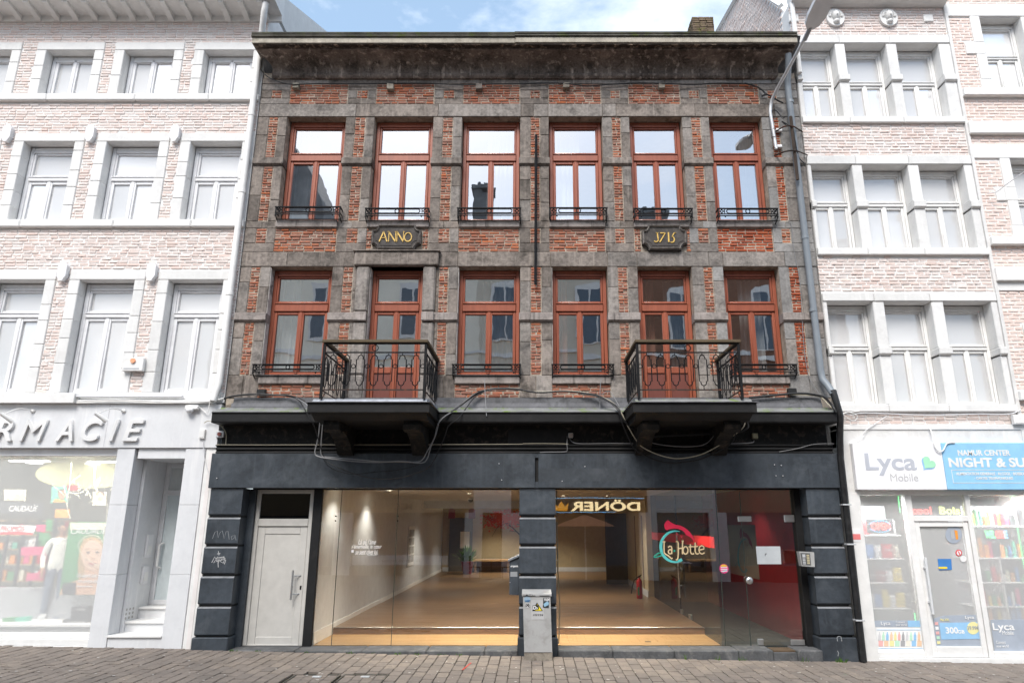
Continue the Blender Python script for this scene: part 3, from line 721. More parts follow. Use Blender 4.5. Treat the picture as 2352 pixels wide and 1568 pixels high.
for a, b_ in ((-5.64, .03), (.088, 5.335)):
    q = MB(); q.box(a, b_, -.115, .1, 2.685, 3.275, .005); q.build('fascia_panel', M['shopblue'], house)
MB().box(.03, .088, -.10, .1, 2.685, 2.79).build('fascia_strip', M['shopblue'], house); MB().box(.03, .088, -.10, .1, 3.205, 3.275).build('fascia_strip', M['shopblue'], house)
MB().box(.03, .088, -.06, .1, 2.79, 3.205).build('sign_slot', M['black'], house)
sc_ = MB()
for x, z in ((4.21, 3.08), (4.33, 3.07), (4.22, 2.89), (4.34, 2.89), (-.55, 2.82), (-.6, 3.1), (.5, 2.8), (.9, 3.05), (-5.5, 2.85)): sc_.cyl((x, -.135, z), (x, -.11, z), .009, 6)
sc_.build('screw', M['galv'], house)
MB().box(.10, 1.62, -.1165, -.114, 2.80, 3.02).build('cover_plate', surf('scuffed_anthracite', (.038, .045, .053), .3, 2, .5, .12, 50, .4, dirt=(.09, .1, .115), dirtamt=.4), house)
# rusticated pilasters ------------------------------------------------------
def pilaster(x0, x1, yb, nl, nr, base, zs):
    pb = MB().box(x0+.02, x1-.02, -.03, yb, base, 2.684).build('pilaster', M['black'], house)
    for z0_, z1_ in zs:
        q = MB(); d = .035
        poly = [(-.075, z0_+.012), (-.075, z1_-.012), (-.045, z1_+.012), (yb-.01, z1_+.012), (yb-.01, z0_-.012), (-.045, z0_-.012)]
        q.prismx(poly, x0, x1); q.build('rusticated_block', M['shopblue'], pb)
        ch_ = MB(); ch_.prismx([(-.0765, z1_-.013), (-.0455, z1_+.0125), (-.044, z1_+.013), (-.075, z1_-.0115)], x0+.003, x1-.003); ch_.build('worn_arris', surf('worn_grey_arris', (.20, .205, .215), .3, 6, .7, .3, 50, .3) if 'arr' not in M else M['arr'], pb)
    MB().box(x0-.02, x1+.02, -.10, yb, base, .275, .012).build('plinth', M['shopblue'], pb)
    return pb
M['arr'] = surf('worn_grey_arris', (.20, .205, .215), .3, 6, .7, .3, 50, .3)
ZS = [(2.235, 2.665), (1.755, 2.175), (1.275, 1.695), (.795, 1.215), (.31, .735)]
pilaster(-5.60, -5.04, .34, 1, 1, .0, ZS); pilaster(-.24, .385, .34, 1, 1, -.02, ZS); pilaster(4.735, 5.30, .34, 1, 1, -.15, ZS)
# threshold
for a, b_ in ((-5.0, -3.9), (-3.9, -2.8), (-2.8, -1.75), (-1.75, -.8), (-.8, -.255), (.405, 1.3), (1.3, 2.3), (2.3, 3.35), (3.35, 3.92), (4.3, 4.73)):
    MB().box(a+.003, b_-.003, -.14+RND.uniform(-.008, .008), .45, -.2, .088+RND.uniform(-.003, .003), .014).build('threshold_slab', M['slate'], house)
MB().box(3.92, 4.3, -.14, .45, -.2, .06, .01).build('threshold_slab', M['slate'], house)
gm = MB()
for k in range(26): gm.box(3.935+k*.0137, 3.942+k*.0137, -.11, .20, .062, .084)
gm.build('boot_scraper', surf('rusty_grating', (.16, .11, .07), .3, 8, .8, .3, 50, .3), house)
# entrance door --------------------------------------------------------------
dr = MB(); frame_ring(dr, -4.925, -3.905, .092, 2.675, .07, .27, .36, .008, .02); dr.box(-4.855, -3.975, .262, .36, 2.04, 2.17, .008)
dw = dr.build('entrance_door', M['doorwhite'], house); lab(dw, 'off-white door with a steel pull bar and dark fanlight')
lf = MB(); frame_ring(lf, -4.850, -3.98, .105, 2.035, .125, .285, .345, .006); lf.box(-4.73, -4.10, .30, .335, .225, 1.915, .004); lf.build('door_leaf', M['doorwhite'], dw)
pane(-4.86, -3.97, 2.165, 2.61, .31, glass('dark_fanlight_glass', .02, (.05, .055, .06), wav=.03, fres=.8), dw)
MB().box(-5.05, -3.80, .70, .75, 0, 2.8).build('hall_wall', M['darkroom'], house); MB().box(-5.05, -3.9, .42, .70, 2.7, 2.78).build('hall_wall', M['darkroom'], house)
hb = MB(); hb.cyl((-4.145, .20, .83), (-4.145, .20, 1.31), .018, 10); hb.cyl((-4.145, .20, 1.215), (-4.03, .29, 1.215), .008, 8); hb.cyl((-4.145, .20, .92), (-4.03, .29, .92), .008, 8); hb.build('door_handle', M['alu'], dw, True)
MB().box(-4.035, -4.005, .275, .30, .985, 1.055, .008).build('lock', M['iron'], dw)
MB().box(-5.04, -4.925, .2, .40, .0, 2.68).build('door_jamb', M['shopblue'], house)
MB().box(-3.905, -3.755, .24, .40, .09, 2.68, .005).build('shopfront_post', M['shopblack'], house)
MB().box(-5.0, 4.75, .24, .42, 2.672, 2.80).build('shopfront_head', M['shopblack'], house)
MB().box(4.625, 4.735, .22, .42, .09, 2.68).build('shopfront_post', M['shopblack'], house)
# glass panes
def sheet(name, x0, x1, z0, z1, y, m, parent): return MB().box(x0, x1, y-.005, y+.005, z0, z1).build(name, m, parent)
for a, b_ in ((-3.752, -3.425), (-3.422, -2.412), (-2.409, -.24), (.392, 3.255), (3.258, 3.685), (3.688, 4.622)):
    b = MB(); b.v = [(a, .3, .092), (b_, .3, .092), (b_, .3, 2.671), (a, .3, 2.671)]; b.f = [(0, 1, 2, 3)]; b.build('shop_pane', M['shopglass'], house)
js = MB()
for x in (-3.4235, -2.4105, 3.2565, 3.6865): js.box(x-.0045, x+.0045, .292, .308, .092, 2.671)
js.build('glass_joint', plain('glass_edge_green', (.035, .05, .045), .3), house)
bt = MB()
for x in (-3.50, -2.40):
    for z in (2.215, 2.135): bt.cyl((x, .285, z), (x, .30, z), .013, 8)
bt.build('glass_fixing', M['black'], house)
# glass door fittings
for fx in ((3.62, 3.86, .275, .292, 2.12, 2.215, .01), (4.44, 4.62, .275, .292, 2.11, 2.235, .012), (4.36, 4.60, .275, .292, .10, .19, .01), (3.80, 3.90, .27, .292, .10, .20, .008)): MB().box(*fx).build("door_fitting", M["alu"], house)
kn = MB(); prof_ = [(.0, .055), (.045, .05), (.055, .02), (.035, .0), (.025, -.03)]
kn.v = []; b = MB().lathe((0, 0, 0), [(.028, 0), (.03, .035), (.058, .045), (.062, .08), (.045, .10), (.02, .105)], 16)
kn.v = [(3.725+x, .30-z, 1.14+y) for x, y, z in b.v]; kn.f = b.f; kn.build('door_knob', M['alu'], house, True)
# downpipe -------------------------------------------------------------------
dp = MB(); dp.tube([(5.12, -.42, 11.2), (5.13, -.38, 11.05), (5.16, -.16, 10.75), (5.17, -.12, 10.6), (5.20, -.12, 4.75), (5.21, -.13, 4.6), (5.26, -.22, 4.45), (5.30, -.30, 4.3)], .062, 12); pipe = dp.build('downpipe', M['zinc'], house, True)
dp = MB(); dp.tube([(5.30, -.30, 4.36), (5.33, -.34, 4.1), (5.36, -.34, 3.9), (5.37, -.2, 3.5), (5.375, -.13, 3.2), (5.37, -.13, -.08)], .058, 12); dp.build('downpipe', M['blackpipe'], house, True)
for z, y in ((10.3, -.12), (7.35, -.12), (5.9, -.12)): MB().tube([(5.185, y, z-.03), (5.185, y, z+.03)], .07, 12).build('pipe_collar', M['zinc'], pipe, True)
for z in (2.4, 1.75, .55): MB().box(5.295, 5.445, -.2, -.06, z-.012, z+.012, .004).build('pipe_bracket', M['galv'], pipe)
# ================================================================== street
M['paver'] = brickmat('clay_paver', [(.0, (.215, .182, .158)), (.3, (.25, .212, .182)), (.6, (.19, .165, .146)), (.85, (.28, .235, .195)), (1, (.225, .19, .164))], (.13, .112, .097), .5, .35)
M['grit'] = surf('dark_joint_grit', (.048, .042, .033), .4, 10, .95, .5, 90, .1, dirt=(.05, .07, .015), dirtamt=.5)
tt = NT('street_paving'); bt_ = tt.n('ShaderNodeTexBrick'); tt.l(tt.pos(), bt_.inputs['Vector'])
bt_.inputs['Color1'].default_value = (.23, .175, .145, 1); bt_.inputs['Color2'].default_value = (.19, .15, .125, 1); bt_.inputs['Mortar'].default_value = (.05, .04, .035, 1)
bt_.inputs['Scale'].default_value = 3.1; bt_.inputs['Mortar Size'].default_value = .015
tt.bsdf(bt_.outputs['Color'], .9, .2); M['farpave'] = tt.m
def sloped(x0, x1, y0, y1, dz, m, name, n=8):
    b = MB(); 
    for i in range(n+1):
        x = x0+(x1-x0)*i/n; b.v += [(x, y0, gz(x)+dz), (x, y1, gz(x)+dz)]
    for i in range(n): b.f.append((2*i, 2*i+2, 2*i+3, 2*i+1))
    return b.build(name, m)
struct(sloped(-300, 300, -300, 300, -.30, M['farpave'], 'ground'))
road = struct(sloped(-60, 60, -30, -2.90, -.004, M['farpave'], 'street'))
pav = struct(sloped(-60, 60, -2.90, .5, -.026, M['grit'], 'pavement'))
sloped(-60, -9.6, -2.90, .3, -.004, M['farpave'], 'paving_sheet').parent = pav
sloped(9.6, 60, -2.90, .3, -.004, M['farpave'], 'paving_sheet').parent = pav
PV = []; cw, cl_ = .168, .322
skip = [(-3.35, -2.02, -2.9, -1.72)]
nx = int(19.2/cw)
for i in range(nx):
    x0 = -9.6+i*cw; off = (i % 2)*.5*cl_ + RND.uniform(-.02, .02); y = -2.90
    drift = .012*math.sin(i*.7)
    while y < .05:
        y1 = min(y+(cl_ if y > -2.89 else cl_-off if off > .05 else cl_), .1)
        cx = x0+cw/2; inset = any(a < cx < b and c < (y+y1)/2 < d for a, b, c, d in skip)
        top = -.14 if -5.02 < cx < 4.75 else .06
        if not inset and y < top: PV.append((x0, x0+cw, y, min(y1, top+.02)))
        y = y1
mes = []
for k in range(6):
    r = random.Random(50+k); m_ = MB().box(-.5, .5, -.5, .5, -.5, .5, .07)
    m_.v = [(x+r.uniform(-.012, .012), y+r.uniform(-.006, .006), z+r.uniform(-.02, .02)) for x, y, z in m_.v]
    me = m_.mesh('paver'); me.materials.append(M['paver']); mes.append(me)
PV.sort(key=lambda q: q[2]+.02*abs(q[0]))
inview = [q for q in PV if q[2] > -2.25 and abs(q[0]+.3) < 7.9]; rest = [q for q in PV if not (q[2] > -2.25 and abs(q[0]+.3) < 7.9)]
def pz(q): return gz((q[0]+q[1])/2)+RND.uniform(-.004, .004)
for q in inview[:300]:
    o = bpy.data.objects.new('paver', RND.choice(mes)); col.objects.link(o); o.parent = pav
    o.location = ((q[0]+q[1])/2, (q[2]+q[3])/2, pz(q)-.03); o.scale = (cw-.009, q[3]-q[2]-.026, .06)
    o.rotation_euler = (R(RND.uniform(-.5, .5)), R(.93+RND.uniform(-.7, .7)), R(RND.uniform(-.7, .7)))
b = MB()
for q in inview[300:]+rest:
    z = pz(q); b.box(q[0]+.0045, q[1]-.0045, q[2]+.013, q[3]-.013, z-.05, z, .007, .0025, RND)
me = b.mesh('paving', calc=False); me.materials.append(M['paver']); link('paving', me, pav, 'stuff')
# inspection cover with paver infill
cvr = thing('inspection_cover', 'double inspection cover filled with pavers in front of the shop', 'manhole cover', (-2.68, -2.2, gz(-2.68)))
fr = MB()
for x0, x1 in ((-3.34, -2.70), (-2.66, -2.03)):
    for a, b_, c, d in ((x0, x1, -1.74, -1.72), (x0, x1, -2.9, -2.88), (x0, x0+.02, -2.88, -1.74), (x1-.02, x1, -2.88, -1.74)): fr.box(a, b_, c, d, gz(-2.68)-.03, gz(-2.68)+.002)
fr.build('cover_frame', plain('worn_steel', (.12, .115, .10), .5, .5, .6), cvr)
for x0 in (-3.315, -2.635):
    for i in range(4):
        y = -1.75
        while y > -2.86:
            ye = max(y-(.30 if (i % 2 or y < -1.76) else .15), -2.87)
            o = bpy.data.objects.new('paver', RND.choice(mes)); col.objects.link(o); o.parent = cvr; o.matrix_parent_inverse = parent_inv(cvr)
            o.location = (x0+i*.148+.074, (y+ye)/2, gz(-2.68)-.032); o.scale = (.140, y-ye-.026, .06); y = ye
for x in (-3.0, -2.33):
    k = MB(); z = gz(-2.68); k.box(x-.06, x+.06, -1.90, -1.83, z-.01, z+.006, .003); k.box(x-.02, x+.02, -1.88, -1.85, z+.006, z+.009); k.build('key_hole', M['galv'], cvr)
# little stuff on the ground: chewing gum spots, weeds
g = MB()
for k in range(190):
    x, y = RND.uniform(-7.5, 7.5), RND.uniform(-2.3, -.3); r_ = RND.uniform(.008, .022); z = gz(x)+.003
    n0 = len(g.v); g.v += [(x+r_*math.cos(a*pi/4)*RND.uniform(.7, 1.2), y+r_*math.sin(a*pi/4), z) for a in range(8)]; g.f.append(tuple(range(n0, n0+8)))
o = g.build('trodden_gum', plain('pale_gum', (.52, .49, .45), .8)); o['kind'] = 'stuff'; tag(o, 'pale trodden chewing gum spots scattered over the pavers', 'gum')
def weeds(xs, y, seed, label, hmax=.07):
    r = random.Random(seed); b = MB()
    for x in xs:
        for k in range(r.randint(5, 11)):
            xx = x+r.uniform(-.06, .06); z = gz(xx)-.01; h = r.uniform(.02, hmax); dx, dy = r.uniform(-.04, .04), r.uniform(-.04, .01); yy = y+r.uniform(-.02, .01)
            n0 = len(b.v); w_ = r.uniform(.003, .008)
            b.v += [(xx-w_, yy, z), (xx+w_, yy, z), (xx+dx*.6+w_*.8, yy+dy*.6, z+h*.7), (xx+dx, yy+dy, z+h), (xx+dx*.6-w_*.8, yy+dy*.6, z+h*.7)]; b.f.append((n0, n0+1, n0+2, n0+3, n0+4))
    o = b.build('weeds', M['leaf']); o['kind'] = 'stuff'; return tag(o, label, 'weeds')
M['leaf'] = surf('weed_leaf', (.07, .15, .018), .4, 20, .8, .1, 60, .2)
weeds([-4.95, -4.9, -4.5, -3.7, -3.0, -2.6, -2.2, -1.9, -1.5, -1.2], -.15, 3, 'sparse green weeds along the left shop threshold', .05)
weeds([2.5, 3.0, 3.4, 4.4, 4.95, 5.0, 5.02], -.16, 4, 'green weeds at the foot of the right pilaster and threshold', .10)
# red spray mark
MB().prism([(0, 0), (1, 0), (1, 1), (0, 1)], 0, 1)
q = MB(); x = -1.05; q.v = [(x, -1.3, gz(x)+.004), (x+.02, -1.3, gz(x)+.004), (x+.10, -.75, gz(x)+.003), (x+.085, -.75, gz(x)+.003)]; q.f = [(0, 1, 2, 3)]
tag(q.build('paint_mark', plain('red_spray', (.6, .04, .03), .8)), 'thin red spray line on the pavers left of the cabinet', 'paint mark')
# ================================================================== inside the empty shop
M['shopwall'] = plain('white_shop_wall', (.62, .64, .68), .8, .15)
M['tan'] = plain('tan_shop_wall', (.42, .34, .21), .85, .12)
M['ceiling'] = plain('ceiling_tile', (.60, .60, .58), .9, .1)
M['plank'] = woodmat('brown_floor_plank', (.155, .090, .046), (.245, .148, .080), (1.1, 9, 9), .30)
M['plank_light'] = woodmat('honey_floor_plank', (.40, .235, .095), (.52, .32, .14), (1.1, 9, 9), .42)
M['plank_grey'] = woodmat('grey_brown_riser', (.20, .12, .07), (.29, .18, .11), (1.1, 9, 9), .5)
M['red'] = plain('dark_red_wall', (.22, .010, .014), .5, .4)
M['redband'] = plain('bright_red_band', (.62, .02, .02), .5)
M['darkfloor'] = surf('dark_entrance_mat', (.040, .044, .043), .3, 4, .8, .2, 80, .2)
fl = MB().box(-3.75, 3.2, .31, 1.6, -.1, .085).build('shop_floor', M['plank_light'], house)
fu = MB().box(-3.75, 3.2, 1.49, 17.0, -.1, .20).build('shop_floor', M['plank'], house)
def planks(parent, x0, x1, y0, y1, z, w_, m, lens=(1.2, 2.2)):
    n = round((y1-y0)/w_); w_ = (y1-y0)/n
    for i in range(n):
        x = x0-RND.uniform(0, 1.0)
        while x < x1:
            xe = x+RND.uniform(*lens); a, c = max(x, x0), min(xe, x1)
            if c-a > .05: MB().box(a+.0015, c-.0015, y0+i*w_+.0015, y0+(i+1)*w_-.0015, z-.012, z+RND.uniform(-.0008, .0008), .002).build('plank', m, parent)
            x = xe
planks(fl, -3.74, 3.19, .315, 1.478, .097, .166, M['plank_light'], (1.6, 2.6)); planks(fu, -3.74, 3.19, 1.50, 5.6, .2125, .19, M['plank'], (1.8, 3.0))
MB().box(-3.74, 3.19, 1.478, 1.488, .098, .20).build('step_riser', M['plank_grey'], house); MB().box(-3.74, 3.19, 1.470, 1.50, .2135, .222, .003).build('step_nosing', M['alu'], house)
MB().box(-3.90, -3.75, .31, 17, 0, 2.9).build('shop_wall', M['shopwall'], house); MB().box(-3.75, -3.735, .32, 17, .1, .30, .004).build('skirting', M['white'], house)
MB().box(-3.9, 6, 17, 17.1, 0, 3.2).build('shop_wall', M['tan'], house); MB().box(-3.7, 3.0, 16.98, 17, .2, .36).build('skirting', M['shopwall'], house)
MB().box(3.05, 3.2, 6.95, 17, 0, 2.9).build('shop_wall', plain('cream_shop_wall', (.56, .47, .31), .85, .12), house); MB().box(3.03, 3.05, 6.95, 17, .2, .36).build('skirting', M['shopwall'], house)
for y in (7.6, 9.0): MB().box(3.035, 3.05, y, y+.12, .36, 2.3).build('wall_batten', M['plank'], house)
MB().box(2.35, 3.04, 10.9, 11.0, .2, 2.4).build('dark_doorway', M['darkroom'], house)
ce = MB().box(-3.9, 4.9, .42, 17, 2.83, 2.93).build('shop_ceiling', M['ceiling'], house)
for i in range(12):
    for k in range(8):
        x0, y0 = -3.7+i*.7, .5+k*1.4
        MB().box(x0+.006, x0+.694, y0+.006, y0+1.394, 2.818, 2.829).build('ceiling_tile', M['ceiling'], ce)
MB().box(-3.75, 3.05, 11.8, 12.0, 2.58, 2.83).build('ceiling_beam', M['shopwall'], house)
# lit downlights (the photograph shows them on; the lobby one is added for its light)
M['lamp'] = plain('lit_downlight', (1, .9, .7), .5, emis=(1, .86, .62), es=14)
def downlight(x, y, power, where, spot=120):
    z = 2.815
    t_ = thing('downlight', 'round recessed downlight lit warm white '+where, 'ceiling light', (x, y, z), 'recessed downlights in the shop ceiling')
    r_ = MB().ring((x, y, z), .085, .012, 16, 'z', 5).build('rim', M['alu'], t_, True)
    MB().lathe((x, y, z-.004), [(.078, 0), (.078, .003)], 16).build('lens', M['lamp'], t_)
    ld = bpy.data.lights.new('downlight_beam', 'SPOT'); ld.energy = power; ld.color = (1, .91, .77); ld.spot_size = R(spot); ld.spot_blend = .6; ld.shadow_soft_size = .07
    lo = bpy.data.objects.new('downlight_beam', ld); col.objects.link(lo); lo.location = (x, y, z-.02); lo.parent = t_; lo.matrix_parent_inverse = parent_inv(t_)
for x, y, p_, wh in ((-3.30, .95, 34, 'beside the left shop wall near the glass'), (-3.25, 3.6, 50, 'by the left shop wall behind the quotation'), (-1.7, 1.0, 130, 'over the front step of the left bay'), (-.7, .95, 150, 'over the step left of the middle pilaster'),
                      (1.0, .95, 150, 'over the step right of the middle pilaster'), (2.3, .95, 140, 'over the step in front of the logo'), (-1.6, 5.2, 70, 'mid-way back in the left bay'), (-.2, 6.2, 75, 'mid-way back behind the middle pilaster'),
                      (.8, 6.6, 75, 'mid-way back in the right bay'), (2.0, 6.8, 60, 'above the fire extinguisher'), (-2.4, 10.5, 110, 'far back by the left wall'), (.7, 14.8, 150, 'far back before the tan wall'), (-1.4, 15.2, 150, 'far back before the painted tree'), (3.9, 2.2, 34, 'added to brighten the red entrance lobby')):
    downlight(x, y, p_, wh)
# entrance lobby
M['partglass'] = glass('greenish_partition_glass', .0, (.62, .68, .62), fres=.22)
MB().box(3.2, 4.75, .31, 7.1, -.1, .09).build('lobby_floor', M['darkfloor'], house)
rw = MB().box(4.63, 4.75, .42, 7.1, 0, 2.9).build('lobby_wall', M['red'], house)
MB().box(3.2, 4.7, 7.0, 7.1, 0, 2.9).build('lobby_wall', plain('brown_lobby_wall', (.10, .055, .03), .6), house)
MB().box(3.186, 3.194, .33, 6.9, 1.67, 1.86).build('partition_band', M['redband'], house)
for a, b_ in ((.31, 2.6), (2.61, 3.6), (3.61, 6.94)):
    q = MB(); q.v = [(3.2, a, .1), (3.2, b_, .1), (3.2, b_, 2.82), (3.2, a, 2.82)]; q.f = [(0, 1, 2, 3)]; q.build('partition_pane', M['partglass'], house)
MB().box(3.19, 3.21, 3.58, 3.63, .2, 2.7).build('partition_post', M['iron'], house)
hd = MB(); hd.cyl((3.14, 3.35, .55), (3.14, 3.35, 1.9), .018, 10); hd.cyl((3.14, 3.35, .8), (3.2, 3.35, .8), .008, 6); hd.cyl((3.14, 3.35, 1.7), (3.2, 3.35, 1.7), .008, 6); hd.build('pull_handle', M['alu'], house, True)
for y in (2.68, 3.52): MB().box(3.17, 3.23, y-.06, y+.06, .2, .3, .006).build('glass_clamp', M['alu'], house)
# fire extinguisher
fe = thing('fire_extinguisher', 'red fire extinguisher standing against the cream wall inside the shop', 'fire extinguisher', (2.75, 6.55, .212))
MB().lathe((2.75, 6.55, .213), [(.07, 0), (.078, .02), (.078, .40), (.06, .46), (.025, .49), (.025, .52)], 16).build('cylinder', plain('extinguisher_red', (.55, .012, .015), .35), fe, True)
MB().box(2.69, 2.735, 6.468, 6.482, .30, .50).build('instruction_panel', plain('green_label', (.10, .42, .16), .5), fe)
hb = MB(); hb.box(2.72, 2.80, 6.53, 6.57, .735, .76, .004); hb.tube([(2.75, 6.55, .75), (2.82, 6.55, .80)], .012, 6); hb.build('valve_handle', M['black'], fe)
MB().tube([(2.73, 6.55, .74), (2.62, 6.54, .66), (2.57, 6.52, .52), (2.53, 6.5, .34)], .014, 6).build('hose', M['black'], fe, True)
# painted tree on the back wall
mu = thing('tree_mural', 'painted tree with red leaves and black branches on the tan back wall', 'mural', (-1.3, 16.95, 1.5))
b = MB()
for pts, w_ in (([(-.1, 1.0), (-.35, 1.35), (-.55, 1.62), (-.9, 1.95), (-1.25, 2.15)], .05), ([(-.3, 2.02), (-.9, 2.05), (-1.3, 2.13)], .03), ([(-.7, 1.75), (-1.0, 1.78)], .02), ([(-1.1, 2.1), (-1.5, 1.9), (-1.7, 1.55)], .012), ([(-1.25, 2.1), (-1.35, 1.8), (-1.3, 1.5)], .01)):
    for i in range(len(pts)-1):
        (x0, z0), (x1, z1) = pts[i], pts[i+1]; l_ = math.hypot(x1-x0, z1-z0); nx_, nz_ = -(z1-z0)/l_*w_*.5, (x1-x0)/l_*w_*.5
        b.prism([(x0+nx_, z0+nz_), (x1+nx_*.8, z1+nz_*.8), (x1-nx_*.8, z1-nz_*.8), (x0-nx_, z0-nz_)], 16.965, 16.985)
b.build('branches', M['black'], mu)
b = MB()
for k in range(620):
    t_ = RND.random(); x = -1.15+RND.gauss(0, .42); z = 2.28+RND.gauss(0, .17)-abs(x+1.1)*.1
    if z > 2.72 or z < 1.7 or x > -.15 or x < -2.2: continue
    r_ = RND.uniform(.015, .04); b.flat([(x+r_*math.cos(a*pi/3)*1.3, z+r_*math.sin(a*pi/3)) for a in range(6)], 16.975-k*.00003)
o = b.build('leaves', plain('mural_red', (.62, .10, .06), .8), mu); o['kind'] = 'stuff'
# bench, plant, posters at the back
be = thing('bench', 'low wooden bench along the tan back wall under the painted tree', 'bench', (-1.2, 16.4, .21))
MB().box(-2.4, .3, 16.2, 16.8, .62, .70, .01).build('seat', M['plank_light'], be); MB().box(-2.4, .3, 16.75, 16.85, .2, .66).build('bench_front', M['plank'], be)
for x in (-2.3, -1.0, .2): MB().box(x-.04, x+.04, 16.25, 16.35, .2, .62).build('leg', M['plank'], be)
pl = thing('potted_plant', 'leafy plant in a dark red pot by the back doorway', 'potted plant', (-2.55, 15.5, .21))
MB().lathe((-2.55, 15.5, .21), [(.16, 0), (.24, .42), (.26, .44)], 14).build('pot', M['red'], pl, True)
b = MB()
for k in range(120):
    a = RND.uniform(0, 6.28); e = RND.uniform(.1, 1.3); d = Vector((math.cos(a)*math.cos(e), math.sin(a)*math.cos(e), math.sin(e))); L_ = RND.uniform(.25, .75)
    s0 = Vector((-2.55, 15.5, .62)); p1_ = s0+d*L_; sd_ = d.cross(Vector((0, 0, 1))).normalized()*.04; n0 = len(b.v)
    b.v += [tuple(s0+d*L_*.4), tuple(s0+d*L_*.75+sd_), tuple(p1_), tuple(s0+d*L_*.75-sd_)]; b.f.append((n0, n0+1, n0+2, n0+3))
b.build('foliage', M['leaf'], pl)
po = thing('wall_poster', 'white price list with picture rows on the left shop wall', 'poster', (-3.73, 9.5, 1.2))
MB().box(-3.735, -3.72, 9.0, 10.1, .85, 2.0).build('sheet', M['white'], po)
for i in range(4):
    for k in range(2): MB().box(-3.719, -3.716, 9.08+k*.5, 9.5+k*.5, .95+i*.25, 1.15+i*.25).build('picture', M['roomwall'], po)
nb = thing('notice_board', 'pale notice beside the back doorway under the red pennant', 'notice', (-2.9, 16.9, 1.5))
MB().box(-3.0, -2.62, 16.93, 16.98, 1.1, 1.75).build('panel', M['white'], nb)
MB().box(-3.45, -2.5, 16.96, 16.99, .2, 2.3).build('dark_doorway', M['darkroom'], house)
for x, wh in ((-2.92, 'left'), (-2.2, 'right')):
    tag(MB().prism([(x-.12, 2.25), (x+.12, 2.25), (x+.12, 2.56), (x, 2.62), (x-.12, 2.56)], 13.0, 13.05).build('pennant', M['red']), 'dark red pennant hanging from the ceiling beam, %s one' % wh, 'pennant', 'pennants on the beam')
cm = thing('dome_camera', 'small black dome camera under the ceiling beam in the left bay', 'camera', (-1.85, 8.5, 2.8))
MB().lathe((-1.85, 8.5, 2.76), [(.09, .05), (.09, 0)], 12).build('base', M['white'], cm); MB().ball((-1.85, 8.5, 2.75), .075, .075, .07).build('dome', M['black'], cm, True)
tag(MB().tube([(.415, .34, 2.66), (.42, .34, 2.2), (.43, .33, 1.2), (.455, .33, .75), (.44, .33, .3), (.43, .33, .12)], .011, 6).build('cable', M['cable_cream'], None, True), 'cream cable hanging inside the glass beside the middle pilaster', 'cable')
MB().box(1.95, 2.05, .62, .70, .097, .101).build('floor_socket', M['darkroom'], house)

# ================================================================== lettering and stickers on the glass
def ribbon(b, pts, hw, y0, y1):
    L_, Rr = [], []; n = len(pts)
    for i, (x, z) in enumerate(pts):
        a = pts[max(i-1, 0)]; c = pts[min(i+1, n-1)]; dx, dz = c[0]-a[0], c[1]-a[1]; l_ = math.hypot(dx, dz) or 1
        h = hw[i] if isinstance(hw, (list, tuple)) else hw
        L_.append((x-dz/l_*h, z+dx/l_*h)); Rr.append((x+dz/l_*h, z-dx/l_*h))
    n0 = len(b.v)
    for y in (y0, y1): b.v += [(x, y, z) for x, z in L_]+[(x, y, z) for x, z in Rr]
    for i in range(n-1):
        b.f += [(n0+i, n0+i+1, n0+n+i+1, n0+n+i), (n0+2*n+i, n0+3*n+i, n0+3*n+i+1, n0+2*n+i+1), (n0+i, n0+2*n+i, n0+2*n+i+1, n0+i+1), (n0+n+i, n0+n+i+1, n0+3*n+i+1, n0+3*n+i)]
    b.f += [(n0, n0+n, n0+3*n, n0+2*n), (n0+n-1, n0+3*n-1, n0+4*n-1, n0+2*n-1)]
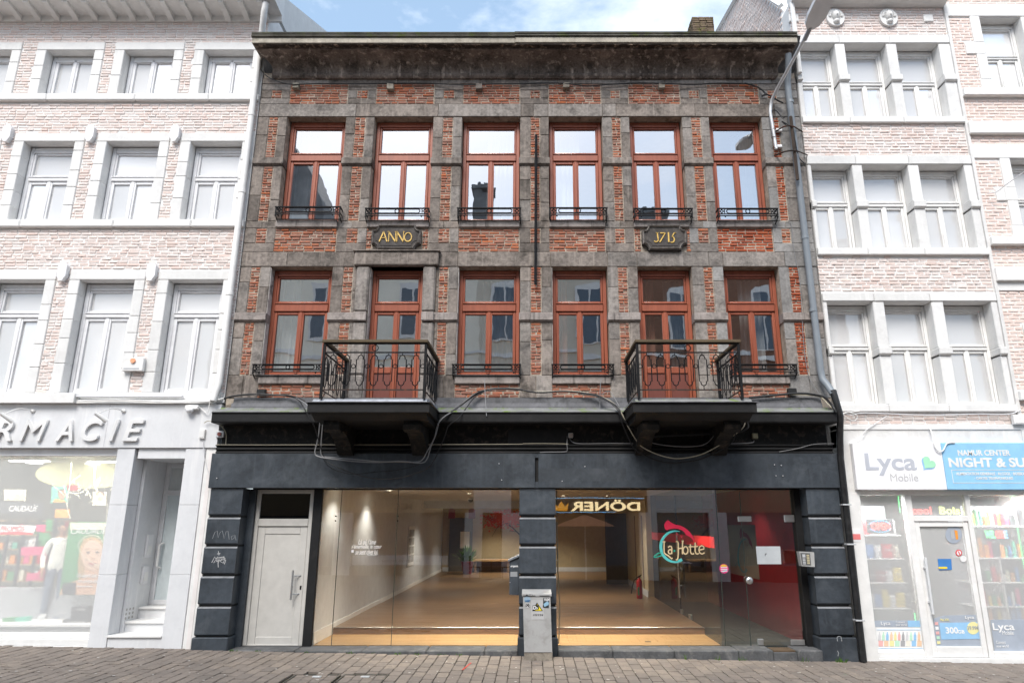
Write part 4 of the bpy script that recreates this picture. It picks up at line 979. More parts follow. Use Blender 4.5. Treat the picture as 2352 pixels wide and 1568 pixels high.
def logo(f, y, cols, name, label, sc_=1.0):
    """f maps measured logo coordinates to (x, z)"""
    lg = thing(name, label, 'logo', (f(300, 455)[0], y, f(300, 620)[1]))
    k = abs(f(301, 455)[0]-f(300, 455)[0])
    ring = []; inner = []
    for q in range(41):
        a = R(72+(300-72)*q/40+ (0)); th = 30*math.sin(pi*min(1, max(.02, (q+1)/42)))**.6
        if q > 36: th = 30
        ring.append((300+158*math.cos(a), 455-165*math.sin(a))); inner.append((300+(158-th)*math.cos(a), 455-(165-th)*math.sin(a)))
    b = MB()
    for q in range(40): b.prism([f(*ring[q]), f(*ring[q+1]), f(*inner[q+1]), f(*inner[q])], y-.0010, y)
    b.build('ring', cols[0], lg)
    hat = [(228, 185), (265, 212), (300, 232), (352, 240), (398, 262), (435, 290), (462, 320), (482, 352), (492, 380), (494, 396), (484, 388), (470, 366), (440, 350), (412, 338), (395, 308), (372, 290), (340, 276), (292, 270), (250, 276), (216, 290), (198, 272), (190, 235), (205, 205)]
    b = MB(); b.prism([f(*p_) for p_ in hat], y-.0012, y); b.build('hat', cols[1], lg)
    b = MB()
    for p_ in ([(318, 318), (330, 322), (318, 332), (308, 328)], [(362, 345), (375, 352), (370, 366), (360, 360)]): b.prism([f(*q) for q in p_], y-.0012, y)
    b.build('sparks', cols[1], lg)
    b = MB(); ribbon(b, [f(*p_) for p_ in ((165, 515), (130, 522), (98, 545), (85, 560), (110, 562), (140, 552), (170, 545))], 5*k, y-.0012, y); b.build('tail', cols[4], lg)
    b = MB(); b.prism([f(*p_) for p_ in ((289, 490), (304, 488), (303, 505), (288, 507))], y-.0022, y); b.build('hyphen', cols[4], lg)
    A = lambda cx, cz, rx, rz, a0, a1, n=10: [(cx+rx*math.cos(R(a0+(a1-a0)*i/n)), cz-rz*math.sin(R(a0+(a1-a0)*i/n))) for i in range(n+1)]
    strokes = [[(176, 405), (204, 405)], [(190, 405), (189, 470), (191, 515), (206, 532), (232, 546), (254, 566), (266, 578), (275, 568)],
               [(231, 463), (245, 450), (262, 452), (268, 470), (268, 528)], A(251, 506, 18, 22, 20, 340),
               [(309, 404), (328, 404), (333, 420), (334, 520), (330, 570), (318, 592), (308, 582)], [(368, 398), (388, 398)], [(378, 398), (375, 470), (376, 532)], [(334, 474), (376, 470)],
               A(407, 492, 25, 38, 0, 360, 16),
               [(456, 430), (456, 505), (466, 526), (482, 530), (494, 522)], [(438, 458), (484, 453)],
               [(505, 412), (504, 500), (514, 525), (528, 530), (540, 522)], [(486, 456), (534, 451)],
               [(544, 490), (594, 478), (592, 456), (572, 444), (550, 456), (542, 488), (552, 518), (574, 530), (600, 516)]]
    b = MB(); bo = MB()
    for i, s_ in enumerate(strokes):
        pts = [f(*p_) for p_ in s_]; ribbon(bo, pts, 12*k, y-.0016-i*.00002, y-.0012); ribbon(b, pts, 6.5*k, y-.0024-i*.00002, y-.0018)
    bo.build('letter_outline', cols[3], lg); b.build('letters', cols[2], lg); return lg
def fD(Y): return lambda u, v: (lambda p_: (p_.x, p_.z))(P((2420+u/2.703)/1.63265, (1880+v/2.703)/1.63265, Y))
M['teal'] = plain('teal_vinyl', (.10, .52, .50), .45); M['pink'] = plain('pink_vinyl', (.72, .025, .075), .45); M['cream'] = plain('cream_vinyl', (.72, .56, .32), .45); M['brownline'] = plain('dark_brown_vinyl', (.03, .02, .012), .45); M['greenv'] = plain('green_vinyl', (.02, .38, .26), .45)
logo(fD(.293), .293, (M['teal'], M['pink'], M['cream'], M['brownline'], M['greenv']), 'shop_logo', 'La Hotte lettering with pink hat and teal ring on the glass')
# poster board standing in the lobby with the same logo in dull tones
pb_ = thing('logo_poster', 'beige poster with a dull La Hotte logo standing in the red lobby', 'poster', (3.95, .78, .9))
fB = lambda u, v: (lambda p_: (p_.x, p_.z))(P((2420+u/2.703)/1.63265, (1880+v/2.703)/1.63265, .8))
MB().prism([fB(835, 235), fB(1112, 235), fB(1160, 790), fB(870, 725)], .8, .815).build('board', plain('dull_beige_board', (.17, .14, .09), .6), pb_)
def fP(u, v): return fB(905+(u-80)*.44, 262+(v-185)*1.06)
dl = (plain('dull_teal', (.05, .15, .13), .6), plain('dull_wine', (.12, .015, .02), .6), plain('dull_cream', (.22, .18, .11), .6), plain('dull_brown', (.07, .05, .03), .6), plain('dull_green', (.02, .10, .07), .6))
logo(fP, .797, dl, 'faded_logo', 'faded small logo printed on the beige poster in the lobby')
# quotation
qt = thing('quotation_lettering', 'white handwritten-style French quotation on the left shop glass', 'lettering', (-2.93, .29, 1.58))
M['vinyl'] = plain('white_vinyl', (.75, .75, .75), .5)
for i, (s_, a, c, z0, z1) in enumerate((('Là où l’âme', -3.075, -2.765, 1.735, 1.82), ('s’émerveille, le cœur', -3.19, -2.66, 1.655, 1.735), ('se sent chez lui.', -3.115, -2.72, 1.565, 1.65))):
    text_fit('quotation_line', s_, a, c, z0, z1, .294, M['vinyl'], qt, .012, .3, .001)
MB().box(-3.185, -3.145, .291, .293, 1.60, 1.645).build('badge', M['vinyl'], qt)
MB().box(-2.90, -2.74, .291, .293, 1.548, 1.553).build('signature_line', M['vinyl'], qt)
f = fD(.292)
pp_ = [f(1120, 452), f(1366, 452), f(1378, 632), f(1136, 632)]
sh = thing('paper_notice', 'sheet of white paper taped to the glass entrance door', 'paper', (4.0, .29, 1.6))
MB().prism(pp_, .288, .294).build('sheet', plain('white_paper', (.50, .53, .55), .8), sh)
MB().prism([f(1213, 525), f(1230, 523), f(1222, 537)], .286, .289).build('ink_mark', M['black'], sh); MB().prism([f(1211, 530), f(1216, 530), f(1216, 550), f(1211, 550)], .2855, .2885).build('ink_mark', M['black'], sh)
c0 = f(797, 678); rr = abs(f(843, 678)[0]-c0[0])
stk = thing('round_sticker', 'round pink sticker with yellow top on the glass beside the entrance door', 'sticker', (c0[0], .29, c0[1]))
MB().prism([(c0[0]+rr*math.cos(a*pi/14), c0[1]+rr*math.sin(a*pi/14)) for a in range(28)], .2895, .294).build('disc', plain('pink_sticker', (.70, .04, .20), .5), stk)
MB().prism([(c0[0]+rr*.9*math.cos(R(a)), c0[1]+rr*.9*math.sin(R(a))) for a in range(30, 151, 15)], .288, .2895).build('patch', plain('yellow_sticker', (.75, .50, .04), .5), stk)
for i in range(3): MB().box(c0[0]-rr*.72, c0[0]+rr*.72, .2878, .2885, c0[1]-.015-i*.03+.03, c0[1]-.002-i*.03+.03).build('text_line', M['vinyl'], stk)
MB().prism([(c0[0]-rr*.6, c0[1]-rr*.45), (c0[0]+rr*.7, c0[1]-rr*.2), (c0[0]+rr*.6, c0[1]-rr*.5), (c0[0]-rr*.3, c0[1]-rr*.75)], .288, .2895).build('patch', M['teal'], stk)
# graffiti scribbles on the left pilaster
def scribble(pts_list, hw, y, m, name, label, cat='graffiti'):
    b = MB()
    for pts in pts_list: ribbon(b, pts, hw, y-.001, y)
    return tag(b.build(name, m), label, cat)
f5 = lambda u, v, Y=-.077: (lambda p_: (p_.x, p_.z))(P((700+u/1.7044)/1.63265, (1640+v/1.7044)/1.63265, Y))
M['scratch'] = plain('grey_scratch', (.24, .25, .26), .8)
scribble([[f5(*q) for q in ((165, 645), (180, 605), (195, 595), (202, 640), (214, 605), (228, 594), (240, 645), (252, 600), (264, 596), (272, 650))], [f5(*q) for q in ((300, 625), (285, 630), (288, 652), (305, 640), (308, 620), (316, 655))]], .004, -.0775, M['scratch'], 'graffiti', 'scratched letters Ma on the second block of the left pilaster')
scribble([[f5(*q) for q in ((195, 742), (215, 738))], [f5(*q) for q in ((203, 725), (206, 750), (212, 745))], [f5(*q) for q in ((160, 798), (180, 760), (195, 790), (172, 800), (200, 760), (205, 800), (215, 765), (228, 770), (214, 790), (235, 800), (246, 770), (232, 762), (250, 785), (240, 808))], [f5(*q) for q in ((200, 775), (202, 828))], [f5(*q) for q in ((185, 770), (240, 760), (245, 775), (190, 790))]], .005, -.0778, plain('white_marker', (.5, .5, .5), .8), 'graffiti', 'white graffiti tag on the third block of the left pilaster')
f6 = lambda u, v, Y=-.103: (lambda p_: (p_.x, p_.z))(P((1860+u/1.7043)/1.63265, (1640+v/1.7043)/1.63265, Y))
scribble([[f6(*q) for q in ((2178, 1275), (2190, 1268), (2205, 1272), (2210, 1300))], [f6(*q) for q in ((2180, 1275), (2182, 1300))], [f6(*q) for q in ((2182, 1360), (2190, 1375), (2185, 1395))]], .007, -.1035, M['scratch'], 'paint_splash', 'white paint splash on the plinth of the right pilaster', 'paint mark')

# ================================================================== cabinet, letter box, intercom
cb = thing('utility_cabinet', 'light grey utility cabinet with stickers before the middle pilaster', 'cabinet', (.07, -.38, 0))
x0, x1, yf = -.165, .285, -.47
MB().box(x0+.02, x1+.02, yf+.01, -.115, -.08, .115, .01).build('concrete_base', M['concrete'], cb)
MB().prism([(x0+.02, .118), (x1+.015, .118), (x1-.01, .985), (x0-.005, .985)], yf, -.11).build('body', M['cabinet'], cb)
MB().prismx([(yf-.012, .955), (yf-.012, .985), (-.22, 1.03), (-.105, 1.03), (-.105, .955)], x0-.02, x1+.01).build('lid', M['cabinet'], cb)
MB().box(x0+.0, x0+.2, yf-.0145, yf-.0125, .958, .966).build('vent_slit', M['black'], cb); MB().box(x1-.19, x1-.02, yf-.0145, yf-.0125, .958, .966).build('vent_slit', M['black'], cb)
fc = lambda u, v: (lambda p_: (p_.x, p_.z))(P((1880+u/2.904)/1.63265, (1960+v/2.904)/1.63265, yf))
def decal(name, pts, m, y=yf-.003, th=.0025): return MB().prism([fc(*q) for q in pts], y-th, y+.002).build(name, m, cb)
M['paperw'] = plain('sticker_white', (.42, .42, .42), .6)
decal('sticker', [(325, 838), (462, 838), (466, 1050), (328, 1050)], M['paperw'])
decal('sticker', [(388, 862), (452, 955), (335, 955)], plain('warning_black', (.015, .015, .015), .5), yf-.006)
decal('sticker', [(392, 880), (440, 950), (365, 950)], plain('warning_yellow', (.75, .60, .02), .5), yf-.009)
decal('sticker', [(340, 895), (405, 890), (410, 935), (345, 950)], M['black'], yf-.012)
text_fit('sticker_text', 'D›', fc(348, 0)[0], fc(395, 0)[0], fc(348, 938)[1], fc(348, 900)[1], yf-.0146, M['vinyl'], cb, .03, 0, .001)
text_fit('sticker_text', '✆ 078 78 78 80'.replace('✆ ', ''), fc(360, 0)[0], fc(452, 0)[0], fc(360, 1010)[1], fc(360, 990)[1], yf-.0056, M['black'], cb, .03, 0, .001)
MB().prism([fc(342, 1008), fc(352, 990), fc(356, 994), fc(347, 1012)], yf-.0075, yf-.005).build('sticker', M['black'], cb)
decal('sticker', [(458, 812), (520, 812), (517, 922), (452, 918)], plain('black_sticker', (.025, .03, .035), .5))
decal('sticker', [(458, 880), (500, 850), (518, 865), (515, 890), (470, 910)], plain('blue_sticker', (.25, .42, .55), .5), yf-.006)
text_fit('sticker_text', 'FUEM', fc(466, 0)[0], fc(518, 0)[0], fc(466, 848)[1], fc(466, 818)[1], yf-.0065, M['vinyl'], cb, .03, 0, .001)
decal('sticker', [(283+36*math.cos(a*pi/8), 830+34*math.sin(a*pi/8)) for a in range(16)], plain('pale_blue_sticker', (.26, .36, .45), .5))
decal('sticker', [(255, 842), (300, 835), (318, 840), (300, 856), (262, 856)], plain('deep_blue_sticker', (.05, .13, .25), .5), yf-.006)
decal('sticker', [(285+32*math.cos(a*pi/8), 893+33*math.sin(a*pi/8)) for a in range(16)], M['paperw'])
b = MB()
for pts in ([(262, 905), (270, 875), (280, 905), (290, 872), (300, 905)], [(265, 912), (300, 880), (310, 900)], [(275, 880), (305, 915)]): ribbon(b, [fc(*q) for q in pts], .004, yf-.007, yf-.0055)
b.build('sticker_tag', M['black'], cb)
decal('sticker', [(268, 775), (338, 775), (338, 790), (268, 792)], M['black'], yf-.016)
text_fit('sticker_text', 'Drop', fc(290, 0)[0], fc(335, 0)[0], fc(290, 788)[1], fc(290, 777)[1], yf-.0185, M['vinyl'], cb, .02, 0, .001)
lb = thing('letter_box', 'dark blue-grey letter box on the left side of the middle pilaster', 'letter box', (-.32, .1, .92))
MB().prism([(-.405, 1.47), (-.405, .935), (-.245, .925), (-.245, 1.53)], -.02, .28).build('body', M['shopblue'], lb)
MB().prism([(-.43, 1.465), (-.43, 1.49), (-.24, 1.575), (-.24, 1.545)], -.05, .30).build('lid', plain('pale_grey_lid', (.15, .165, .185), .5), lb)
MB().box(-.39, -.27, -.024, -.02, 1.22, 1.30).build('torn_label', M['scratch'], lb)
b = MB(); [ribbon(b, [(-.385+k*.025, 1.38+.012*math.sin(k*2.1)), (-.37+k*.025, 1.40), (-.362+k*.025, 1.375)], .005, -.0235, -.021) for k in range(5)]; b.build('scribble', M['vinyl'], lb)
MB().cyl((-.395, -.03, 1.13), (-.395, -.02, 1.13), .01, 8).build('lock', M['alu'], lb)
ic = thing('intercom', 'grey intercom panel with name buttons on the right pilaster', 'intercom', (4.6, -.1, 1.5))
MB().prism([(4.485, 1.632), (4.735, 1.622), (4.725, 1.385), (4.505, 1.40)], -.16, -.03).build('housing', M['cabinet'], ic)
MB().prism([(4.50, 1.612), (4.665, 1.606), (4.662, 1.41), (4.515, 1.418)], -.164, -.158).build('face_plate', plain('dark_grey_plate', (.10, .10, .10), .5), ic)
b = MB()
for k in range(6): b.box(4.60, 4.645, -.168, -.163, 1.435+k*.026, 1.452+k*.026)
b.build('name_buttons', plain('cream_buttons', (.5, .44, .28), .5), ic)
b = MB()
for k in range(4): b.box(4.53, 4.575, -.168, -.163, 1.43+k*.026, 1.446+k*.026)
b.box(4.53, 4.58, -.167, -.163, 1.54, 1.59); b.build('speaker_buttons', M['galv'], ic)

# ================================================================== cables and boxes on the facade
def q1(u, v, Y): return P((780+u/1.9932)/1.63265, (1420+v/1.9932)/1.63265, Y)
def q2(u, v, Y): return P((1960+u/1.9279)/1.63265, (1420+v/1.9279)/1.63265, Y)
def smooth(pts, n=5):
    out = []; m = len(pts)
    for i in range(m-1):
        p0, p1_, p2_, p3 = pts[max(i-1, 0)], pts[i], pts[i+1], pts[min(i+2, m-1)]
        for k in range(n):
            t_ = k/n; out.append(.5*((2*p1_)+(-p0+p2_)*t_+(2*p0-5*p1_+4*p2_-p3)*t_*t_+(-p0+3*p1_-3*p2_+p3)*t_**3))
    out.append(pts[-1]); return out
def cable(f, pts, r_, m, label):
    b = MB(); b.tube(smooth([f(u, v, Y) for u, v, Y in pts]), r_*(1.35 if 'black' in label and 'loop' not in label else 1.1), 6); return tag(b.build('cable', m, None, True), label, 'cable', 'cables on the facade')
W = -.13
cable(q1, [(118, 152, -.13), (190, 131, W), (300, 121, W), (400, 127, W), (520, 126, W), (630, 135, W), (680, 162, -.3), (712, 210, -.5), (750, 275, -.52), (790, 345, -.5), (815, 420, -.4), (838, 500, -.35), (862, 570, -.3), (900, 625, -.3), (980, 665, -.35), (1080, 705, -.35), (1200, 738, -.35), (1320, 748, -.35), (1440, 737, -.35), (1560, 702, -.35), (1640, 668, -.3), (1690, 606, -.3), (1740, 500, -.35), (1775, 415, -.45), (1800, 350, -.5), (1870, 295, -.5), (1925, 225, -.35), (1990, 140, -.2), (2060, 100, W)], .0085, M['cable'], 'black cable looping lowest beneath the left balcony')
cable(q1, [(660, 145, -.2), (720, 178, -.4), (745, 200, -.45), (790, 245, -.5), (822, 285, -.5), (836, 330, -.45), (822, 450, -.35), (800, 545, -.3), (832, 582, -.3), (1000, 606, -.35), (1200, 622, -.35), (1400, 619, -.35), (1540, 622, -.3), (1600, 606, -.3), (1645, 530, -.35), (1692, 440, -.45), (1716, 345, -.5), (1765, 285, -.5), (1860, 225, -.35), (1960, 146, -.2), (2050, 100, W), (2160, 78, W), (2352, 84, W)], .010, M['cable_grey'], 'upper grey cable slung beneath the left balcony')
cable(q1, [(852, 300, -.5), (856, 350, -.45), (846, 480, -.35), (848, 570, -.3), (905, 585, -.3), (1100, 601, -.36), (1300, 618, -.36), (1450, 614, -.36), (1590, 628, -.3), (1637, 598, -.3), (1665, 510, -.36), (1702, 415, -.46), (1722, 340, -.52)], .0095, M['cable_grey'], 'second grey cable slung beneath the left balcony')
cable(q1, [(858, 590, -.25), (900, 650, -.25), (985, 692, -.25), (1100, 712, -.25), (1250, 695, -.25), (1400, 684, -.25), (1550, 650, -.25), (1605, 615, -.27)], .006, M['cable'], 'thin dark cable sagging against the fascia under the left balcony')
cable(q1, [(120, 146, W), (200, 126, W), (330, 113, W), (480, 118, W), (600, 124, W), (690, 150, -.25), (745, 190, -.42)], .010, M['cable'], 'thick black cable along the left ledge by the junction box')
cable(q1, [(1720, 320, -.5), (1790, 270, -.45), (1890, 195, -.3), (1985, 120, -.2), (2060, 88, W), (2180, 72, W), (2352, 80, W)], .014, M['cable'], 'thick black cable bundle rising to the brick between the balconies')
cable(q2, [(-10, 82, W), (120, 99, W), (300, 90, W), (450, 104, W), (540, 120, -.2), (625, 162, -.35), (692, 212, -.5), (715, 272, -.52), (765, 335, -.5), (830, 382, -.45), (890, 419, -.4), (1000, 413, -.4), (1200, 405, -.4), (1400, 394, -.4), (1560, 384, -.45), (1620, 360, -.5), (1631, 335, -.5), (1610, 285, -.5)], .012, M['cable'], 'thick black cable crossing straight beneath the right balcony')
cable(q2, [(0, 92, W), (160, 92, W), (330, 86, W), (470, 102, W), (560, 125, -.2), (640, 165, -.35), (700, 222, -.5), (752, 325, -.5), (812, 430, -.42), (862, 490, -.36), (960, 540, -.33), (1060, 569, -.33), (1150, 574, -.33), (1280, 549, -.33), (1400, 492, -.36), (1520, 412, -.42), (1598, 345, -.5), (1606, 285, -.5)], .008, M['cable_cream'], 'cream cable looping beneath the right balcony')
cable(q2, [(420, 110, W), (560, 135, -.25), (680, 215, -.48), (722, 330, -.48), (790, 480, -.35), (835, 527, -.3), (960, 585, -.28), (1060, 606, -.28), (1180, 600, -.28), (1300, 575, -.28), (1420, 520, -.3), (1512, 458, -.36), (1540, 390, -.45), (1566, 300, -.5)], .0095, M['cable'], 'black cable looping lowest beneath the right balcony')
cable(q2, [(838, 392, -.44), (905, 452, -.38), (1040, 481, -.36), (1200, 490, -.36), (1320, 471, -.36), (1388, 404, -.4)], .007, M['cable_grey'], 'short grey cable sagging in the middle under the right balcony')
cable(q2, [(1640, 136, W), (1800, 121, W), (1900, 111, W), (2000, 105, W), (2120, 116, W), (2190, 140, -.2), (2240, 198, -.42), (2263, 240, -.46)], .016, M['cable'], 'thick black cable along the right ledge running to the downpipe')
cable(q2, [(1890, 112, W), (2040, 118, W), (2150, 130, W), (2205, 180, -.35), (2262, 235, -.45)], .008, M['cable_cream'], 'pale cable beside the thick one on the right ledge')
cable(q2, [(570, 118, -.2), (600, 95, -.2), (635, 95, -.2), (665, 140, -.3), (700, 200, -.45)], .006, M['cable_grey'], 'pale curled wire left of the right balcony')
cable(q2, [(340, 430, -.05), (352, 450, -.06), (390, 466, -.14), (480, 468, -.145), (640, 466, -.145), (800, 468, -.145)], .006, M['cable_grey'], 'grey wire from the small box along the left part of the frieze')
cable(q2, [(322, 415, -.05), (320, 470, -.145), (322, 515, -.14), (300, 527, -.13), (180, 529, -.125), (125, 532, -.12)], .006, M['cable_grey'], 'grey wire dropping from the small box to the fascia')
cable(q2, [(1672, 445, -.05), (1660, 460, -.13), (1560, 467, -.145), (1380, 470, -.145)], .006, M['cable_grey'], 'grey wire from the beige box along the right part of the frieze')
cable(q2, [(1855, 527, -.125), (1990, 502, -.14), (2110, 472, -.145), (2250, 468, -.145)], .006, M['cable_grey'], 'grey wire slanting over the moulding at the right end')
cable(q2, [(0, 468, -.142), (160, 467, -.142), (330, 470, -.142)], .005, M['cable_cream'], 'thin cream wire along the moulding above the sign slot')
cable(q1, [(60, 492, -.14), (400, 493, -.142), (900, 492, -.142), (1600, 491, -.142), (2352, 487, -.142)], .005, M['cable_cream'], 'thin cream wire along the moulding in the left half')
cable(q1, [(2067, -5, W), (2072, 120, -.25), (2082, 278, -.45)], .006, M['cable_grey'], 'grey wire hanging straight from the window guard left of the rod')
cable(q2, [(568, -5, W), (560, 80, -.16), (558, 215, -.2)], .006, M['cable_grey'], 'grey wire hanging straight from the window guard right of the rod')
def qr1(u, v, Y): return P((700+u/1.8234)/1.63265, v/1.8234/1.63265, Y)
def qr2(u, v, Y): return P((1860+u/1.8234)/1.63265, v/1.8234/1.63265, Y)
T = -.05
cable(qr1, [(492, 400, .1), (505, 470, -.05), (545, 520, -.06), (620, 556, -.11), (720, 578, -.12), (900, 573, T), (1200, 573, T), (1500, 569, T), (1700, 572, T), (1900, 582, -.1), (2120, 575, T), (2300, 572, T), (2500, 566, T), (2600, 573, -.1), (2735, 588, T), (2900, 578, T), (3080, 568, T), (3270, 572, -.1), (3460, 580, T), (3620, 570, T), (3820, 574, T), (3890, 590, T), (3970, 645, -.08), (4080, 705, -.12)], .0085, M['cable'], 'black cable running under the roof cornice across the house')
cable(qr2, [(1700, 570, T), (1790, 598, -.1), (1840, 640, -.13), (1815, 660, -.13), (1860, 650, -.13), (1930, 690, -.13), (1965, 705, -.13)], .012, M['cable'], 'black cable knot by the hole under the right end of the cornice')
def box_thing(name, label, cat, p_, w_, h, d, m, m2=None):
    t_ = thing(name, label, cat, (p_.x, p_.y, p_.z-h/2)); MB().box(p_.x-w_/2, p_.x+w_/2, p_.y-d, p_.y, p_.z-h/2, p_.z+h/2, .006).build('case', m, t_); MB().box(p_.x-w_*.42, p_.x+w_*.42, p_.y-d-.006, p_.y-d, p_.z-h*.38, p_.z+h*.38, .003).build('cover', m2 or m, t_); return t_
box_thing('junction_box', 'black junction box on the brick above the left ledge', 'junction box', q1(407, 102, -.03), .16, .10, .07, M['black'])
box_thing('junction_box', 'black junction box on the brick above the right ledge', 'junction box', q2(1940, 92, -.03), .16, .10, .07, M['black'])
box_thing('junction_box', 'small grey junction box on the black frieze right of the rod', 'junction box', q2(347, 410, -.052), .085, .085, .04, M['galv'], plain('pinkish_box_lid', (.36, .30, .26), .5))
box_thing('junction_box', 'beige junction box with cable glands on the frieze under the right balcony', 'junction box', q2(1675, 414, -.032), .10, .095, .05, plain('beige_box', (.32, .30, .20), .5))
ea = thing('wall_speaker', 'old grey alarm horn on the frieze at the left end', 'alarm', tuple(q1(95, 415, -.04)))
p_ = q1(95, 415, -.05); MB().box(p_.x-.07, p_.x+.07, -.09, -.03, p_.z-.06, p_.z+.06, .01).build('case', M['galv'], ea); MB().cyl((p_.x, -.12, p_.z), (p_.x, -.09, p_.z), .035, 10).build('horn', plain('dull_red_horn', (.18, .05, .04), .5), ea)
# ================================================================== street lamp on the wall
lamp = thing('street_lamp', 'galvanised wall-mounted street lamp arching out over the street', 'street lamp', (4.81, -.1, 9.2))
pts = [P(1783, 343, -.10), P(1776, 300, -.10), P(1769, 258, -.11), P(1772, 234, -.15), P(1785, 205, -.35), P(1812, 156, -.8), P(1838, 108, -1.2), P(1856, 75, -1.5)]
MB().tube(smooth(pts[:3])+smooth(pts[2:])[1:], .032, 10).build('arm', M['galv'], lamp, True)
MB().tube([P(1848, 92, -1.36), P(1862, 62, -1.6)], .042, 10).build('spigot', plain('grey_spigot', (.30, .31, .32), .5), lamp, True)
a, c = P(1860, 66, -1.56), P(1905, -25, -2.35); d = (c-a).normalized(); sx = d.cross(Vector((0, 0, 1))).normalized(); up = sx.cross(d)
b = MB(); prof_ = [(0, .06, .05), (.12, .13, .07), (.35, .17, .08), (.8, .17, .08), (1.0, .12, .06), (1.06, .03, .03)]; L_ = (c-a).length
for t_, w_, h in prof_:
    o_ = a+d*L_*t_
    for s1, s2 in ((-1, -.6), (1, -.6), (1, .4), (.5, 1), (-.5, 1), (-1, .4)): b.v.append(tuple(o_+sx*w_*s1+up*h*s2))
for i in range(len(prof_)-1):
    for q in range(6): b.f.append((i*6+q, i*6+(q+1) % 6, (i+1)*6+(q+1) % 6, (i+1)*6+q))
b.f += [tuple(range(6)), tuple(range((len(prof_)-1)*6, len(prof_)*6))]; b.build('lamp_head', plain('pale_grey_lamp_head', (.62, .63, .64), .6), lamp)
for py in (300, 337):
    p_ = P(1787, py, -.03); MB().box(p_.x-.05, p_.x+.07, -.07, .0, p_.z-.03, p_.z+.03, .005).build('wall_clip', M['white'], lamp)
b = MB(); 
for py in (297, 316, 341): p_ = P(1777, py, -.10); b.ring(tuple(p_), .036, .006, 12, 'z', 4)
b.build('strap', M['black'], lamp)
ms = thing('mast_bracket', 'rusty square steel post clamped across the downpipe below the lamp', 'bracket', tuple(P(1845, 400, -.2)))
MB().tube([P(1816, 268, -.24), P(1832, 413, -.24)], .034, 4).build('post', surf('rusty_post', (.06, .045, .036), .3, 8, .8, .4, 50, .2), ms)
for v0 in (0, 56):
    st_ = MB(); st_.tube([P(1773+v0*.1, 307+v0*.9, -.02), P(1800+v0*.05, 291+v0*1.02, -.27), P(1812+v0*.1, 289+v0*1.02, -.29), P(1824+v0*.12, 291+v0*1.0, -.27), P(1843+v0*.2, 303+v0*.95, -.02)], .017, 4); st_.build('stay', M['rusty_iron'], ms)
cable(qr2, [(1985, 860, -.2), (1955, 830, -.18), (2025, 880, -.25), (2045, 960, -.2), (2060, 1040, -.18), (2080, 1090, -.1), (2110, 1120, -.1), (2085, 1135, -.1), (2070, 1100, -.12), (2055, 1050, -.15)], .008, M['cable'], 'black wire tangle hanging from the clamped steel post')
cable(qr2, [(1875, 760, -.12), (1910, 755, -.1), (1945, 790, -.1), (1960, 810, -.12), (1975, 800, -.15)], .007, M['cable'], 'black wire from the lamp arm to the downpipe')
cable(qr2, [(1985, 1500, -.03), (2020, 1540, -.02), (2035, 1700, -.02), (2075, 1900, -.02), (2090, 2100, -.02), (2100, 2300, -.02), (2120, 2480, -.03), (2150, 2600, -.05), (2210, 2690, -.1)], .006, M['cable_grey'], 'thin grey wire running down the right quoins')
# ================================================================== left neighbour: pharmacy
M['nbrick'] = brickmat('veiled_pink_brick', [(.0, (.73, .575, .515)), (.2, (.75, .63, .58)), (.45, (.72, .64, .60)), (.65, (.75, .68, .645)), (.85, (.73, .59, .53)), (1, (.72, .565, .505))], (.74, .715, .69), .62, .3)  # white veil over the neighbours is mixed into these base colours
M['nmortar'] = surf('veiled_mortar', (.73, .72, .705), .08, 4, .95, .3, 70, .1)
M['nstone'] = surf('veiled_limestone', (.67, .665, .65), .08, 2.2, .9, .3, 45, .15, dirt=(.60, .59, .575), dirtamt=.6, streak=(.80, .79, .77), streakamt=.5)
M['nstone2'] = surf('veiled_light_limestone', (.715, .71, .695), .05, 2.2, .9, .25, 45, .15, dirt=(.60, .60, .60), dirtamt=.45)
M['nwhite'] = plain('veiled_white_paint', (.735, .728, .71), .6, .3)  # paint lightened towards white as part of the veil
M['nframe'] = plain('veiled_grey_frame', (.715, .715, .725), .5, .3)
M['nmarble'] = surf('veined_marble_veiled', (.66, .665, .675), .05, 2, .5, .05, 60, .3, dirt=(.57, .575, .59), dirtamt=.4, streak=(.78, .775, .77), streakamt=.6)
M['nglass'] = glass('veiled_window_glass', .20, (.97, .97, .98), .52, (.86, .86, .86), wav=.08)  # diffuse share lays a white veil over the panes
M['nshopglass'] = glass('veiled_shop_glass', .02, (.97, .98, .98), .48, (.77, .77, .765), wav=.02, fres=.6)  # diffuse share veils the shop goods in white
M['nveil'] = plain('white_veil_panel', (.86, .86, .86), .9, .1)  # colour of the panels added behind the panes for the veil
ph = thing('pharmacy_building', 'white-veiled brick house with pharmacy shopfront left of the dark house', 'house', (-8.5, 0, .1))
LX0, LX1 = -13.2, -5.59
rows = [([(-11.86, -10.86), (-10.15, -9.13), (-8.52, -7.47), (-6.86, -5.82)], 10.545, 11.614, None), ([(-11.87, -10.85), (-10.21, -9.18), (-8.55, -7.48), (-6.87, -5.82)], 7.763, 9.477, (8.70, 8.80)), ([(-11.9, -10.88), (-10.24, -9.23), (-8.59, -7.54), (-6.91, -5.86)], 4.376, 6.542, (5.85, 5.95))]
hol = [(a, b_, z0, z1) for ops, z0, z1, t_ in rows for a, b_ in ops]
backing(ph, LX0, LX1, 4.2, 12.75, hol, .016, .40, M['nmortar'])
MB().box(LX0, LX1-.02, .41, 7.5, 4.2, 12.75).build('house_body', M['nmortar'], ph)
LB = []; blocked = []
def nst(x0, x1, z0, z1, y0=-.012, m=None, name='stone', b=.01):
    blocked.append((x0, x1, z0, z1)); return MB().box(x0+.003, x1-.003, y0, .34, z0+.003, z1-.003, b).build(name, m or (M['nstone'] if RND.random() < .5 else M['nstone2']), ph)
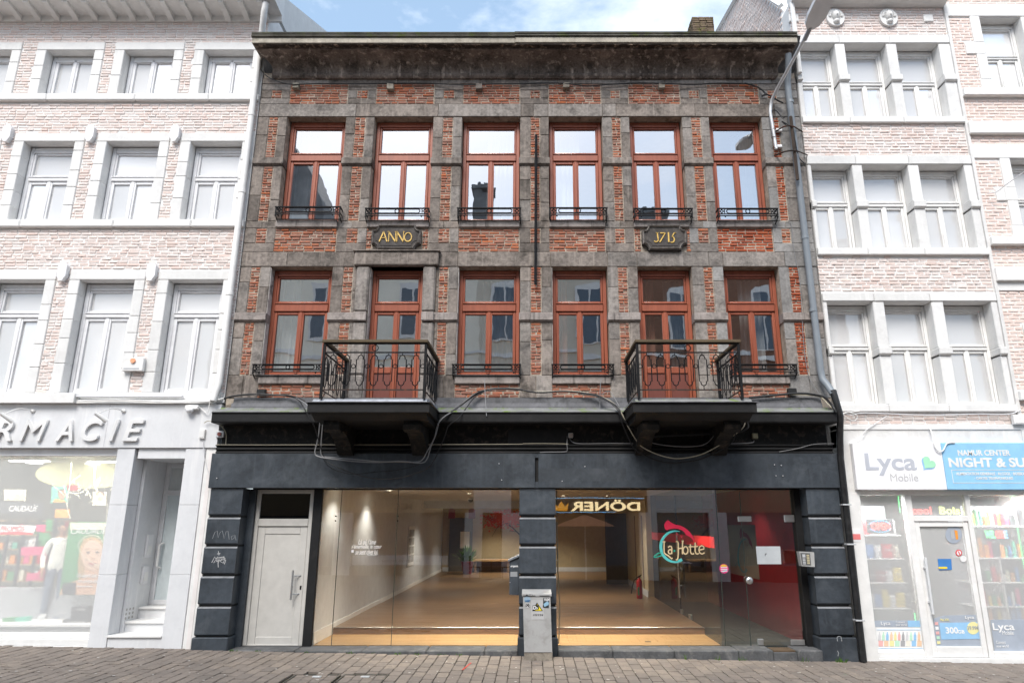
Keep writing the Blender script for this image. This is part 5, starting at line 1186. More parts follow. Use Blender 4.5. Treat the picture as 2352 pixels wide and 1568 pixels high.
for ops, z0, z1, t_ in rows:
    for a, b_ in ops:
        nst(a-.20, b_+.19, z1, z1+.19, name='lintel_stone')
        for s0, s1 in ((a-.20, a+.009), (b_-.009, b_+.19)):
            z = z0
            while z < z1-.02:
                e = min(z+RND.uniform(.3, .55), z1); e = z1 if z1-e < .2 else e
                nst(s0, s1, z, e); z = e
        window(ph, a+.02, b_-.02, z0+.02, z1-.02, *(t_ or (None, None)), M['nframe'], M['nglass'], yf=.20, ft=.075, st=.06, tilt=.8)
        MB().box(a-.05, b_+.05, .44, .45, z0-.05, z1+.05).build('veil_panel', M['nveil'], ph)  # white panel added behind the glass to make the pane pale
    if z0 > 5: 
        xs_ = [LX0, -11.2, -9.9, -8.1, -6.6, LX1]
        for a, b_ in zip(xs_, xs_[1:]): nst(a, b_, z0-.165, z0, -.075, M['nstone2'], 'sill_band', .02)
for z, xs_ in ((9.64, (-10.53, -8.87, -7.17)), (6.70, (-10.55, -8.9, -7.22))):
    for x in xs_:
        MB().prism([(x-.085, z+.10), (x-.05, z+.16), (x+.05, z+.16), (x+.085, z+.10), (x+.085, z-.10), (x+.03, z-.20), (x-.03, z-.20), (x-.085, z-.10)], -.09, .02).build('shield_boss', M['nframe'], ph)
def masked(lst, out):
    for q in lst:
        segs = [(q[0], q[1])]
        for (a, b_, c, d) in blocked_now:
            if c-.02 < (q[2]+q[3])/2 < d+.02:
                ns = []
                for s0, s1 in segs:
                    if b_ <= s0 or a >= s1: ns.append((s0, s1)); continue
                    if a-s0 > .04: ns.append((s0, a-.008))
                    if s1-b_ > .04: ns.append((b_+.008, s1))
                segs = ns
        for s0, s1 in segs: out.append((s0, s1)+q[2:])
tmp = []; bricks(LX0, LX1, 4.37, 12.3, out=tmp, bw=.215, bh=.050, j=.013, tagm='b', dyr=.5)
blocked_now = blocked+hol; masked(tmp, LB)
LB = [q for q in LB if q[1]-q[0] > .03]
place_bricks(LB, ph, {'b': M['nbrick']}, lambda q: (0 if q[1] > -9.6 and q[1]-q[0] > .12 else 9)+q[2]*.1)
# eaves with modillions
ev = MB().prismx([(.02, 12.30), (-.03, 12.30), (-.05, 12.42), (-.50, 12.46), (-.56, 12.47), (-.58, 12.62), (-.66, 12.66), (-.68, 12.86), (.02, 12.9)], LX0, -5.30).build('eaves', M['nwhite'], ph)
for k in range(19):
    x = -5.62-k*.40; MB().prismx([(-.035, 12.30), (-.055, 12.425), (-.46, 12.457), (-.46, 12.41), (-.38, 12.38), (-.25, 12.37), (-.12, 12.33)], x-.055, x+.055).build('modillion', M['nwhite'], ph)
MB().prismx([(-.66, 12.87), (4, 15.2), (8, 12.9)], LX0, LX1-.02).build('roof', M['nstone'], ph)
dp = MB(); dp.tube([(-5.5, -.42, 12.42), (-5.52, -.40, 12.2), (-5.60, -.22, 12.0), (-5.66, -.10, 11.75), (-5.67, -.09, 11.5), (-5.67, -.09, 4.55), (-5.70, -.12, 4.35), (-5.72, -.14, 4.2)], .062, 10); pd = dp.build('downpipe', M['nwhite'], ph, True)
for z in (10.0, 8.3, 6.2): MB().tube([(-5.67, -.09, z), (-5.67, -.09, z+.06)], .072, 10).build('pipe_collar', M['nwhite'], pd, True)
# shopfront ---------------------------------------------------------------
f9 = lambda u, v, Y=0.0: P(u/1.3522/1.63265, (1400+v/1.3522)/1.63265, Y)
for a, b_ in ((LX0, -7.6), (-7.6, -5.60)): MB().box(a, b_-.002, -.05, .35, 3.38, 4.16, .005).build('fascia_slab', M['nmarble'], ph)
MB().box(LX0, -8.2, -.16, .1, 4.165, 4.34, .006).build('ledge_panel', M['nwhite'], ph); MB().box(-8.2, -5.75, -.10, .1, 4.165, 4.23, .004).build('ledge_rail', M['nwhite'], ph); MB().box(-8.2, -6.3, -.13, -.05, 4.28, 4.31).build('ledge_rail', M['nframe'], ph)
MB().box(-8.2, -5.62, -.02, .3, 4.232, 4.38).build('ledge_back', M['nstone2'], ph)
M['nlet'] = plain('pale_grey_letters', (.72, .715, .705), .6)
sg = thing('pharmacy_sign', 'pale raised capital letters PHARMACIE on the marble fascia', 'sign', (-8.5, -.06, 3.5))
for ch_, u0, u1 in (('P', -330, -245), ('H', -225, -120), ('A', -110, -15), ('R', -8, 84), ('M', 122, 250), ('A', 303, 392), ('C', 430, 530), ('I', 572, 612), ('E', 640, 738)):
    a, b_ = f9(u0, 300).x, f9(u1, 300).x
    o = text_fit('letter', ch_, a, b_, 3.495, 3.872, -.053, plain('pale_grey_letters', (.70, .70, .70), .6) if 'nlet' not in M else M['nlet'], sg, 0 if ch_ == 'M' else .015, .22, .05)
for a, b_ in ((600, 690), (945, 1030)):
    x0, x1 = ((-7.36, -7.05) if a == 600 else (-6.15, -5.80))
    for z0, z1 in ((-.02, 1.25), (1.25, 2.4), (2.4, 3.376)): MB().box(x0, x1, -.03, .3 if a == 600 else .95, z0+.002, z1-.002, .006).build('marble_slab', M['nmarble'], ph)
MB().box(-5.795, -5.60, -.02, .3, -.1, 3.376, .008).build('end_pier', M['nwhite'], ph); MB().box(-5.73, -5.66, -.026, -.015, -.05, 3.3).build('end_strip', plain('pinkish_strip', (.74, .70, .68), .7), ph)
MB().box(-7.05, -6.99, .3, 1.4, 0, 3.376).build('recess_wall', M['nmarble'], ph); MB().box(-7.0, -5.8, .0, 1.4, 3.2, 3.376).build('recess_soffit', M['nmarble'], ph)
for i, (z, y) in enumerate(((.30, -.02), (.47, .35), (.66, .7))):
    MB().box(-7.04, -6.15, y, 1.4, (.0 if i == 0 else .2), z-.035).build('step_riser', M['nmarble'], ph); MB().box(-7.05, -6.15, y-.03, 1.4, z-.034, z, .006).build('step_tread', M['nwhite'], ph)
b = MB()
for i in range(3):
    for k in range(3): b.tube([(-6.988, .32+k*.1, .52+i*.07), (-6.984, .32+k*.1, .52+i*.07)], .022, 8)
b.build('vent_hole', M['roomwall'], ph)
ds = MB(); frame_ring(ds, -6.99, -6.10, .665, 3.2, .085, .99, 1.06, .006); ds.box(-6.905, -6.185, .985, 1.06, 2.60, 2.70, .006); pdoor = ds.build('house_door', M['nframe'], ph)
MB().box(-6.90, -6.19, 1.02, 1.03, .75, 2.6).build('frosted_pane', plain('frosted_glass', (.62, .68, .69), .3), pdoor); MB().box(-6.90, -6.19, 1.02, 1.03, 2.705, 3.11).build('frosted_pane', plain('frosted_toplight', (.60, .63, .63), .3), pdoor)
MB().tube([(-6.86, .99, 1.30), (-6.88, .90, 1.34), (-6.88, .90, 1.70), (-6.86, .99, 1.74)], .02, 8).build('door_handle', M['nwhite'], pdoor, True)
lbx = thing('letter_plate', 'pale letter boxes and intercom on the recess wall beside the pharmacy steps', 'letter box', (-6.98, .7, 1.2))
for z0, z1 in ((1.05, 1.35), (1.5, 1.9)): MB().box(-6.99, -6.95, .62, .80, z0, z1, .006).build('box', M['nframe'], lbx); MB().box(-6.948, -6.944, .65, .77, z0+.05, z0+.2).build('flap', M['nwhite'], lbx)
# display window
dwx = MB(); dwx.box(LX0, -7.36, -.02, .16, -.05, .14, .006); dwx.box(LX0, -7.36, .0, .2, .142, .24, .006); dwx.box(LX0, -7.36, .05, .2, .242, .32, .006); dwx.build('display_sill', M['nwhite'], ph)
MB().box(LX0, -7.36, .06, .2, 3.25, 3.376).build('display_head', M['nframe'], ph)
q = MB(); q.v = [(LX0, .13, .32), (-7.36, .13, .32), (-7.36, .13, 3.25), (LX0, .13, 3.25)]; q.f = [(0, 1, 2, 3)]; q.build('display_pane', M['nshopglass'], ph)
inn = MB(); inn.box(LX0, -7.2, 4.0, 4.1, .2, 3.4); inn.box(-7.3, -7.2, .3, 4.0, .2, 3.4); inn.box(LX0, -7.2, .2, 4.0, .1, .3); inn.box(LX0-.1, LX0, .2, 4.0, .2, 3.4); inn.build('shop_room', plain('pale_green_shop_wall', (.45, .46, .40), .9), ph)
MB().box(LX0, -7.2, .2, 4.0, 3.26, 3.36).build('shop_ceiling', M['nwhite'], ph)
M['nlamp'] = plain('lit_panel', (1, 1, 1), .5, emis=(1, .98, .92), es=2.5)
for i, (u, v, wd) in enumerate(((180, 408, .35), (540, 407, .35), (120, 470, .12), (400, 430, .12))):
    p_ = f9(u, v, 1.2); t_ = thing('ceiling_lamp', 'lit white %s in the pharmacy ceiling, %s' % ('panel' if wd > .2 else 'spot', ('left', 'right', 'farther left', 'farther right')[i]), 'ceiling light', (p_.x, 1.2, 3.25), 'lit lamps in the pharmacy ceiling')
    MB().box(p_.x-wd, p_.x+wd, 1.0+i*.2, 1.15+i*.2, 3.235, 3.255).build('panel', M['nlamp'], t_); MB().box(p_.x-wd-.02, p_.x+wd+.02, .98+i*.2, 1.17+i*.2, 3.256, 3.262).build('frame', M['nframe'], t_)
for x in (-8.3, -10.2):
    ld = bpy.data.lights.new('display_fill_light', 'AREA'); ld.energy = 20; ld.size = .6; ld.color = (1, .97, .88); lo = bpy.data.objects.new('display_fill_light', ld); col.objects.link(lo); lo.location = (x, .55, 3.2); lo.parent = ph; lo.matrix_parent_inverse = parent_inv(ph)  # unseen area fill added near the glass to brighten the display
ov = MB(); cx_, cz_ = f9(445, 505, 1.7).x, f9(445, 505, 1.7).z
tag(MB().prism([(cx_+1.05*math.cos(a*pi/16), cz_+.30*math.sin(a*pi/16)) for a in range(32)], 1.7, 1.76).build('oval_panel', plain('pale_yellow_panel', (.72, .70, .38), .8)), 'large pale yellow oval panel hanging in the pharmacy window', 'panel')
def flatthing(name, label, cat, pts, y, m, th=.01):
    P_ = [f9(u, v, y) for u, v in pts]; t_ = thing(name, label, cat, (P_[0].x, y, min(p_.z for p_ in P_)))
    MB().prism([(p_.x, p_.z) for p_ in P_], y, y+th).build('board', m, t_); return t_
def piece(t_, name, pts, y, m, th=.004): 
    P_ = [f9(u, v, y) for u, v in pts]; return MB().prism([(p_.x, p_.z) for p_ in P_], y-th, y).build(name, m, t_)
def txt(t_, s_, u0, u1, v0, v1, y, m, bold=0, shear=0):
    a, b_ = f9(u0, v1, y), f9(u1, v0, y); return text_fit('lettering', s_, a.x, b_.x, a.z, b_.z, y-.002, m, t_, bold, shear, .003)
M['skin'] = plain('print_skin', (.72, .42, .27), .7); M['skin2'] = plain('print_skin_dark', (.45, .22, .13), .7); M['hairb'] = plain('print_hair', (.06, .035, .025), .7); M['blond'] = plain('print_blond', (.50, .33, .15), .7); M['dk'] = plain('print_dark', (.05, .055, .06), .6); M['pgreen'] = plain('print_green', (.06, .28, .10), .7); M['ppink'] = plain('print_pink', (.68, .06, .18), .6); M['pteal'] = plain('print_teal', (.10, .50, .36), .6)
M['pcream'] = plain('print_cream', (.70, .66, .52), .7); M['porange'] = plain('print_orange', (.75, .30, .05), .6); M['pblue'] = plain('print_blue', (.05, .20, .50), .6); M['pyellow'] = plain('print_yellow', (.78, .60, .05), .6); M['pred'] = plain('print_red', (.65, .03, .04), .6); M['pwood'] = plain('shelf_wood', (.40, .28, .16), .7); M['pgrey'] = plain('print_grey', (.40, .41, .43), .7)
el = lambda cu, cv, ru, rv, n=18: [(cu+ru*math.cos(a*2*pi/n), cv+rv*math.sin(a*2*pi/n)) for a in range(n)]
t_ = flatthing('face_poster', 'poster of a smiling mouth above the black sign at the pharmacy left', 'poster', [(20, 588), (132, 588), (128, 645), (22, 642)], 1.3, M['pcream']); piece(t_, 'face', [(30, 640), (45, 600), (125, 592), (124, 640)], 1.298, M['skin']); piece(t_, 'smile', [(85, 600), (115, 602), (102, 612)], 1.292, M['vinyl'])
t_ = flatthing('face_poster', 'portrait poster with turquoise ground in the middle of the pharmacy window', 'poster', [(262, 572), (345, 572), (343, 655), (258, 655)], 1.3, M['pteal']); piece(t_, 'hair', el(315, 602, 22, 18), 1.297, M['hairb']); piece(t_, 'face', el(314, 614, 17, 22), 1.293, M['skin2']); piece(t_, 'shoulder', [(264, 652), (280, 636), (325, 640), (335, 652)], 1.290, M['porange'])
t_ = flatthing('face_poster', 'portrait poster half hidden by twigs at the pharmacy right', 'poster', [(472, 600), (540, 600), (536, 668), (468, 668)], 1.3, M['pcream']); piece(t_, 'hair', el(510, 610, 20, 16), 1.297, M['hairb']); piece(t_, 'face', el(508, 622, 16, 22), 1.293, M['skin'])
t_ = flatthing('brand_board', 'black board lettered CAUDALÍE in white over the shelves', 'sign', [(-10, 650), (222, 655), (215, 716), (-10, 708)], 1.25, M['dk']); txt(t_, 'CAUDALÍE', 45, 195, 663, 698, 1.248, M['vinyl'])
t_ = flatthing('promo_board', 'white board lettered PROMOS with a red lower edge', 'sign', [(-10, 765), (185, 770), (168, 815), (-10, 812)], 1.15, M['vinyl']); txt(t_, 'PROMOS', 0, 128, 772, 798, 1.148, M['pred'], 0, .2); piece(t_, 'edge', [(-10, 804), (80, 800), (168, 806), (166, 816), (-10, 814)], 1.147, M['pred'])
for (nm, lb_, pts, m) in (('gift_card', 'bright pink square card hanging on a ribbon', [(183, 766), (231, 766), (229, 800), (182, 800)], 'ppink'), ('gift_card', 'green card behind the pink one', [(200, 805), (248, 805), (246, 845), (196, 845)], 'pgreen'), ('gift_card', 'tall dark green card above the man', [(235, 740), (262, 742), (255, 800), (231, 800)], 'pgreen'), ('parcel', 'magenta parcel in the middle of the shelves', [(138, 1012), (218, 1008), (212, 1045), (130, 1050)], 'ppink'), ('parcel', 'pink parcel pair on the upper shelf', [(108, 880), (235, 875), (230, 920), (104, 922)], 'ppink'), ('gift_box', 'ochre box under the portrait poster', [(280, 688), (345, 688), (341, 730), (278, 730)], 'porange'), ('gift_box', 'plum box hanging on the bead string', [(340, 565), (390, 565), (388, 592), (338, 592)], 'red'), ('gift_box', 'plum box above the white-shirted man', [(330, 750), (382, 748), (378, 775), (328, 775)], 'red'), ('gift_box', 'small dark pink box near the heart of beads', [(372, 795), (420, 795), (416, 840), (370, 838)], 'ppink')):
    y = .85; P_ = [f9(u, v, y) for u, v in pts]; tag(MB().prism([(p_.x, p_.z) for p_ in P_], y, y+.05).build(nm, M[m]), lb_+' in the pharmacy window', 'card' if 'card' in nm else 'box')
# shelf unit with products
su = thing('shelf_unit', 'dark shelf unit full of small packs in the pharmacy window', 'shelf', (f9(110, 1330, 1.4).x, 1.4, .3))
xr = f9(250, 1000, 1.4).x; xl = f9(-60, 1000, 1.4).x
for z in (.75, 1.05, 1.35, 1.62, 1.88, 2.15): MB().box(xl, xr, 1.35, 1.75, z-.02, z).build('shelf', M['pwood'], su)
for k in range(5): x = xl+(xr-xl)*k/4; MB().box(x-.02, x+.02, 1.33, 1.36, .3, 2.2).build('upright', M['dk'], su)
cols_ = [('white', 'vinyl'), ('green', 'pgreen'), ('orange', 'porange'), ('teal', 'pteal'), ('pink', 'ppink'), ('cream', 'pcream'), ('red', 'pred'), ('grey', 'pgrey')]
ordn = ['first', 'second', 'third', 'fourth', 'fifth', 'sixth', 'seventh', 'eighth', 'ninth', 'tenth', 'eleventh', 'twelfth', 'thirteenth', 'fourteenth']
for r_, z in enumerate((2.15, 1.88, 1.62, 1.35, 1.05, .75)[1:]):
    x = xl+.05; k = 0
    while x < xr-.1 and k < 14:
        w_ = RND.uniform(.07, .15); h = RND.uniform(.11, .2); cn, cm_ = RND.choice(cols_)
        tag(MB().box(x, x+w_, 1.38, 1.5, z+.001, z+h, .004).build('product_pack', M[cm_]), '%s pack, %s from the left on the pharmacy shelf %s from the top' % (cn, ordn[k], ordn[r_]), 'pack', 'packs on the pharmacy shelves'); x += w_+RND.uniform(.01, .06); k += 1
# large beauty poster
t_ = flatthing('beauty_poster', 'large poster of a smiling fair-haired woman with white French slogan', 'poster', [(352, 752), (545, 752), (535, 1122), (300, 1122)], .75, M['pgreen'])
piece(t_, 'backdrop', [(356, 756), (540, 756), (538, 790), (356, 792)], .748, M['pcream'])
piece(t_, 'hair', [(408, 870), (425, 838), (465, 825), (505, 835), (528, 870), (532, 960), (525, 1060), (500, 1010), (430, 1010), (400, 1070), (395, 960)], .744, M['blond'])
piece(t_, 'shoulders', [(300, 1120), (315, 1085), (365, 1055), (425, 1035), (490, 1035), (530, 1060), (535, 1120)], .740, M['skin'])
piece(t_, 'neck', [(432, 970), (500, 970), (505, 1060), (425, 1060)], .736, M['skin']); piece(t_, 'face', [(470+56*math.cos(a*pi/12), 920+78*math.sin(a*pi/12)*(1 if math.sin(a*pi/12) < 0 else .98)) for a in range(24)], .732, plain('print_fair_skin', (.78, .52, .38), .7))
for u in (447, 493): piece(t_, 'eye', el(u, 905, 9, 4), .728, M['dk']); piece(t_, 'eyebrow', [(u-13, 892), (u, 887), (u+13, 891), (u, 890)], .728, M['blond'])
piece(t_, 'nose', [(468, 925), (474, 944), (462, 945)], .728, M['skin']); piece(t_, 'lips', [(446, 960), (470, 957), (494, 960), (470, 971)], .728, plain('print_lip', (.55, .12, .12), .7))
piece(t_, 'product_jar', [(318, 1062), (385, 1058), (380, 1120), (315, 1120)], .724, M['dk'])
txt(t_, 'CAUDALÍE', 358, 545, 775, 812, .742, M['vinyl'], 0, .2); txt(t_, 'Un esprit sain dans', 388, 535, 1012, 1038, .722, M['vinyl'], .02, .3); txt(t_, 'un corps sain !', 394, 520, 1040, 1064, .722, M['vinyl'], .02, .3); piece(t_, 'text_line', [(388, 1075), (470, 1075), (470, 1080), (388, 1080)], .722, M['vinyl'])
# bead strings and twigs
def beads(pts, label, r_=.010, m='pcream'):
    P_ = smooth([f9(u, v, .6) for u, v in pts], 8); b = MB(); d = 0
    for p0, p1_ in zip(P_, P_[1:]): b.ball(tuple(p0), r_, r_, r_, 5, 4)
    tag(b.build('bead_string', M[m], None, True), label, 'decoration')
beads([(362, 455), (358, 520), (350, 590), (340, 650), (345, 700), (358, 735)], 'cream bead string hanging under the yellow oval')
beads([(545, 660), (540, 740), (528, 810), (522, 850), (500, 828), (465, 820), (425, 832), (400, 865), (410, 910), (450, 945), (490, 970), (518, 978)], 'cream bead string ending in a heart before the poster')
b = MB()
for k in range(26):
    u, v = RND.uniform(330, 560), RND.uniform(560, 640); pts = [f9(u, v, .9)]; du, dv = RND.uniform(-60, 60), RND.uniform(-40, 30)
    for s_ in range(3): u += du*.5+RND.uniform(-8, 8); v += dv*.5+RND.uniform(-8, 8); pts.append(f9(max(5, min(u, 575)), v, .9+RND.uniform(-.1, .1)))
    b.tube(pts, .006, 4)
b.tube([f9(487, 410, .9), f9(482, 480, .9), f9(478, 560, .9), f9(495, 600, .9)], .014, 5)
tag(b.build('twig_bundle', M['pcream']), 'bundle of pale twigs hanging in the pharmacy window', 'decoration')
for i, (pts, m, lb_, y) in enumerate((([(12, 1240), (70, 1235), (66, 1292), (10, 1294)], 'pgreen', 'green carton low in the pharmacy window', .6), ([(70, 1240), (85, 1236), (138, 1232), (132, 1290), (68, 1292)], 'pteal', 'teal carton low in the pharmacy window beside the green one', .62), ([(200, 1216), (235, 1218), (200, 1312), (165, 1308)], 'vinyl', 'leaflet leaning low in the pharmacy window', .5), ([(362, 1182), (448, 1178), (445, 1240), (360, 1244)], 'dk', 'dark gift box lettered CAUDALIE, upper of two', .5), ([(318, 1246), (442, 1242), (440, 1310), (315, 1312)], 'dk', 'dark gift box lettered CAUDALIE, lower of two', .48))):
    P_ = [f9(u, v, y) for u, v in pts]; t_ = thing('carton' if i < 2 else ('leaflet' if i == 2 else 'gift_box'), lb_, 'box' if i != 2 else 'leaflet', (P_[0].x, y, min(p_.z for p_ in P_))); MB().prism([(p_.x, p_.z) for p_ in P_], y, y+(.12 if i != 2 else .01)).build('body', M[m], t_)
    if i > 2: txt(t_, 'CAUDALIE', pts[0][0]+25, pts[1][0]-12, pts[0][1]+8, pts[0][1]+18, y-.001, M['vinyl'])
MB().box(LX0, -7.4, .2, 1.2, .40, .43).build('display_shelf', M['nwhite'], ph); MB().box(LX0, -7.4, 1.0, 1.2, .3, .95).build('display_back', M['pgrey'], ph)
# the man in the white shirt
def person(loc, label, rot=0):
    x, y, z = loc; me = bpy.data.meshes.new('body')
    J = {'pel': (0, 0, .95), 'chest': (0, 0, 1.25), 'sh': (0, .0, 1.42), 'neck': (0, -.01, 1.50), 'head0': (0, -.02, 1.60), 'head1': (0, -.02, 1.72), 'lh': (.09, 0, .90), 'lk': (.10, -.01, .50), 'la': (.10, .02, .08), 'lt': (.11, -.14, .04), 'rh': (-.09, 0, .90), 'rk': (-.10, -.02, .50), 'ra': (-.11, .02, .08), 'rt': (-.12, -.14, .04), 'ls': (.19, 0, 1.40), 'le': (.24, .03, 1.14), 'lw': (.22, -.12, .95), 'rs': (-.19, 0, 1.40), 're': (-.25, .03, 1.14), 'rw': (-.23, -.08, .92)}
    rad = {'pel': .14, 'chest': .15, 'sh': .11, 'neck': .055, 'head0': .075, 'head1': .085, 'lh': .095, 'lk': .065, 'la': .045, 'lt': .04, 'rh': .095, 'rk': .065, 'ra': .045, 'rt': .04, 'ls': .06, 'le': .048, 'lw': .035, 'rs': .06, 're': .048, 'rw': .035}
    ks = list(J); E = [('pel', 'chest'), ('chest', 'sh'), ('sh', 'neck'), ('neck', 'head0'), ('head0', 'head1'), ('pel', 'lh'), ('lh', 'lk'), ('lk', 'la'), ('la', 'lt'), ('pel', 'rh'), ('rh', 'rk'), ('rk', 'ra'), ('ra', 'rt'), ('sh', 'ls'), ('ls', 'le'), ('le', 'lw'), ('sh', 'rs'), ('rs', 're'), ('re', 'rw')]
    for sd_, wx in ((1, 'lw'), (-1, 'rw')):        # palm and five fingers each
        bx, by, bz = J[wx]; pk = wx+'p'; J[pk] = (bx, by-.02, bz-.08); rad[pk] = .026; ks.append(pk); E.append((wx, pk))
        for f_ in range(5):
            k1 = pk+str(f_); off = (f_-2)*.014; J[k1] = (bx+off*.6-(.02*sd_ if f_ == 0 else 0), by-.02+off, bz-.10-(.03 if f_ == 0 else .055-.006*abs(f_-2.5))); rad[k1] = .009; ks.append(k1); E.append((pk, k1))
    me.from_pydata([J[k] for k in ks], [(ks.index(a), ks.index(b_)) for a, b_ in E], [])
    o = bpy.data.objects.new('person', me); col.objects.link(o)
    sk = o.modifiers.new('skin', 'SKIN')
    for i, k in enumerate(ks): me.skin_vertices[0].data[i].radius = (rad[k]*(1.15 if k in ('chest', 'pel') else 1), rad[k]*(.8 if k in ('chest', 'pel') else 1)); me.skin_vertices[0].data[i].use_root = (k == 'pel')
    sb = o.modifiers.new('smooth', 'SUBSURF'); sb.levels = 2; sb.render_levels = 2
    bpy.context.view_layer.update(); me2 = bpy.data.meshes.new_from_object(o.evaluated_get(bpy.context.evaluated_depsgraph_get())); bpy.data.objects.remove(o)
    mats = [plain('white_shirt', (.78, .78, .74), .8), plain('blue_jeans', (.16, .20, .27), .8), plain('warm_skin', (.42, .22, .13), .6), M['hairb']]
    me2.materials.clear(); [me2.materials.append(q) for q in mats]
    for p_ in me2.polygons:
        c = p_.center; p_.material_index = 2 if (c.z > 1.475 or (abs(c.x) > .17 and c.z < .96)) else (0 if c.z > .92 else 1)
        if c.z > 1.69 or (c.z > 1.58 and c.y > .02): p_.material_index = 3
        p_.use_smooth = True
    t_ = link('person', me2); t_.location = loc; t_.rotation_euler = (0, 0, rot)
    nb_ = MB(); nb_.prismx([(-.098, 1.645), (-.128, 1.605), (-.095, 1.60)], -.012, .012); o2 = nb_.build('nose', mats[2]); o2.parent = t_
    for sx_ in (-.03, .03): o2 = MB().ball((sx_, -.098, 1.65), .012, .006, .007, 6, 4).build('eye', M['dk']); o2.parent = t_
    o2 = MB().box(-.025, .025, -.102, -.09, 1.572, 1.579).build('mouth', M['red']); o2.parent = t_
    for sx_ in (-.088, .088): o2 = MB().ball((sx_, -.01, 1.63), .012, .02, .03, 6, 4).build('ear', mats[2]); o2.parent = t_
    return tag(t_, label, 'person')
pp0 = f9(290, 1000, 1.0); person((pp0.x, 1.0, .36), 'person in a white shirt and jeans standing behind the pharmacy glass', R(35))
# fascia lamps, camera, boxes
for i, (u0, v0, u1, v1, lb_) in enumerate(((168, 190, 8, 212, 'over the letter R'), (628, 190, 487, 210, 'over the letter C'))):
    a, c = f9(u0, v0, -.05), f9(u1, v1, -.55); t_ = thing('fascia_lamp', 'slim white swan-neck lamp on the pharmacy fascia '+lb_, 'lamp', tuple(a), 'lamps on the pharmacy fascia')
    MB().tube(smooth([a, (a+c)/2+Vector((0, 0, .08)), c]), .010, 6).build('arm', M['nwhite'], t_, True); MB().ball((a.x, -.06, a.z), .045, .03, .035).build('rose', M['nwhite'], t_, True); MB().tube([c+Vector((-.02, 0, .03)), c+Vector((.13, .12, -.09))], [.028, .045], 10).build('lamp_head', M['nwhite'], t_, True)
p_ = f9(980, 180, -.06); t_ = thing('dome_camera', 'white dome camera at the right end of the pharmacy fascia', 'camera', tuple(p_)); MB().box(p_.x-.12, p_.x+.12, -.14, -.05, p_.z-.02, p_.z+.06, .015).build('mount', M['nwhite'], t_); MB().ball((p_.x-.03, -.12, p_.z-.03), .07, .06, .055).build('dome', M['nframe'], t_, True)
box_thing('junction_box', 'white junction box on the pier between pharmacy and dark house', 'junction box', f9(1032, 308, -.03), .10, .17, .06, M['nwhite'])
p_ = P(311/1.0, 838, -.02); t_ = thing('alarm_box', 'white alarm siren box with orange lamp between the pharmacy upper windows', 'alarm', tuple(P(309, 838, -.03)))
a, c = P(289, 823, -.03), P(331, 853, -.03); MB().box(a.x, c.x, -.10, -.015, c.z, a.z, .008).build('case', M['nwhite'], t_); MB().cyl(((a.x+c.x)/2, -.125, a.z-.06), ((a.x+c.x)/2, -.10, a.z-.06), .045, 12).build('strobe', plain('pale_orange_lens', (.80, .36, .20), .5), t_); MB().box(a.x+.03, c.x-.06, -.103, -.0995, c.z+.03, c.z+.05).build('lettering', M['pgrey'], t_)
cable(f9, [(395, 140, -.14), (600, 132, -.14), (870, 145, -.14), (1060, 140, -.12), (1135, 125, -.12)], .010, M['nwhite'], 'white cable along the top of the pharmacy fascia')
cable(f9, [(960, 160, -.1), (1010, 170, -.1), (1050, 200, -.1), (1065, 140, -.12)], .007, M['nwhite'], 'white looped cable beside the pharmacy dome camera')
cable(f9, [(1030, 345, -.08), (1035, 420, -.05), (1050, 480, -.04), (1065, 520, -.04)], .006, M['nframe'], 'pale wire hanging from the junction box on the end pier')
cable(f9, [(1035, 250, -.1), (1060, 240, -.1), (1110, 255, -.1), (1145, 300, -.08), (1145, 360, -.06)], .007, M['cable_cream'], 'pale wire bending from the end pier to the dark house')
# ================================================================== right neighbour: night shop
rb = thing('night_shop_building', 'pale brick and stone house with night shop right of the dark house', 'house', (7, 0, -.1))
RX0, RX1 = 5.43, 8.70
M['nstone3'] = surf('weathered_veiled_stone', (.665, .66, .645), .08, 2.5, .9, .35, 45, .15, dirt=(.57, .56, .545), dirtamt=.55, streak=(.79, .78, .76), streakamt=.5)  # stone colour lightened to carry the white veil
rrows = [([(5.52, 6.30), (6.49, 7.37), (7.57, 8.465)], 10.02, 11.77, (10.92, 11.0)), ([(5.50, 6.32), (6.51, 7.43), (7.63, 8.54)], 7.17, 8.96, (8.16, 8.25)), ([(5.50, 6.37), (6.57, 7.47), (7.68, 8.59)], 4.16, 6.11, (5.22, 5.31))]
holr = [(a, b_, z0, z1) for ops, z0, z1, t_ in rrows for a, b_ in ops]
backing(rb, RX0, RX1, 3.4, 12.75, holr, .016, .40, M['nmortar'])
MB().prismx([(.41, 3.4), (4.8, 3.4), (4.8, 15.97), (3.1, 15.6), (2.3, 15.35), (.41, 12.95)], RX0, RX1).build('house_body', M['nmortar'], rb)
# gable wall bricks on the side that rises over the dark house
gb = MB()
for i in range(54):
    z = 12.0+i*.075; ymin = .42 if z < 12.9 else (.42+(z-12.95)*(1.89/2.4) if z < 15.35 else 2.3+(z-15.35)*4.0); y = ymin+(i % 2)*.11
    while y < 4.78:
        gb.box(RX0-.012+RND.uniform(-.006, .004), RX0+.02, y, min(y+.205, 4.79), z, z+.062, .006, .003, RND); y += .22
me = gb.mesh('gable_brickwork', calc=False); me.materials.append(M['nbrick']); link('gable_brickwork', me, rb, 'stuff')
MB().tube([(RX0-.03, .3, 12.98), (RX0-.03, 2.3, 15.42), (RX0-.03, 4.82, 16.03)], .06, 4).build('bargeboard', M['nwhite'], rb)
blocked = []
def rst(x0, x1, z0, z1, y0=-.01, y1=.34, m=None, name='stone', b=.012):
    blocked.append((x0, x1, z0, z1)); return MB().box(x0+.003, x1-.003, y0, y1, z0+.003, z1-.003, b).build(name, m or RND.choice((M['nstone3'], M['nstone2'])), rb)
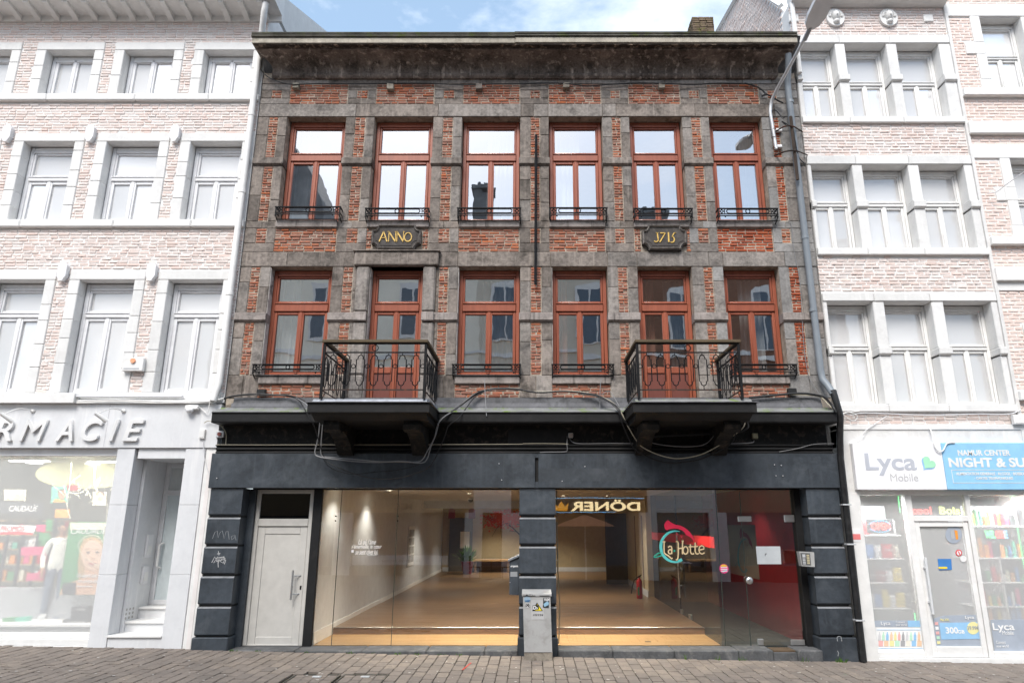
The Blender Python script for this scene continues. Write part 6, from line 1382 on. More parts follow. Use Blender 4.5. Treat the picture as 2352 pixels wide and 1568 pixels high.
for (ops, z0, z1, t_), (lz0, lz1), im in zip(rrows, ((11.77, 11.98), (8.96, 9.157), (6.11, 6.28)), ((10.84, 11.01), (8.0, 8.17), (5.06, 5.22))):
    xs_ = [RX0, 6.4, 7.45, RX1]
    for a, b_ in zip(xs_, xs_[1:]): rst(a, b_, lz0, lz1, -.03, name='lintel_stone')
    for a, b_ in zip([RX0, 6.39, 7.47], [6.39, 7.47, RX1]): rst(a, b_, z0-.14, z0, -.06, name='sill_stone', m=M['nstone2'])
    pe = [RX0]+[v for p_ in ops for v in p_]+[RX1]
    for i in range(0, len(pe), 2):
        a, b_ = pe[i], pe[i+1]
        rst(a-.009 if i else a, b_+.009 if i < 6 else b_, z0, im[0], -.012); rst(a-.009 if i else a, b_+.009 if i < 6 else b_, im[1], z1, -.012)
        q = MB(); q.box(a-.02 if i else a, b_+.02 if i < 6 else b_, -.06, .33, im[0]+.03, im[1]-.003, .012); q.prismx([(-.058, im[0]+.032), (-.01, im[0]+.003), (.33, im[0]+.003), (.33, im[0]+.032)], a, b_); q.build('impost_stone', M['nstone3'], rb); blocked.append((a, b_, im[0], im[1]))
    for a, b_ in ops:
        window(rb, a+.01, b_-.01, z0+.015, z1-.015, t_[0], t_[1], M['nwhite'], M['nglass'], yf=.24, ft=.06, st=.05, tilt=.8); MB().box(a-.05, b_+.05, .47, .48, z0-.05, z1+.05).build('veil_panel', M['nveil'], rb)
MB().box(5.6, 5.9, .425, .44, 10.08, 10.88).build('boarding', plain('pale_peach_board', (.80, .60, .40), .8), rb)
RB = []; tmp = []; bricks(RX0, RX1, 3.74, 12.66, out=tmp, bw=.21, bh=.052, tagm='b', dyr=.5); blocked_now = blocked+holr; masked(tmp, RB); RB = [q for q in RB if q[1]-q[0] > .03]
place_bricks(RB, rb, {'b': M['nbrick']}, lambda q: q[2]*.1-3*(q[1]-q[0]))
for x in (5.50, 8.34): MB().box(x-.10, x+.10, -.03, .05, 12.30, 12.48, .012).build('square_stone', M['nwhite'], rb)
for x in (6.37, 7.49):
    b = MB(); b.v = []; b.prism([(x+.19*math.cos(a*pi/9), 12.39+.21*math.sin(a*pi/9)) for a in range(18)], -.05, .03); md = b.build('medallion', M['nstone2'], rb)
    h_ = MB(); h_.ball((x, -.05, 12.42), .085, .09, .12, 10, 8); h_.ball((x, -.13, 12.40), .025, .03, .03, 6, 5); h_.ball((x, -.06, 12.27), .07, .07, .05); 
    for k in range(9): h_.ball((x+.12*math.cos(k*pi/8), -.05, 12.42+.12*math.sin(k*pi/8)), .04, .04, .04, 6, 4)
    h_.build('carved_head', M['nstone3'], md, True)
MB().prismx([(.0, 12.66), (-.12, 12.68), (-.28, 12.72), (-.30, 12.90), (.1, 12.92)], RX0, RX1).build('gutter_board', M['nstone2'], rb)
MB().tube([(5.46, -.09, 12.7), (5.46, -.09, 11.0)], .05, 8).build('downpipe', M['nwhite'], rb, True)
# shopfront -------------------------------------------------------------------
g10 = lambda u, v, Y=0.0: P((3000+u/1.3512)/1.63265, (1400+v/1.3512)/1.63265, Y)
MB().box(RX0, 9.6, -.035, .3, 3.70, 3.80, .01).build('ledge_stone', M['nstone2'], rb); MB().box(RX0, 9.6, -.015, .3, 2.62, 3.70).build('fascia_back', M['nstone3'], rb)
for x0, x1 in ((5.43, 5.675),): MB().box(x0, x1, -.04, .32, -.2, 2.615, .006).build('shop_pier', M['nwhite'], rb)
MB().box(5.675, 9.6, .0, .3, -.25, -.055, .006).build('plinth', M['nwhite'], rb)
fr_ = MB(); fr_.box(5.675, 9.6, .04, .16, 2.57, 2.62)
for x0, x1 in ((6.49, 6.61), (7.545, 7.625), (5.675, 5.70)): fr_.box(x0, x1, .04, .16, -.053, 2.568, .006)
fr_.box(5.70, 6.49, .04, .16, -.053, .035, .006); fr_.box(7.625, 9.6, .04, .16, -.053, .04, .006); fr_.box(6.61, 7.545, .04, .16, 2.125, 2.215, .006); sfr = fr_.build('shop_frame', M['nwhite'], rb)
dl_ = MB(); frame_ring(dl_, 6.615, 7.54, -.05, 2.12, .085, .06, .13, .006, .165); dlf = dl_.build('shop_door', M['nwhite'], rb)
for nm, x0, x1, z0, z1, par in (('display_pane', 5.70, 6.49, .035, 2.57, rb), ('display_pane', 7.625, 9.6, .04, 2.57, rb), ('fanlight_pane', 6.61, 7.545, 2.215, 2.57, rb), ('door_pane', 6.70, 7.455, .115, 2.04, dlf)):
    q = MB(); q.v = [(x0, .10, z0), (x1, .10, z0), (x1, .10, z1), (x0, .10, z1)]; q.f = [(0, 1, 2, 3)]; q.build(nm, M['nshopglass'], par)
hb = MB(); hb.box(6.665, 6.70, -.02, .02, .62, 1.53, .006); hb.box(6.655, 6.70, .0, .06, .80, .83); hb.box(6.655, 6.70, .0, .06, 1.35, 1.38); hb.build('door_handle', plain('pale_steel_handle', (.62, .63, .64), .35), dlf)
rm = MB(); rm.box(5.5, 9.6, 3.5, 3.6, -.2, 2.8); rm.box(5.44, 5.5, .2, 3.5, -.2, 2.8); rm.box(9.6, 9.7, .2, 3.5, -.2, 2.8); rm.box(5.5, 9.6, .2, 3.5, -.2, -.06); rm.build('shop_room', plain('pale_shop_room', (.62, .62, .58), .9), rb)
MB().box(5.5, 9.6, .2, 3.5, 2.65, 2.75).build('shop_ceiling', M['nwhite'], rb)
for x in (6.1, 8.3):
    ld = bpy.data.lights.new('display_fill_light', 'AREA'); ld.energy = 16; ld.size = .3; lo = bpy.data.objects.new('display_fill_light', ld); col.objects.link(lo); lo.location = (x, .28, 2.55); lo.parent = rb; lo.matrix_parent_inverse = parent_inv(rb)  # unseen area lamp added in front of the goods to brighten them
# signs
lsg = thing('phone_shop_sign', 'white sign lettered Lyca Mobile with a green heart', 'sign', (6.4, -.12, 2.65))
MB().box(5.61, 7.168, -.13, -.02, 2.65, 3.46, .01).build('panel', plain('sign_white', (.80, .80, .82), .5), lsg)
M['lgrey'] = plain('pale_slate_print', (.46, .48, .53), .5)  # sign colours lightened by the white veil
def txr(t_, s_, u0, u1, v0, v1, y, m, bold=0, shear=0, name='lettering'):
    a, b_ = g10(u0, v1, y), g10(u1, v0, y); return text_fit(name, s_, a.x, b_.x, a.z, b_.z, y-.001, m, t_, bold, shear, .003)
xa = lambda u, v: g10(u, v, -.13).x
zL = lambda v: g10(400, v, -.13).z
text_fit('lettering', 'Lyca', xa(330, 450), xa(588, 450), zL(516), zL(403), -.131, M['lgrey'], lsg, .02, 0, .003)
text_fit('lettering', 'Mobile', xa(458, 530), xa(598, 530), zL(545), zL(507), -.131, plain('grey_print', (.50, .50, .50), .5), lsg, 0, 0, .003)
hc = (xa(648, 455), zL(455)); hs = .125
def heart(cx, cz, s_, y, m, nm):
    pts = []
    for k in range(30):
        a = k/30*2*pi; hx = 16*math.sin(a)**3; hz = 13*math.cos(a)-5*math.cos(2*a)-2*math.cos(3*a)-math.cos(4*a); ca, sa = math.cos(R(-40)), math.sin(R(-40))
        pts.append((cx+s_*(hx*ca-hz*sa)/16, cz+s_*(hx*sa+hz*ca)/16))
    return MB().prism(pts, y-.003, y).build(nm, m, lsg)
heart(hc[0]-.012, hc[1]-.018, hs, -.131, plain('heart_blue', (.30, .52, .78), .5), 'heart_shadow'); heart(hc[0]+.008, hc[1]+.004, hs*.95, -.135, plain('heart_green', (.38, .74, .50), .5), 'heart')
bsg = thing('night_shop_sign', 'sky-blue sign lettered NAMUR CENTER NIGHT & SUN in white', 'sign', (8.2, -.12, 2.66))
MB().box(7.171, 9.9, -.13, -.02, 2.655, 3.46, .006).build('panel', plain('sign_sky_blue', (.27, .53, .76), .5), bsg)
xb = 7.171
text_fit('lettering', 'NAMUR CENTER', 7.44, 8.36, 3.235, 3.335, -.131, M['nwhite'], bsg, .03, 0, .003)
text_fit('lettering', 'NIGHT & SUN', 7.255, 8.78, 3.035, 3.20, -.131, M['nwhite'], bsg, .035, 0, .003)
for x0, x1, z0, z1 in ((7.28, 9.6, 2.985, 2.993), (7.28, 9.6, 2.765, 2.773), (7.28, 7.288, 2.773, 2.985)): MB().box(x0, x1, -.134, -.129, z0, z1).build('rule', M['nwhite'], bsg)
text_fit('lettering', '· ALIMENTATION GENERALE · ALCOOL · BOISSONS', 7.33, 8.60, 2.90, 2.95, -.131, M['nwhite'], bsg, .03, 0, .003); text_fit('lettering', '· CARTES TELEPHONIQUES', 7.66, 8.33, 2.82, 2.87, -.131, M['nwhite'], bsg, .03, 0, .003)
# LED signs behind the glass
def led(name, label, x0, x1, z0, z1, y, words, border=None, oval=False):
    t_ = thing(name, label, 'sign', ((x0+x1)/2, y, z0))
    if oval: MB().prism([((x0+x1)/2+(x1-x0)/2*math.cos(a*pi/12), (z0+z1)/2+(z1-z0)/2*math.sin(a*pi/12)) for a in range(24)], y, y+.03).build('panel', M['dk'], t_)
    else: MB().box(x0, x1, y, y+.03, z0, z1, .004).build('panel', M['dk'], t_)
    for s_, a, b_, c, d, m in words: text_fit('lit_lettering', s_, a, b_, c, d, y-.001, m, t_, .03, 0, .003)
    if border:
        b = MB()
        for k in range(26):
            a = k/26*2*pi
            if abs(math.sin(a)) < .35: continue
            b.ball(((x0+x1)/2+(x1-x0)*.42*math.cos(a), y-.004, (z0+z1)/2+(z1-z0)*.40*math.sin(a)), .009, .006, .009, 5, 4)
        b.build('lit_dots', border, t_)
def glow(n, c_, s_=1.1): return plain(n, c_, .5, emis=c_, es=s_)
M['gred'] = glow('red_led', (1, .08, .06)); M['ggreen'] = glow('green_led', (.1, 1, .25)); M['gblue'] = glow('blue_led', (.15, .55, 1)); M['gyel'] = glow('yellow_led', (.8, 1, .2))
a, c = g10(335, 737, .2), g10(478, 810, .2); led('led_sign', 'lit red OPEN sign with blue dots in the night shop window', a.x, c.x, c.z, a.z, .2, [('OPEN', a.x+.07, c.x-.05, c.z+.06, a.z-.06, M['gred'])], M['gblue'])
a, c = g10(570, 662, .2), g10(835, 718, .2); led('led_sign', 'lit scrolling text sign over the night shop door', 6.62, 7.54, c.z, a.z, .2, [('cool', 6.67, 7.02, c.z+.02, a.z-.04, M['gred']), ('Bois', 7.16, 7.52, c.z+.02, a.z-.04, M['gyel'])])
a, c = g10(918, 780, .2), g10(1068, 855, .2); led('led_sign', 'oval WELCOME sign in coloured lights at the right of the night shop', a.x, c.x, c.z, a.z, .2, [('WEL', a.x+.05, a.x+.22, c.z+.07, a.z-.05, M['ggreen']), ('COM', a.x+.23, a.x+.38, c.z+.07, a.z-.05, M['gred']), ('E', a.x+.385, a.x+.44, c.z+.07, a.z-.05, M['gblue'])], None, True)
b = MB()
for k in range(14): b.ball((6.455-.0*k, .18, 2.55-k*.02), .008, .006, .008, 5, 4)
for k in range(60): b.ball((6.47, .18, .62-k*.0095), .008, .006, .006, 5, 4)
for k in range(40): b.ball((5.72+k*.019, .18, .05), .008, .006, .006, 5, 4)
tag(b.build('led_strip', M['ggreen']), 'green light strip round the left night shop display', 'light strip')
b = MB()
for k in range(70): b.ball((8.47, .18, 2.55-k*.03), .009, .006, .010, 5, 4)
tag(b.build('led_strip', M['ggreen']), 'green light strip down the right night shop display', 'light strip')
# shelves with snack bags
shl = thing('display_shelf', 'white shelves of snack bags in the left night shop window', 'shelf', (6.1, .5, -.05))
zs_ = [g10(440, v, .45).z for v in (816, 934, 1054, 1182)]
for z in zs_+[.30]: MB().box(5.70, 6.47, .28, .75, z-.02, z, .003).build('shelf', M['nwhite'], shl)
MB().box(5.70, 6.47, .75, .78, -.05, 2.4).build('back', M['pgrey'], shl)
def bag(x0, x1, z0, h, y, m, label, word=None, wm=None):
    b = MB(); nx_, nz_ = 6, 7; r = random.Random(int(x0*1000+z0*100))
    for sgn in (-1, 1):
        for i in range(nx_+1):
            for k in range(nz_+1):
                u, v = i/nx_, k/nz_; bul = (math.sin(pi*u)**.5)*(math.sin(pi*min(1, v*.92+.04))**.6)*.06
                b.v.append((x0+(x1-x0)*(u*.94+.03+.03*math.sin(v*5)*(u-.5)), y+sgn*bul+r.uniform(-.005, .005), z0+h*v))
    for s_ in range(2):
        o_ = s_*(nx_+1)*(nz_+1)
        for i in range(nx_):
            for k in range(nz_): q = o_+i*(nz_+1)+k; b.f.append((q, q+nz_+1, q+nz_+2, q+1))
    t_ = thing('snack_bag', label, 'snack bag', ((x0+x1)/2, y, z0), 'snack bags in the night shop window')
    b.build('bag', m, t_, True)
    if word: text_fit('brand_word', word, x0+.03, x1-.02, z0+h*.52, z0+h*.68, y-.062, wm or M['vinyl'], t_, .03, .1, .002)
bagm = {'white': M['vinyl'], 'blue': M['pblue'], 'black': M['dk'], 'orange': M['porange'], 'yellow': M['pyellow'], 'maroon': M['red'], 'green': M['pgreen'], 'red': M['pred'], 'cream': M['pcream']}
lay = [(zs_[0], 'top', [('green', .1, .22, None), ('red', .16, .24, None), ('cream', .18, .22, None), ('white', .20, .26, None)]), (zs_[1], 'second', [('white', .12, .20, None), ('blue', .2, .23, None), ('white', .12, .23, None), ('red', .2, .24, 'MAX'), ('cream', .11, .22, None)]), (zs_[2], 'third', [('orange', .13, .18, None), ('black', .15, .2, 'Doritos'), ('maroon', .17, .19, 'Doritos'), ('white', .12, .19, None), ('yellow', .16, .24, 'Doritos')]), (zs_[3], 'fourth', [('green', .10, .2, None), ('white', .11, .22, None), ('blue', .13, .21, None), ('yellow', .12, .30, None), ('white', .11, .2, None), ('yellow', .16, .24, None)])]
for z, rn, its in lay:
    tot = sum(i_[1] for i_ in its); k_ = .75/tot; x = 5.715; seen = {}
    for cn, w_, h, wd in its:
        seen[cn] = seen.get(cn, 0)+1; extra = ('' if sum(1 for q in its if q[0] == cn) == 1 else ' '+('left' if seen[cn] == 1 else 'right')+' one')
        bag(x, x+w_*k_, z+.002, h, .42, bagm[cn], '%s snack bag%s on the %s shelf of the left night shop window' % (cn, extra, rn), wd); x += w_*k_
flat_ = lambda nm, lb_, cat, pts, y, m: (lambda P_: (lambda t_: (MB().prism([(p_.x, p_.z) for p_ in P_], y, y+.004).build('print', m, t_), t_)[1])(thing(nm, lb_, cat, (P_[0].x, y, min(p_.z for p_ in P_)))))([g10(u, v, y) for u, v in pts])
def pc(t_, nm, pts, y, m): P_ = [g10(u, v, y) for u, v in pts]; return MB().prism([(p_.x, p_.z) for p_ in P_], y-.003, y).build(nm, m, t_)
M['navy'] = plain('print_navy', (.34, .38, .44), .5)
for nm_, c_ in (('navy', (.36, .40, .46)), ('pblue', (.30, .52, .74)), ('pyellow', (.78, .72, .36)), ('pred', (.76, .42, .40)), ('porange', (.78, .55, .38)), ('pgreen', (.48, .72, .55)), ('dk', (.36, .36, .37)), ('pcream', (.76, .73, .64)), ('pgrey', (.60, .60, .61)), ('vinyl', (.80, .80, .79))): M['q_'+nm_] = plain('faded_'+nm_[-5:].replace('pblue', 'blue').strip('p')+'_print', c_, .5)  # print colours with the white veil mixed in
t_ = flat_('phone_banner', 'navy Lyca banner strip above the drinks poster', 'banner', [(370, 1250), (612, 1250), (618, 1282), (375, 1282)], .094, M['q_navy']); pc(t_, 'blue_end', [(545, 1250), (612, 1250), (618, 1282), (548, 1282)], .092, M['q_pblue']); txr(t_, 'Lyca', 412, 456, 1254, 1278, .092, M['q_vinyl']); txr(t_, 'Connect', 486, 530, 1252, 1263, .092, M['q_vinyl']); txr(t_, 'your world', 486, 538, 1266, 1279, .092, M['q_vinyl'])
t_ = flat_('drinks_poster', 'white poster of bottles and snacks low in the night shop window', 'poster', [(376, 1284), (626, 1284), (640, 1408), (388, 1410)], .094, M['q_vinyl'])
pc(t_, 'blue_rule', [(388, 1296), (615, 1296), (615, 1298), (388, 1298)], .092, M['q_pblue']); pc(t_, 'blue_rule', [(398, 1390), (630, 1390), (630, 1392), (398, 1392)], .092, M['q_pblue'])
for k in range(11): u = 396+k*20; cn = ('pgrey', 'pred', 'porange', 'pgreen', 'dk', 'pyellow', 'pblue')[k*3 % 7]; pc(t_, 'bottle', [(u, 1350), (u, 1325), (u+4, 1315), (u+4, 1308), (u+9, 1308), (u+9, 1315), (u+13, 1325), (u+13, 1350)], .092, M['q_'+cn])
for k in range(8): u = 398+k*28; cn = ('pred', 'porange', 'pyellow', 'pgreen', 'dk', 'pcream', 'pblue', 'porange')[k]; pc(t_, 'pack', [(u, 1380), (u, 1352), (u+22, 1352), (u+22, 1380)], .092, M['q_'+cn])
t_ = flat_('phone_poster', 'blue phone plan poster reading 300GB on the night shop door', 'poster', [(676, 1240), (730, 1225), (900, 1220), (926, 1382), (690, 1385)], .094, M['q_navy']); pc(t_, 'blue_panel', [(706, 1262), (905, 1258), (918, 1342), (716, 1346)], .092, M['q_pblue']); txr(t_, '300', 740, 798, 1283, 1316, .090, M['q_vinyl'], .03); txr(t_, 'GB', 800, 832, 1298, 1316, .090, M['q_vinyl'], .03); txr(t_, 'Lyca', 838, 880, 1226, 1246, .090, M['q_vinyl'], .02); txr(t_, 'Plan XXL', 712, 755, 1240, 1252, .090, M['q_pyellow'], .02)
pc(t_, 'price_disc', el(877, 1288, 31, 32), .089, M['q_pyellow']); txr(t_, '39.99€', 849, 906, 1276, 1297, .085, M['q_navy'], .01)
for k, cn in enumerate(('pred', 'vinyl', 'pred', 'pgreen', 'pyellow')): pc(t_, 'flag', [(682+k*3, 1258+k*24), (698+k*3, 1257+k*24), (700+k*3, 1272+k*24), (684+k*3, 1273+k*24)], .090, M['q_'+cn])
t_ = flat_('phone_poster', 'navy Lyca Mobile poster at the bottom right of the night shop', 'poster', [(965, 1246), (1200, 1243), (1225, 1410), (988, 1412)], .094, M['q_navy']); txr(t_, 'Lyca', 980, 1082, 1262, 1310, .091, M['q_vinyl'], .02); txr(t_, 'Mobile', 1026, 1080, 1302, 1322, .091, M['q_vinyl']); txr(t_, 'Connect', 994, 1040, 1352, 1368, .091, M['q_vinyl']); txr(t_, 'your world', 996, 1055, 1372, 1390, .091, M['q_vinyl'])
t_ = flat_('round_sticker', 'round navy sticker with two drink cans on the night shop door', 'sticker', el(779, 815, 42, 45), .09, M['navy']); pc(t_, 'can', [(762, 795), (778, 790), (782, 835), (766, 840)], .088, M['pgrey']); pc(t_, 'can', [(782, 792), (797, 795), (802, 838), (790, 840)], .088, M['porange'])
t_ = flat_('round_sticker', 'red and white no-entry style sticker on the night shop door', 'sticker', el(805, 908, 16, 17), .09, M['pred']); pc(t_, 'field', el(805, 908, 11, 12), .088, M['vinyl']); pc(t_, 'bar', [(800, 900), (804, 898), (812, 916), (808, 918)], .085, M['pred'])
flat_('round_sticker', 'plain white round sticker on the night shop door', 'sticker', el(828, 938, 16, 16), .09, M['vinyl'])
t_ = flat_('door_card', 'blue and white drink advert card on the night shop door', 'card', [(698, 938), (766, 938), (770, 993), (704, 995)], .09, M['pblue']); pc(t_, 'stripe', [(702, 978), (745, 978), (746, 988), (703, 988)], .088, M['pyellow'])
t_ = flat_('house_sign', 'small red and white plate on the white night shop pier', 'sign', [(260, 786), (304, 786), (308, 852), (264, 852)], -.045, M['vinyl']); pc(t_, 'red_field', [(264, 812), (305, 812), (308, 840), (267, 840)], -.046, plain('pale_red', (.72, .20, .20), .5))
# right display shelves with cans and packs
sh2 = thing('display_shelf', 'white shelves of cans and packs in the right night shop window', 'shelf', (8.3, .6, -.05))
zz = [g10(1000, v, .5).z for v in (771, 930, 1052, 1172, 1244)]
for z in zz: MB().box(7.66, 9.5, .3, .85, z-.02, z, .003).build('shelf', M['nwhite'], sh2)
MB().box(8.14, 8.16, .3, .85, zz[-1], zz[1]).build('divider', M['nwhite'], sh2); MB().box(7.66, 9.5, .86, .88, -.05, 2.4).build('back', M['pgrey'], sh2)
names = ['top', 'second', 'third', 'fourth', 'lowest']; pal = [('green', 'pgreen'), ('orange', 'porange'), ('red', 'pred'), ('yellow', 'pyellow'), ('blue', 'pblue'), ('white', 'vinyl'), ('cream', 'pcream'), ('pink', 'ppink'), ('teal', 'pteal'), ('black', 'dk')]
for r_, z in enumerate(zz):
    x = 7.70; k = 0
    while x < 8.75 and k < 14:
        w_ = RND.uniform(.045, .085); h = RND.uniform(.12, .30 if r_ != 1 else .34); cn, cm_ = RND.choice(pal); y = .40
        can = RND.random() < .5; b = MB()
        if can: b.lathe((x+w_/2, y, z+.001), [(w_*.42, 0), (w_*.48, .01), (w_*.48, h-.02), (w_*.40, h)], 10)
        else: b.box(x, x+w_, y-.04, y+.04, z+.001, z+h, .004)
        tag(b.build('drink_can' if can else 'grocery_pack', M[cm_], None, can), '%s %s, %s from the left on the %s shelf of the right night shop window' % (cn, 'can' if can else 'pack', ordn[k], names[r_]), 'can' if can else 'pack', 'groceries in the right night shop window'); x += w_+RND.uniform(.004, .03); k += 1
box_thing('alarm_box', 'white alarm box with orange dot above the night shop sign', 'alarm', g10(1100, 235, -.03), .22, .17, .08, M['nwhite'])
cable(g10, [(190, 190, -.05), (260, 210, -.08), (330, 200, -.06), (640, 210, -.06), (900, 205, -.06), (1060, 205, -.06), (1120, 180, -.06)], .008, M['nframe'], 'pale cable along the brick above the night shop sign')
cable(g10, [(655, 275, -.05), (668, 300, -.1), (680, 360, -.15), (700, 392, -.16), (725, 390, -.16), (745, 355, -.15), (785, 350, -.14)], .010, M['nwhite'], 'white cable looping over the top edge of the phone shop sign')
cable(g10, [(195, 220, -.06), (240, 195, -.1), (290, 215, -.08), (270, 240, -.08), (220, 205, -.1), (300, 190, -.08)], .006, M['nwhite'], 'tangle of white cable beside the black downpipe')
cable(g10, [(250, 350, -.05), (320, 320, -.06), (330, 290, -.06), (440, 215, -.06)], .006, M['nframe'], 'pale wire curling over the corner of the night shop fascia')
# ================================================================== far right house
fb = thing('far_brick_house', 'smooth pale orange brick house with white stone bands at the right edge', 'house', (10, 0, -.15))
M['fbrick'] = brickmat('veiled_orange_brick', [(.0, (.76, .60, .53)), (.5, (.80, .66, .60)), (1, (.77, .62, .55))], (.80, .74, .70), .3, .2)  # orange brick with the white veil in its colour
fops = [(9.42, 10.3, 10.66, 12.42), (9.47, 10.35, 7.40, 9.08), (9.5, 10.4, 4.4, 6.3)]
backing(fb, 8.74, 12.5, -.25, 13.2, fops, .016, .4, M['nmortar']); MB().box(8.74, 12.5, .41, 8, -.25, 13.2).build('house_body', M['nmortar'], fb)
fblk = list(fops)
def fst(x0, x1, z0, z1, y0=-.02, nm='white_stone'): fblk.append((x0, x1, z0, z1)); MB().box(x0, x1, y0, .34, z0, z1, .01).build(nm, M['nwhite'], fb)
for (x0, x1, z0, z1) in fops:
    fst(x0-.22, x0+.006, z1-.9, z1-.62); fst(x0-.22, x0+.006, z0, z0+.25); fst(x0-.40, x0-.225, z1-.9, z1-.62); fst(x0-.2, x0+.002, z0+.25, z1-.9); fst(x0-.2, x0+.002, z1-.62, z1+.02); fst(8.76, 11, z1+.02, z1+.33, -.02, 'stone_band'); fst(8.76, 11, z0-.17, z0, -.10, 'window_sill'); fst(x1-.006, x1+.3, z0, z1)
    window(fb, x0+.01, x1-.01, z0+.01, z1-.01, (z0+z1)/2, (z0+z1)/2+.07, M['nwhite'], M['nglass'], yf=.22, ft=.06, st=.05); MB().box(x0-.05, x1+.05, .46, .47, z0, z1).build('veil_panel', M['nveil'], fb)
for z in (9.62, 6.5): fst(8.74, 11, z, z+.27, -.09, 'string_course')
tmp = []; FB = []; bricks(8.76, 10.8, 3.6, 12.9, out=tmp, bw=.21, bh=.056, tagm='b', jit=.08, dyr=.25); blocked_now = fblk; masked(tmp, FB); FB = [q for q in FB if q[1]-q[0] > .03]
place_bricks(FB, fb, {'b': M['fbrick']}, lambda q: q[0])
MB().box(8.70, 8.76, -.03, .2, -.2, 13).build('party_strip', M['nstone3'], fb)
cable(P, [(2268, 445, -.05), (2290, 440, -.2), (2310, 425, -.5), (2352, 395, -1.2), (2420, 350, -2.5)], .008, M['nframe'], 'pale span wire anchored to the far right house')
# ================================================================== houses across the street (seen mirrored in the panes)
YO = -15.5
def opp(px, py, Y=.3): return P(px, py, 2*Y-YO)          # point of the opposite side mirrored at that pixel
M['oplaster'] = surf('cream_render', (.80, .77, .68), .06, 1.2, .9, .2, 30, .1); M['obrick_g'] = brickmat('grey_beige_brick', [(.0, (.62, .57, .49)), (.5, (.67, .62, .53)), (1, (.57, .53, .46))], (.52, .47, .40), .3); M['obrick_b'] = brickmat('brown_brick', [(.0, (.22, .12, .085)), (.5, (.26, .145, .10)), (1, (.20, .11, .08))], (.12, .07, .05), .3)
M['oslate'] = surf('dark_roof_slate', (.17, .175, .185), .3, 3, .7, .3, 20, .3); M['otrim'] = plain('white_trim', (.66, .66, .66), .6); M['opane'] = plain('blue_grey_pane', (.07, .09, .12), .12, .6); M['oshop'] = plain('brown_shopfront', (.085, .055, .035), .4); M['ofascia'] = plain('tan_fascia', (.26, .20, .13), .6); M['oblack'] = plain('dark_sign', (.03, .025, .02), .4)
def ohouse(name, label, x0, x1, h, m, ridge, win, arch=False, depth=8):
    t_ = thing(name, label, 'house', ((x0+x1)/2, YO, gz((x0+x1)/2)))
    MB().box(x0, x1, YO-depth, YO, 3.9, h).build('wall', m, t_)
    MB().prismx([(YO+.25, h+.001), (YO+.25, h+.2), (YO-depth/2, ridge), (YO-depth, h), ], x0, x1).build('roof', M['oslate'], t_)
    MB().box(x0, x1, YO+.001, YO+.3, h-.12, h, .01).build('eaves', M['otrim'], t_)
    for z in (5.6, 8.9): MB().box(x0, x1, YO, YO+.08, z, z+.16).build('string_course', M['otrim'], t_)
    for cx, z0, z1, w_ in win:
        fr = MB()
        if arch:
            pts = [(cx-w_/2-.12, z0), (cx-w_/2-.12, z1-.15)]+[(cx-(w_/2+.12)*math.cos(k*pi/8), z1-.15+.3*math.sin(k*pi/8)) for k in range(1, 8)]+[(cx+w_/2+.12, z1-.15), (cx+w_/2+.12, z0)]
            fr.prism(pts, YO+.001, YO+.07)
        else: fr.box(cx-w_/2-.1, cx+w_/2+.1, YO+.001, YO+.07, z0-.1, z1+.1)
        wo_ = fr.build('window', M['otrim'], t_)
        for s0, s1 in ((cx-w_/2, cx-.04), (cx+.04, cx+w_/2)): MB().box(s0, s1, YO+.072, YO+.08, z0+.06, z1-.15).build('pane', M['opane'], wo_)
    return t_
h1 = ohouse('cream_house', 'cream rendered house across the street with grey windows', -13.5, -2.4, 13.0, M['oplaster'], 16.6, [(-12.3, 9.8, 12.1, 1.1), (-9.1, 9.8, 12.1, 1.1), (-5.2, 9.8, 12.1, 1.1), (-12.3, 5.9, 8.2, 1.1), (-9.1, 5.9, 8.2, 1.1), (-5.2, 5.9, 8.2, 1.1)])
h2 = ohouse('grey_brick_house', 'grey-beige brick house across the street with arched white windows', -2.4, 4.6, 13.0, M['obrick_g'], 15.9, [(-1.2, 9.6, 12.1, 1.1), (2.6, 9.6, 12.1, 1.1), (-1.2, 5.9, 8.2, 1.1), (2.6, 5.9, 8.2, 1.1)], True)
h3 = ohouse('brown_brick_house', 'brown brick house across the street with arched white windows', 4.6, 14.0, 13.4, M['obrick_b'], 15.4, [(6.4, 9.3, 11.9, 1.1), (10.1, 9.3, 11.9, 1.1), (12.9, 9.3, 11.9, 1.1), (6.4, 5.9, 8.0, 1.1), (10.1, 5.9, 8.0, 1.1)], True)
for x, z0, z1, w_, lb_ in ((-2.4, 14, 18.0, .9, 'tall'), (5.9, 13.5, 16.9, 1.1, 'broad')):
    t_ = thing('chimney_stack', lb_+' chimney stack on the roofs across the street', 'chimney', (x, YO-3, z0)); MB().box(x-w_/2, x+w_/2, YO-3.4, YO-2.6, z0, z1, .02).build('stack', M['oslate'], t_); MB().box(x-w_/2-.08, x+w_/2+.08, YO-3.5, YO-2.5, z1, z1+.15).build('cap', M['oslate'], t_)
    for dx in (-.2, .2): MB().lathe((x+dx, YO-3, z1+.15), [(.12, 0), (.1, .35)], 10).build('chimney_pot', M['oslate'], t_)
t_ = thing('mansard_dormer', 'big slate mansard roof across the street at the left', 'roof', (-11, YO-2, 13)); MB().prism([(-13.4, 13.2), (-13.2, 19.5), (-11.4, 19.8), (-9.8, 16.5), (-9.2, 13.2)], YO-5, YO-.6).build('mansard', M['oslate'], t_); MB().box(-11.6, -10.4, YO-.6, YO-.45, 14.2, 16.0).build('dormer_window', M['otrim'], t_)
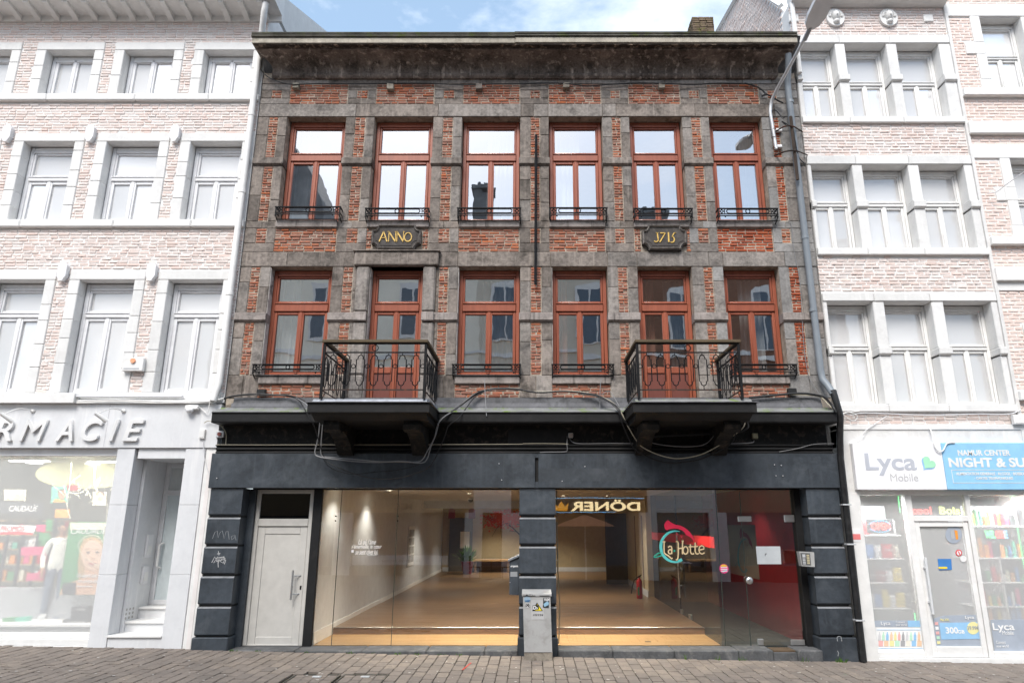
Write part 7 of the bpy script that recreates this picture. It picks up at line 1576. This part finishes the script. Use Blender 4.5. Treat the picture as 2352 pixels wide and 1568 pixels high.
# ground floors
def shop(parent, x0, x1, fasc, m):
    MB().box(x0, x1, YO-4, YO-.3, -.3, 3.9).build('shop_wall', m, parent); MB().box(x0, x1, YO-.3, YO+.02, 2.5, 3.9).build('shop_fascia', fasc, parent)
    for x in (x0, x1-.35): MB().box(x, x+.35, YO-.3, YO+.03, -.3, 2.5).build('shop_pier', M['otrim'], parent)
    MB().box(x0+.35, x1-.35, YO-.3, YO, -.3, .45).build('stall_riser', m, parent)
    MB().box(x0+.35, x1-.35, YO-.2, YO-.19, .45, 2.5).build('shop_pane', M['opane'], parent)
shop(h1, -13.5, -7.6, M['ofascia'], M['oshop']); shop(h1, -7.6, -2.4, M['ofascia'], M['oshop']); shop(h2, -2.4, -.9, M['otrim'], M['oshop']); shop(h2, -.9, 4.6, M['oblack'], M['oshop']); shop(h3, 4.6, 7.4, M['otrim'], M['oshop']); shop(h3, 7.4, 14, M['ofascia'], M['red'])
tv = thing('travel_sign', 'tan travel agency sign lettered MSC across the street', 'sign', (-5.3, YO+.03, 2.6)); MB().box(-7.2, -3.4, YO+.021, YO+.05, 2.5, 3.0).build('board', plain('pale_tan_board', (.36, .28, .18), .6), tv)
text_fit('lettering', 'MSC', -5.6, -4.9, 2.62, 2.86, YO+.051, M['oblack'], tv, .02, 0, .004, True)
b = MB(); b.ring((-6.5, YO+.06, 2.82), .16, .02, 20); b.build('emblem', M['oblack'], tv); 
MB().ring((-4.4, YO+.06, 2.74), .12, .02, 18).build('emblem', M['oblack'], tv)
bn = thing('window_banner', 'white banner along the travel agency window foot across the street', 'banner', (-5.3, YO-.18, .5)); MB().box(-7.2, -3.4, YO-.17, YO-.16, .48, .85).build('strip', plain('pale_blue_banner', (.50, .54, .62), .6), bn); text_fit('lettering', 'Ne partez pas sans nous !', -6.1, -4.5, .56, .70, YO-.158, M['oblack'], bn, 0, 0, .004, True)
dn = thing('kebab_sign', 'dark sign with gold letters DÖNER and a crown across the street', 'sign', (2.6, YO+.05, 2.55)); MB().box(.7, 4.50, YO+.021, YO+.06, 2.50, 3.08).build('board', M['oblack'], dn)
M['gold2'] = plain('cream_gold_letters', (.80, .66, .34), .4, emis=(1, .80, .45), es=1.3)
text_fit('lettering', 'DÖNER', 1.50, 4.30, 2.56, 3.0, YO+.062, M['gold2'], dn, .03, 0, .03, True)
cw_ = MB(); cw_.prism([(.90, 2.58), (1.36, 2.58), (1.42, 2.88), (1.27, 2.74), (1.13, 2.96), (.99, 2.74), (.84, 2.88)], YO+.062, YO+.09); cw_.build('crown', plain('orange_crown', (.80, .36, .04), .4, emis=(1, .45, .05), es=.5), dn)
MB().box(.72, 4.48, YO+.06, YO+.075, 3.06, 3.075).build('edge_light', M['gblue'], dn); MB().box(.72, 3.3, YO+.06, YO+.075, 2.505, 2.52).build('edge_light', M['gblue'], dn)
# terrace furniture
pr = thing('parasol', 'salmon-pink parasol over the terrace across the street', 'parasol', (1.95, -13.9, gz(2)))
b = MB(); b.lathe((1.95, -13.9, 1.98), [(1.12, 0), (.75, .16), (.35, .30), (.12, .40), (.0, .42)], 8); b.build('canopy', plain('salmon_canvas', (.62, .28, .17), .9), pr); MB().cyl((1.95, -13.9, 0), (1.95, -13.9, 2.4), .025, 8).build('pole', M['galv'], pr)
MB().lathe((1.95, -13.9, -.03), [(.25, 0), (.25, .08), (.05, .1)], 12).build('base', M['concrete'], pr)
def terrace_table(x, y, wh):
    t_ = thing('terrace_table', 'small pale cafe table '+wh, 'table', (x, y, gz(x)), 'terrace tables'); z = gz(x); MB().box(x-.35, x+.35, y-.35, y+.35, z+.72, z+.75, .005).build('table_top', M['otrim'], t_); MB().cyl((x, y, z+.02), (x, y, z+.72), .03, 8).build('leg', M['iron'], t_); MB().lathe((x, y, z), [(.22, 0), (.22, .02)], 12).build('foot', M['iron'], t_)
    for sx in (-1, 1):
        cx = x+sx*.62; c_ = thing('terrace_chair', 'dark cafe chair on the %s side of the table %s' % ('west' if sx < 0 else 'east', wh), 'chair', (cx, y, z), 'terrace chairs'); MB().box(cx-.21, cx+.21, y-.21, y+.21, z+.43, z+.46, .005).build('seat', M['oshop'], c_); MB().box(cx+sx*.19, cx+sx*.22, y-.2, y+.2, z+.55, z+.86, .005).build('backrest', M['oshop'], c_)
        for ax in (-.19, .19):
            for ay in (-.19, .19): MB().cyl((cx+ax, y+ay, z), (cx+ax, y+ay, z+(.86 if ax*sx > 0 else .43)), .012, 6).build('leg', M['iron'], c_)
terrace_table(5.6, -14.4, 'before the brown brick house'); terrace_table(.6, -14.5, 'left of the parasol pole'); terrace_table(-1.6, -14.5, 'before the white shop pier')
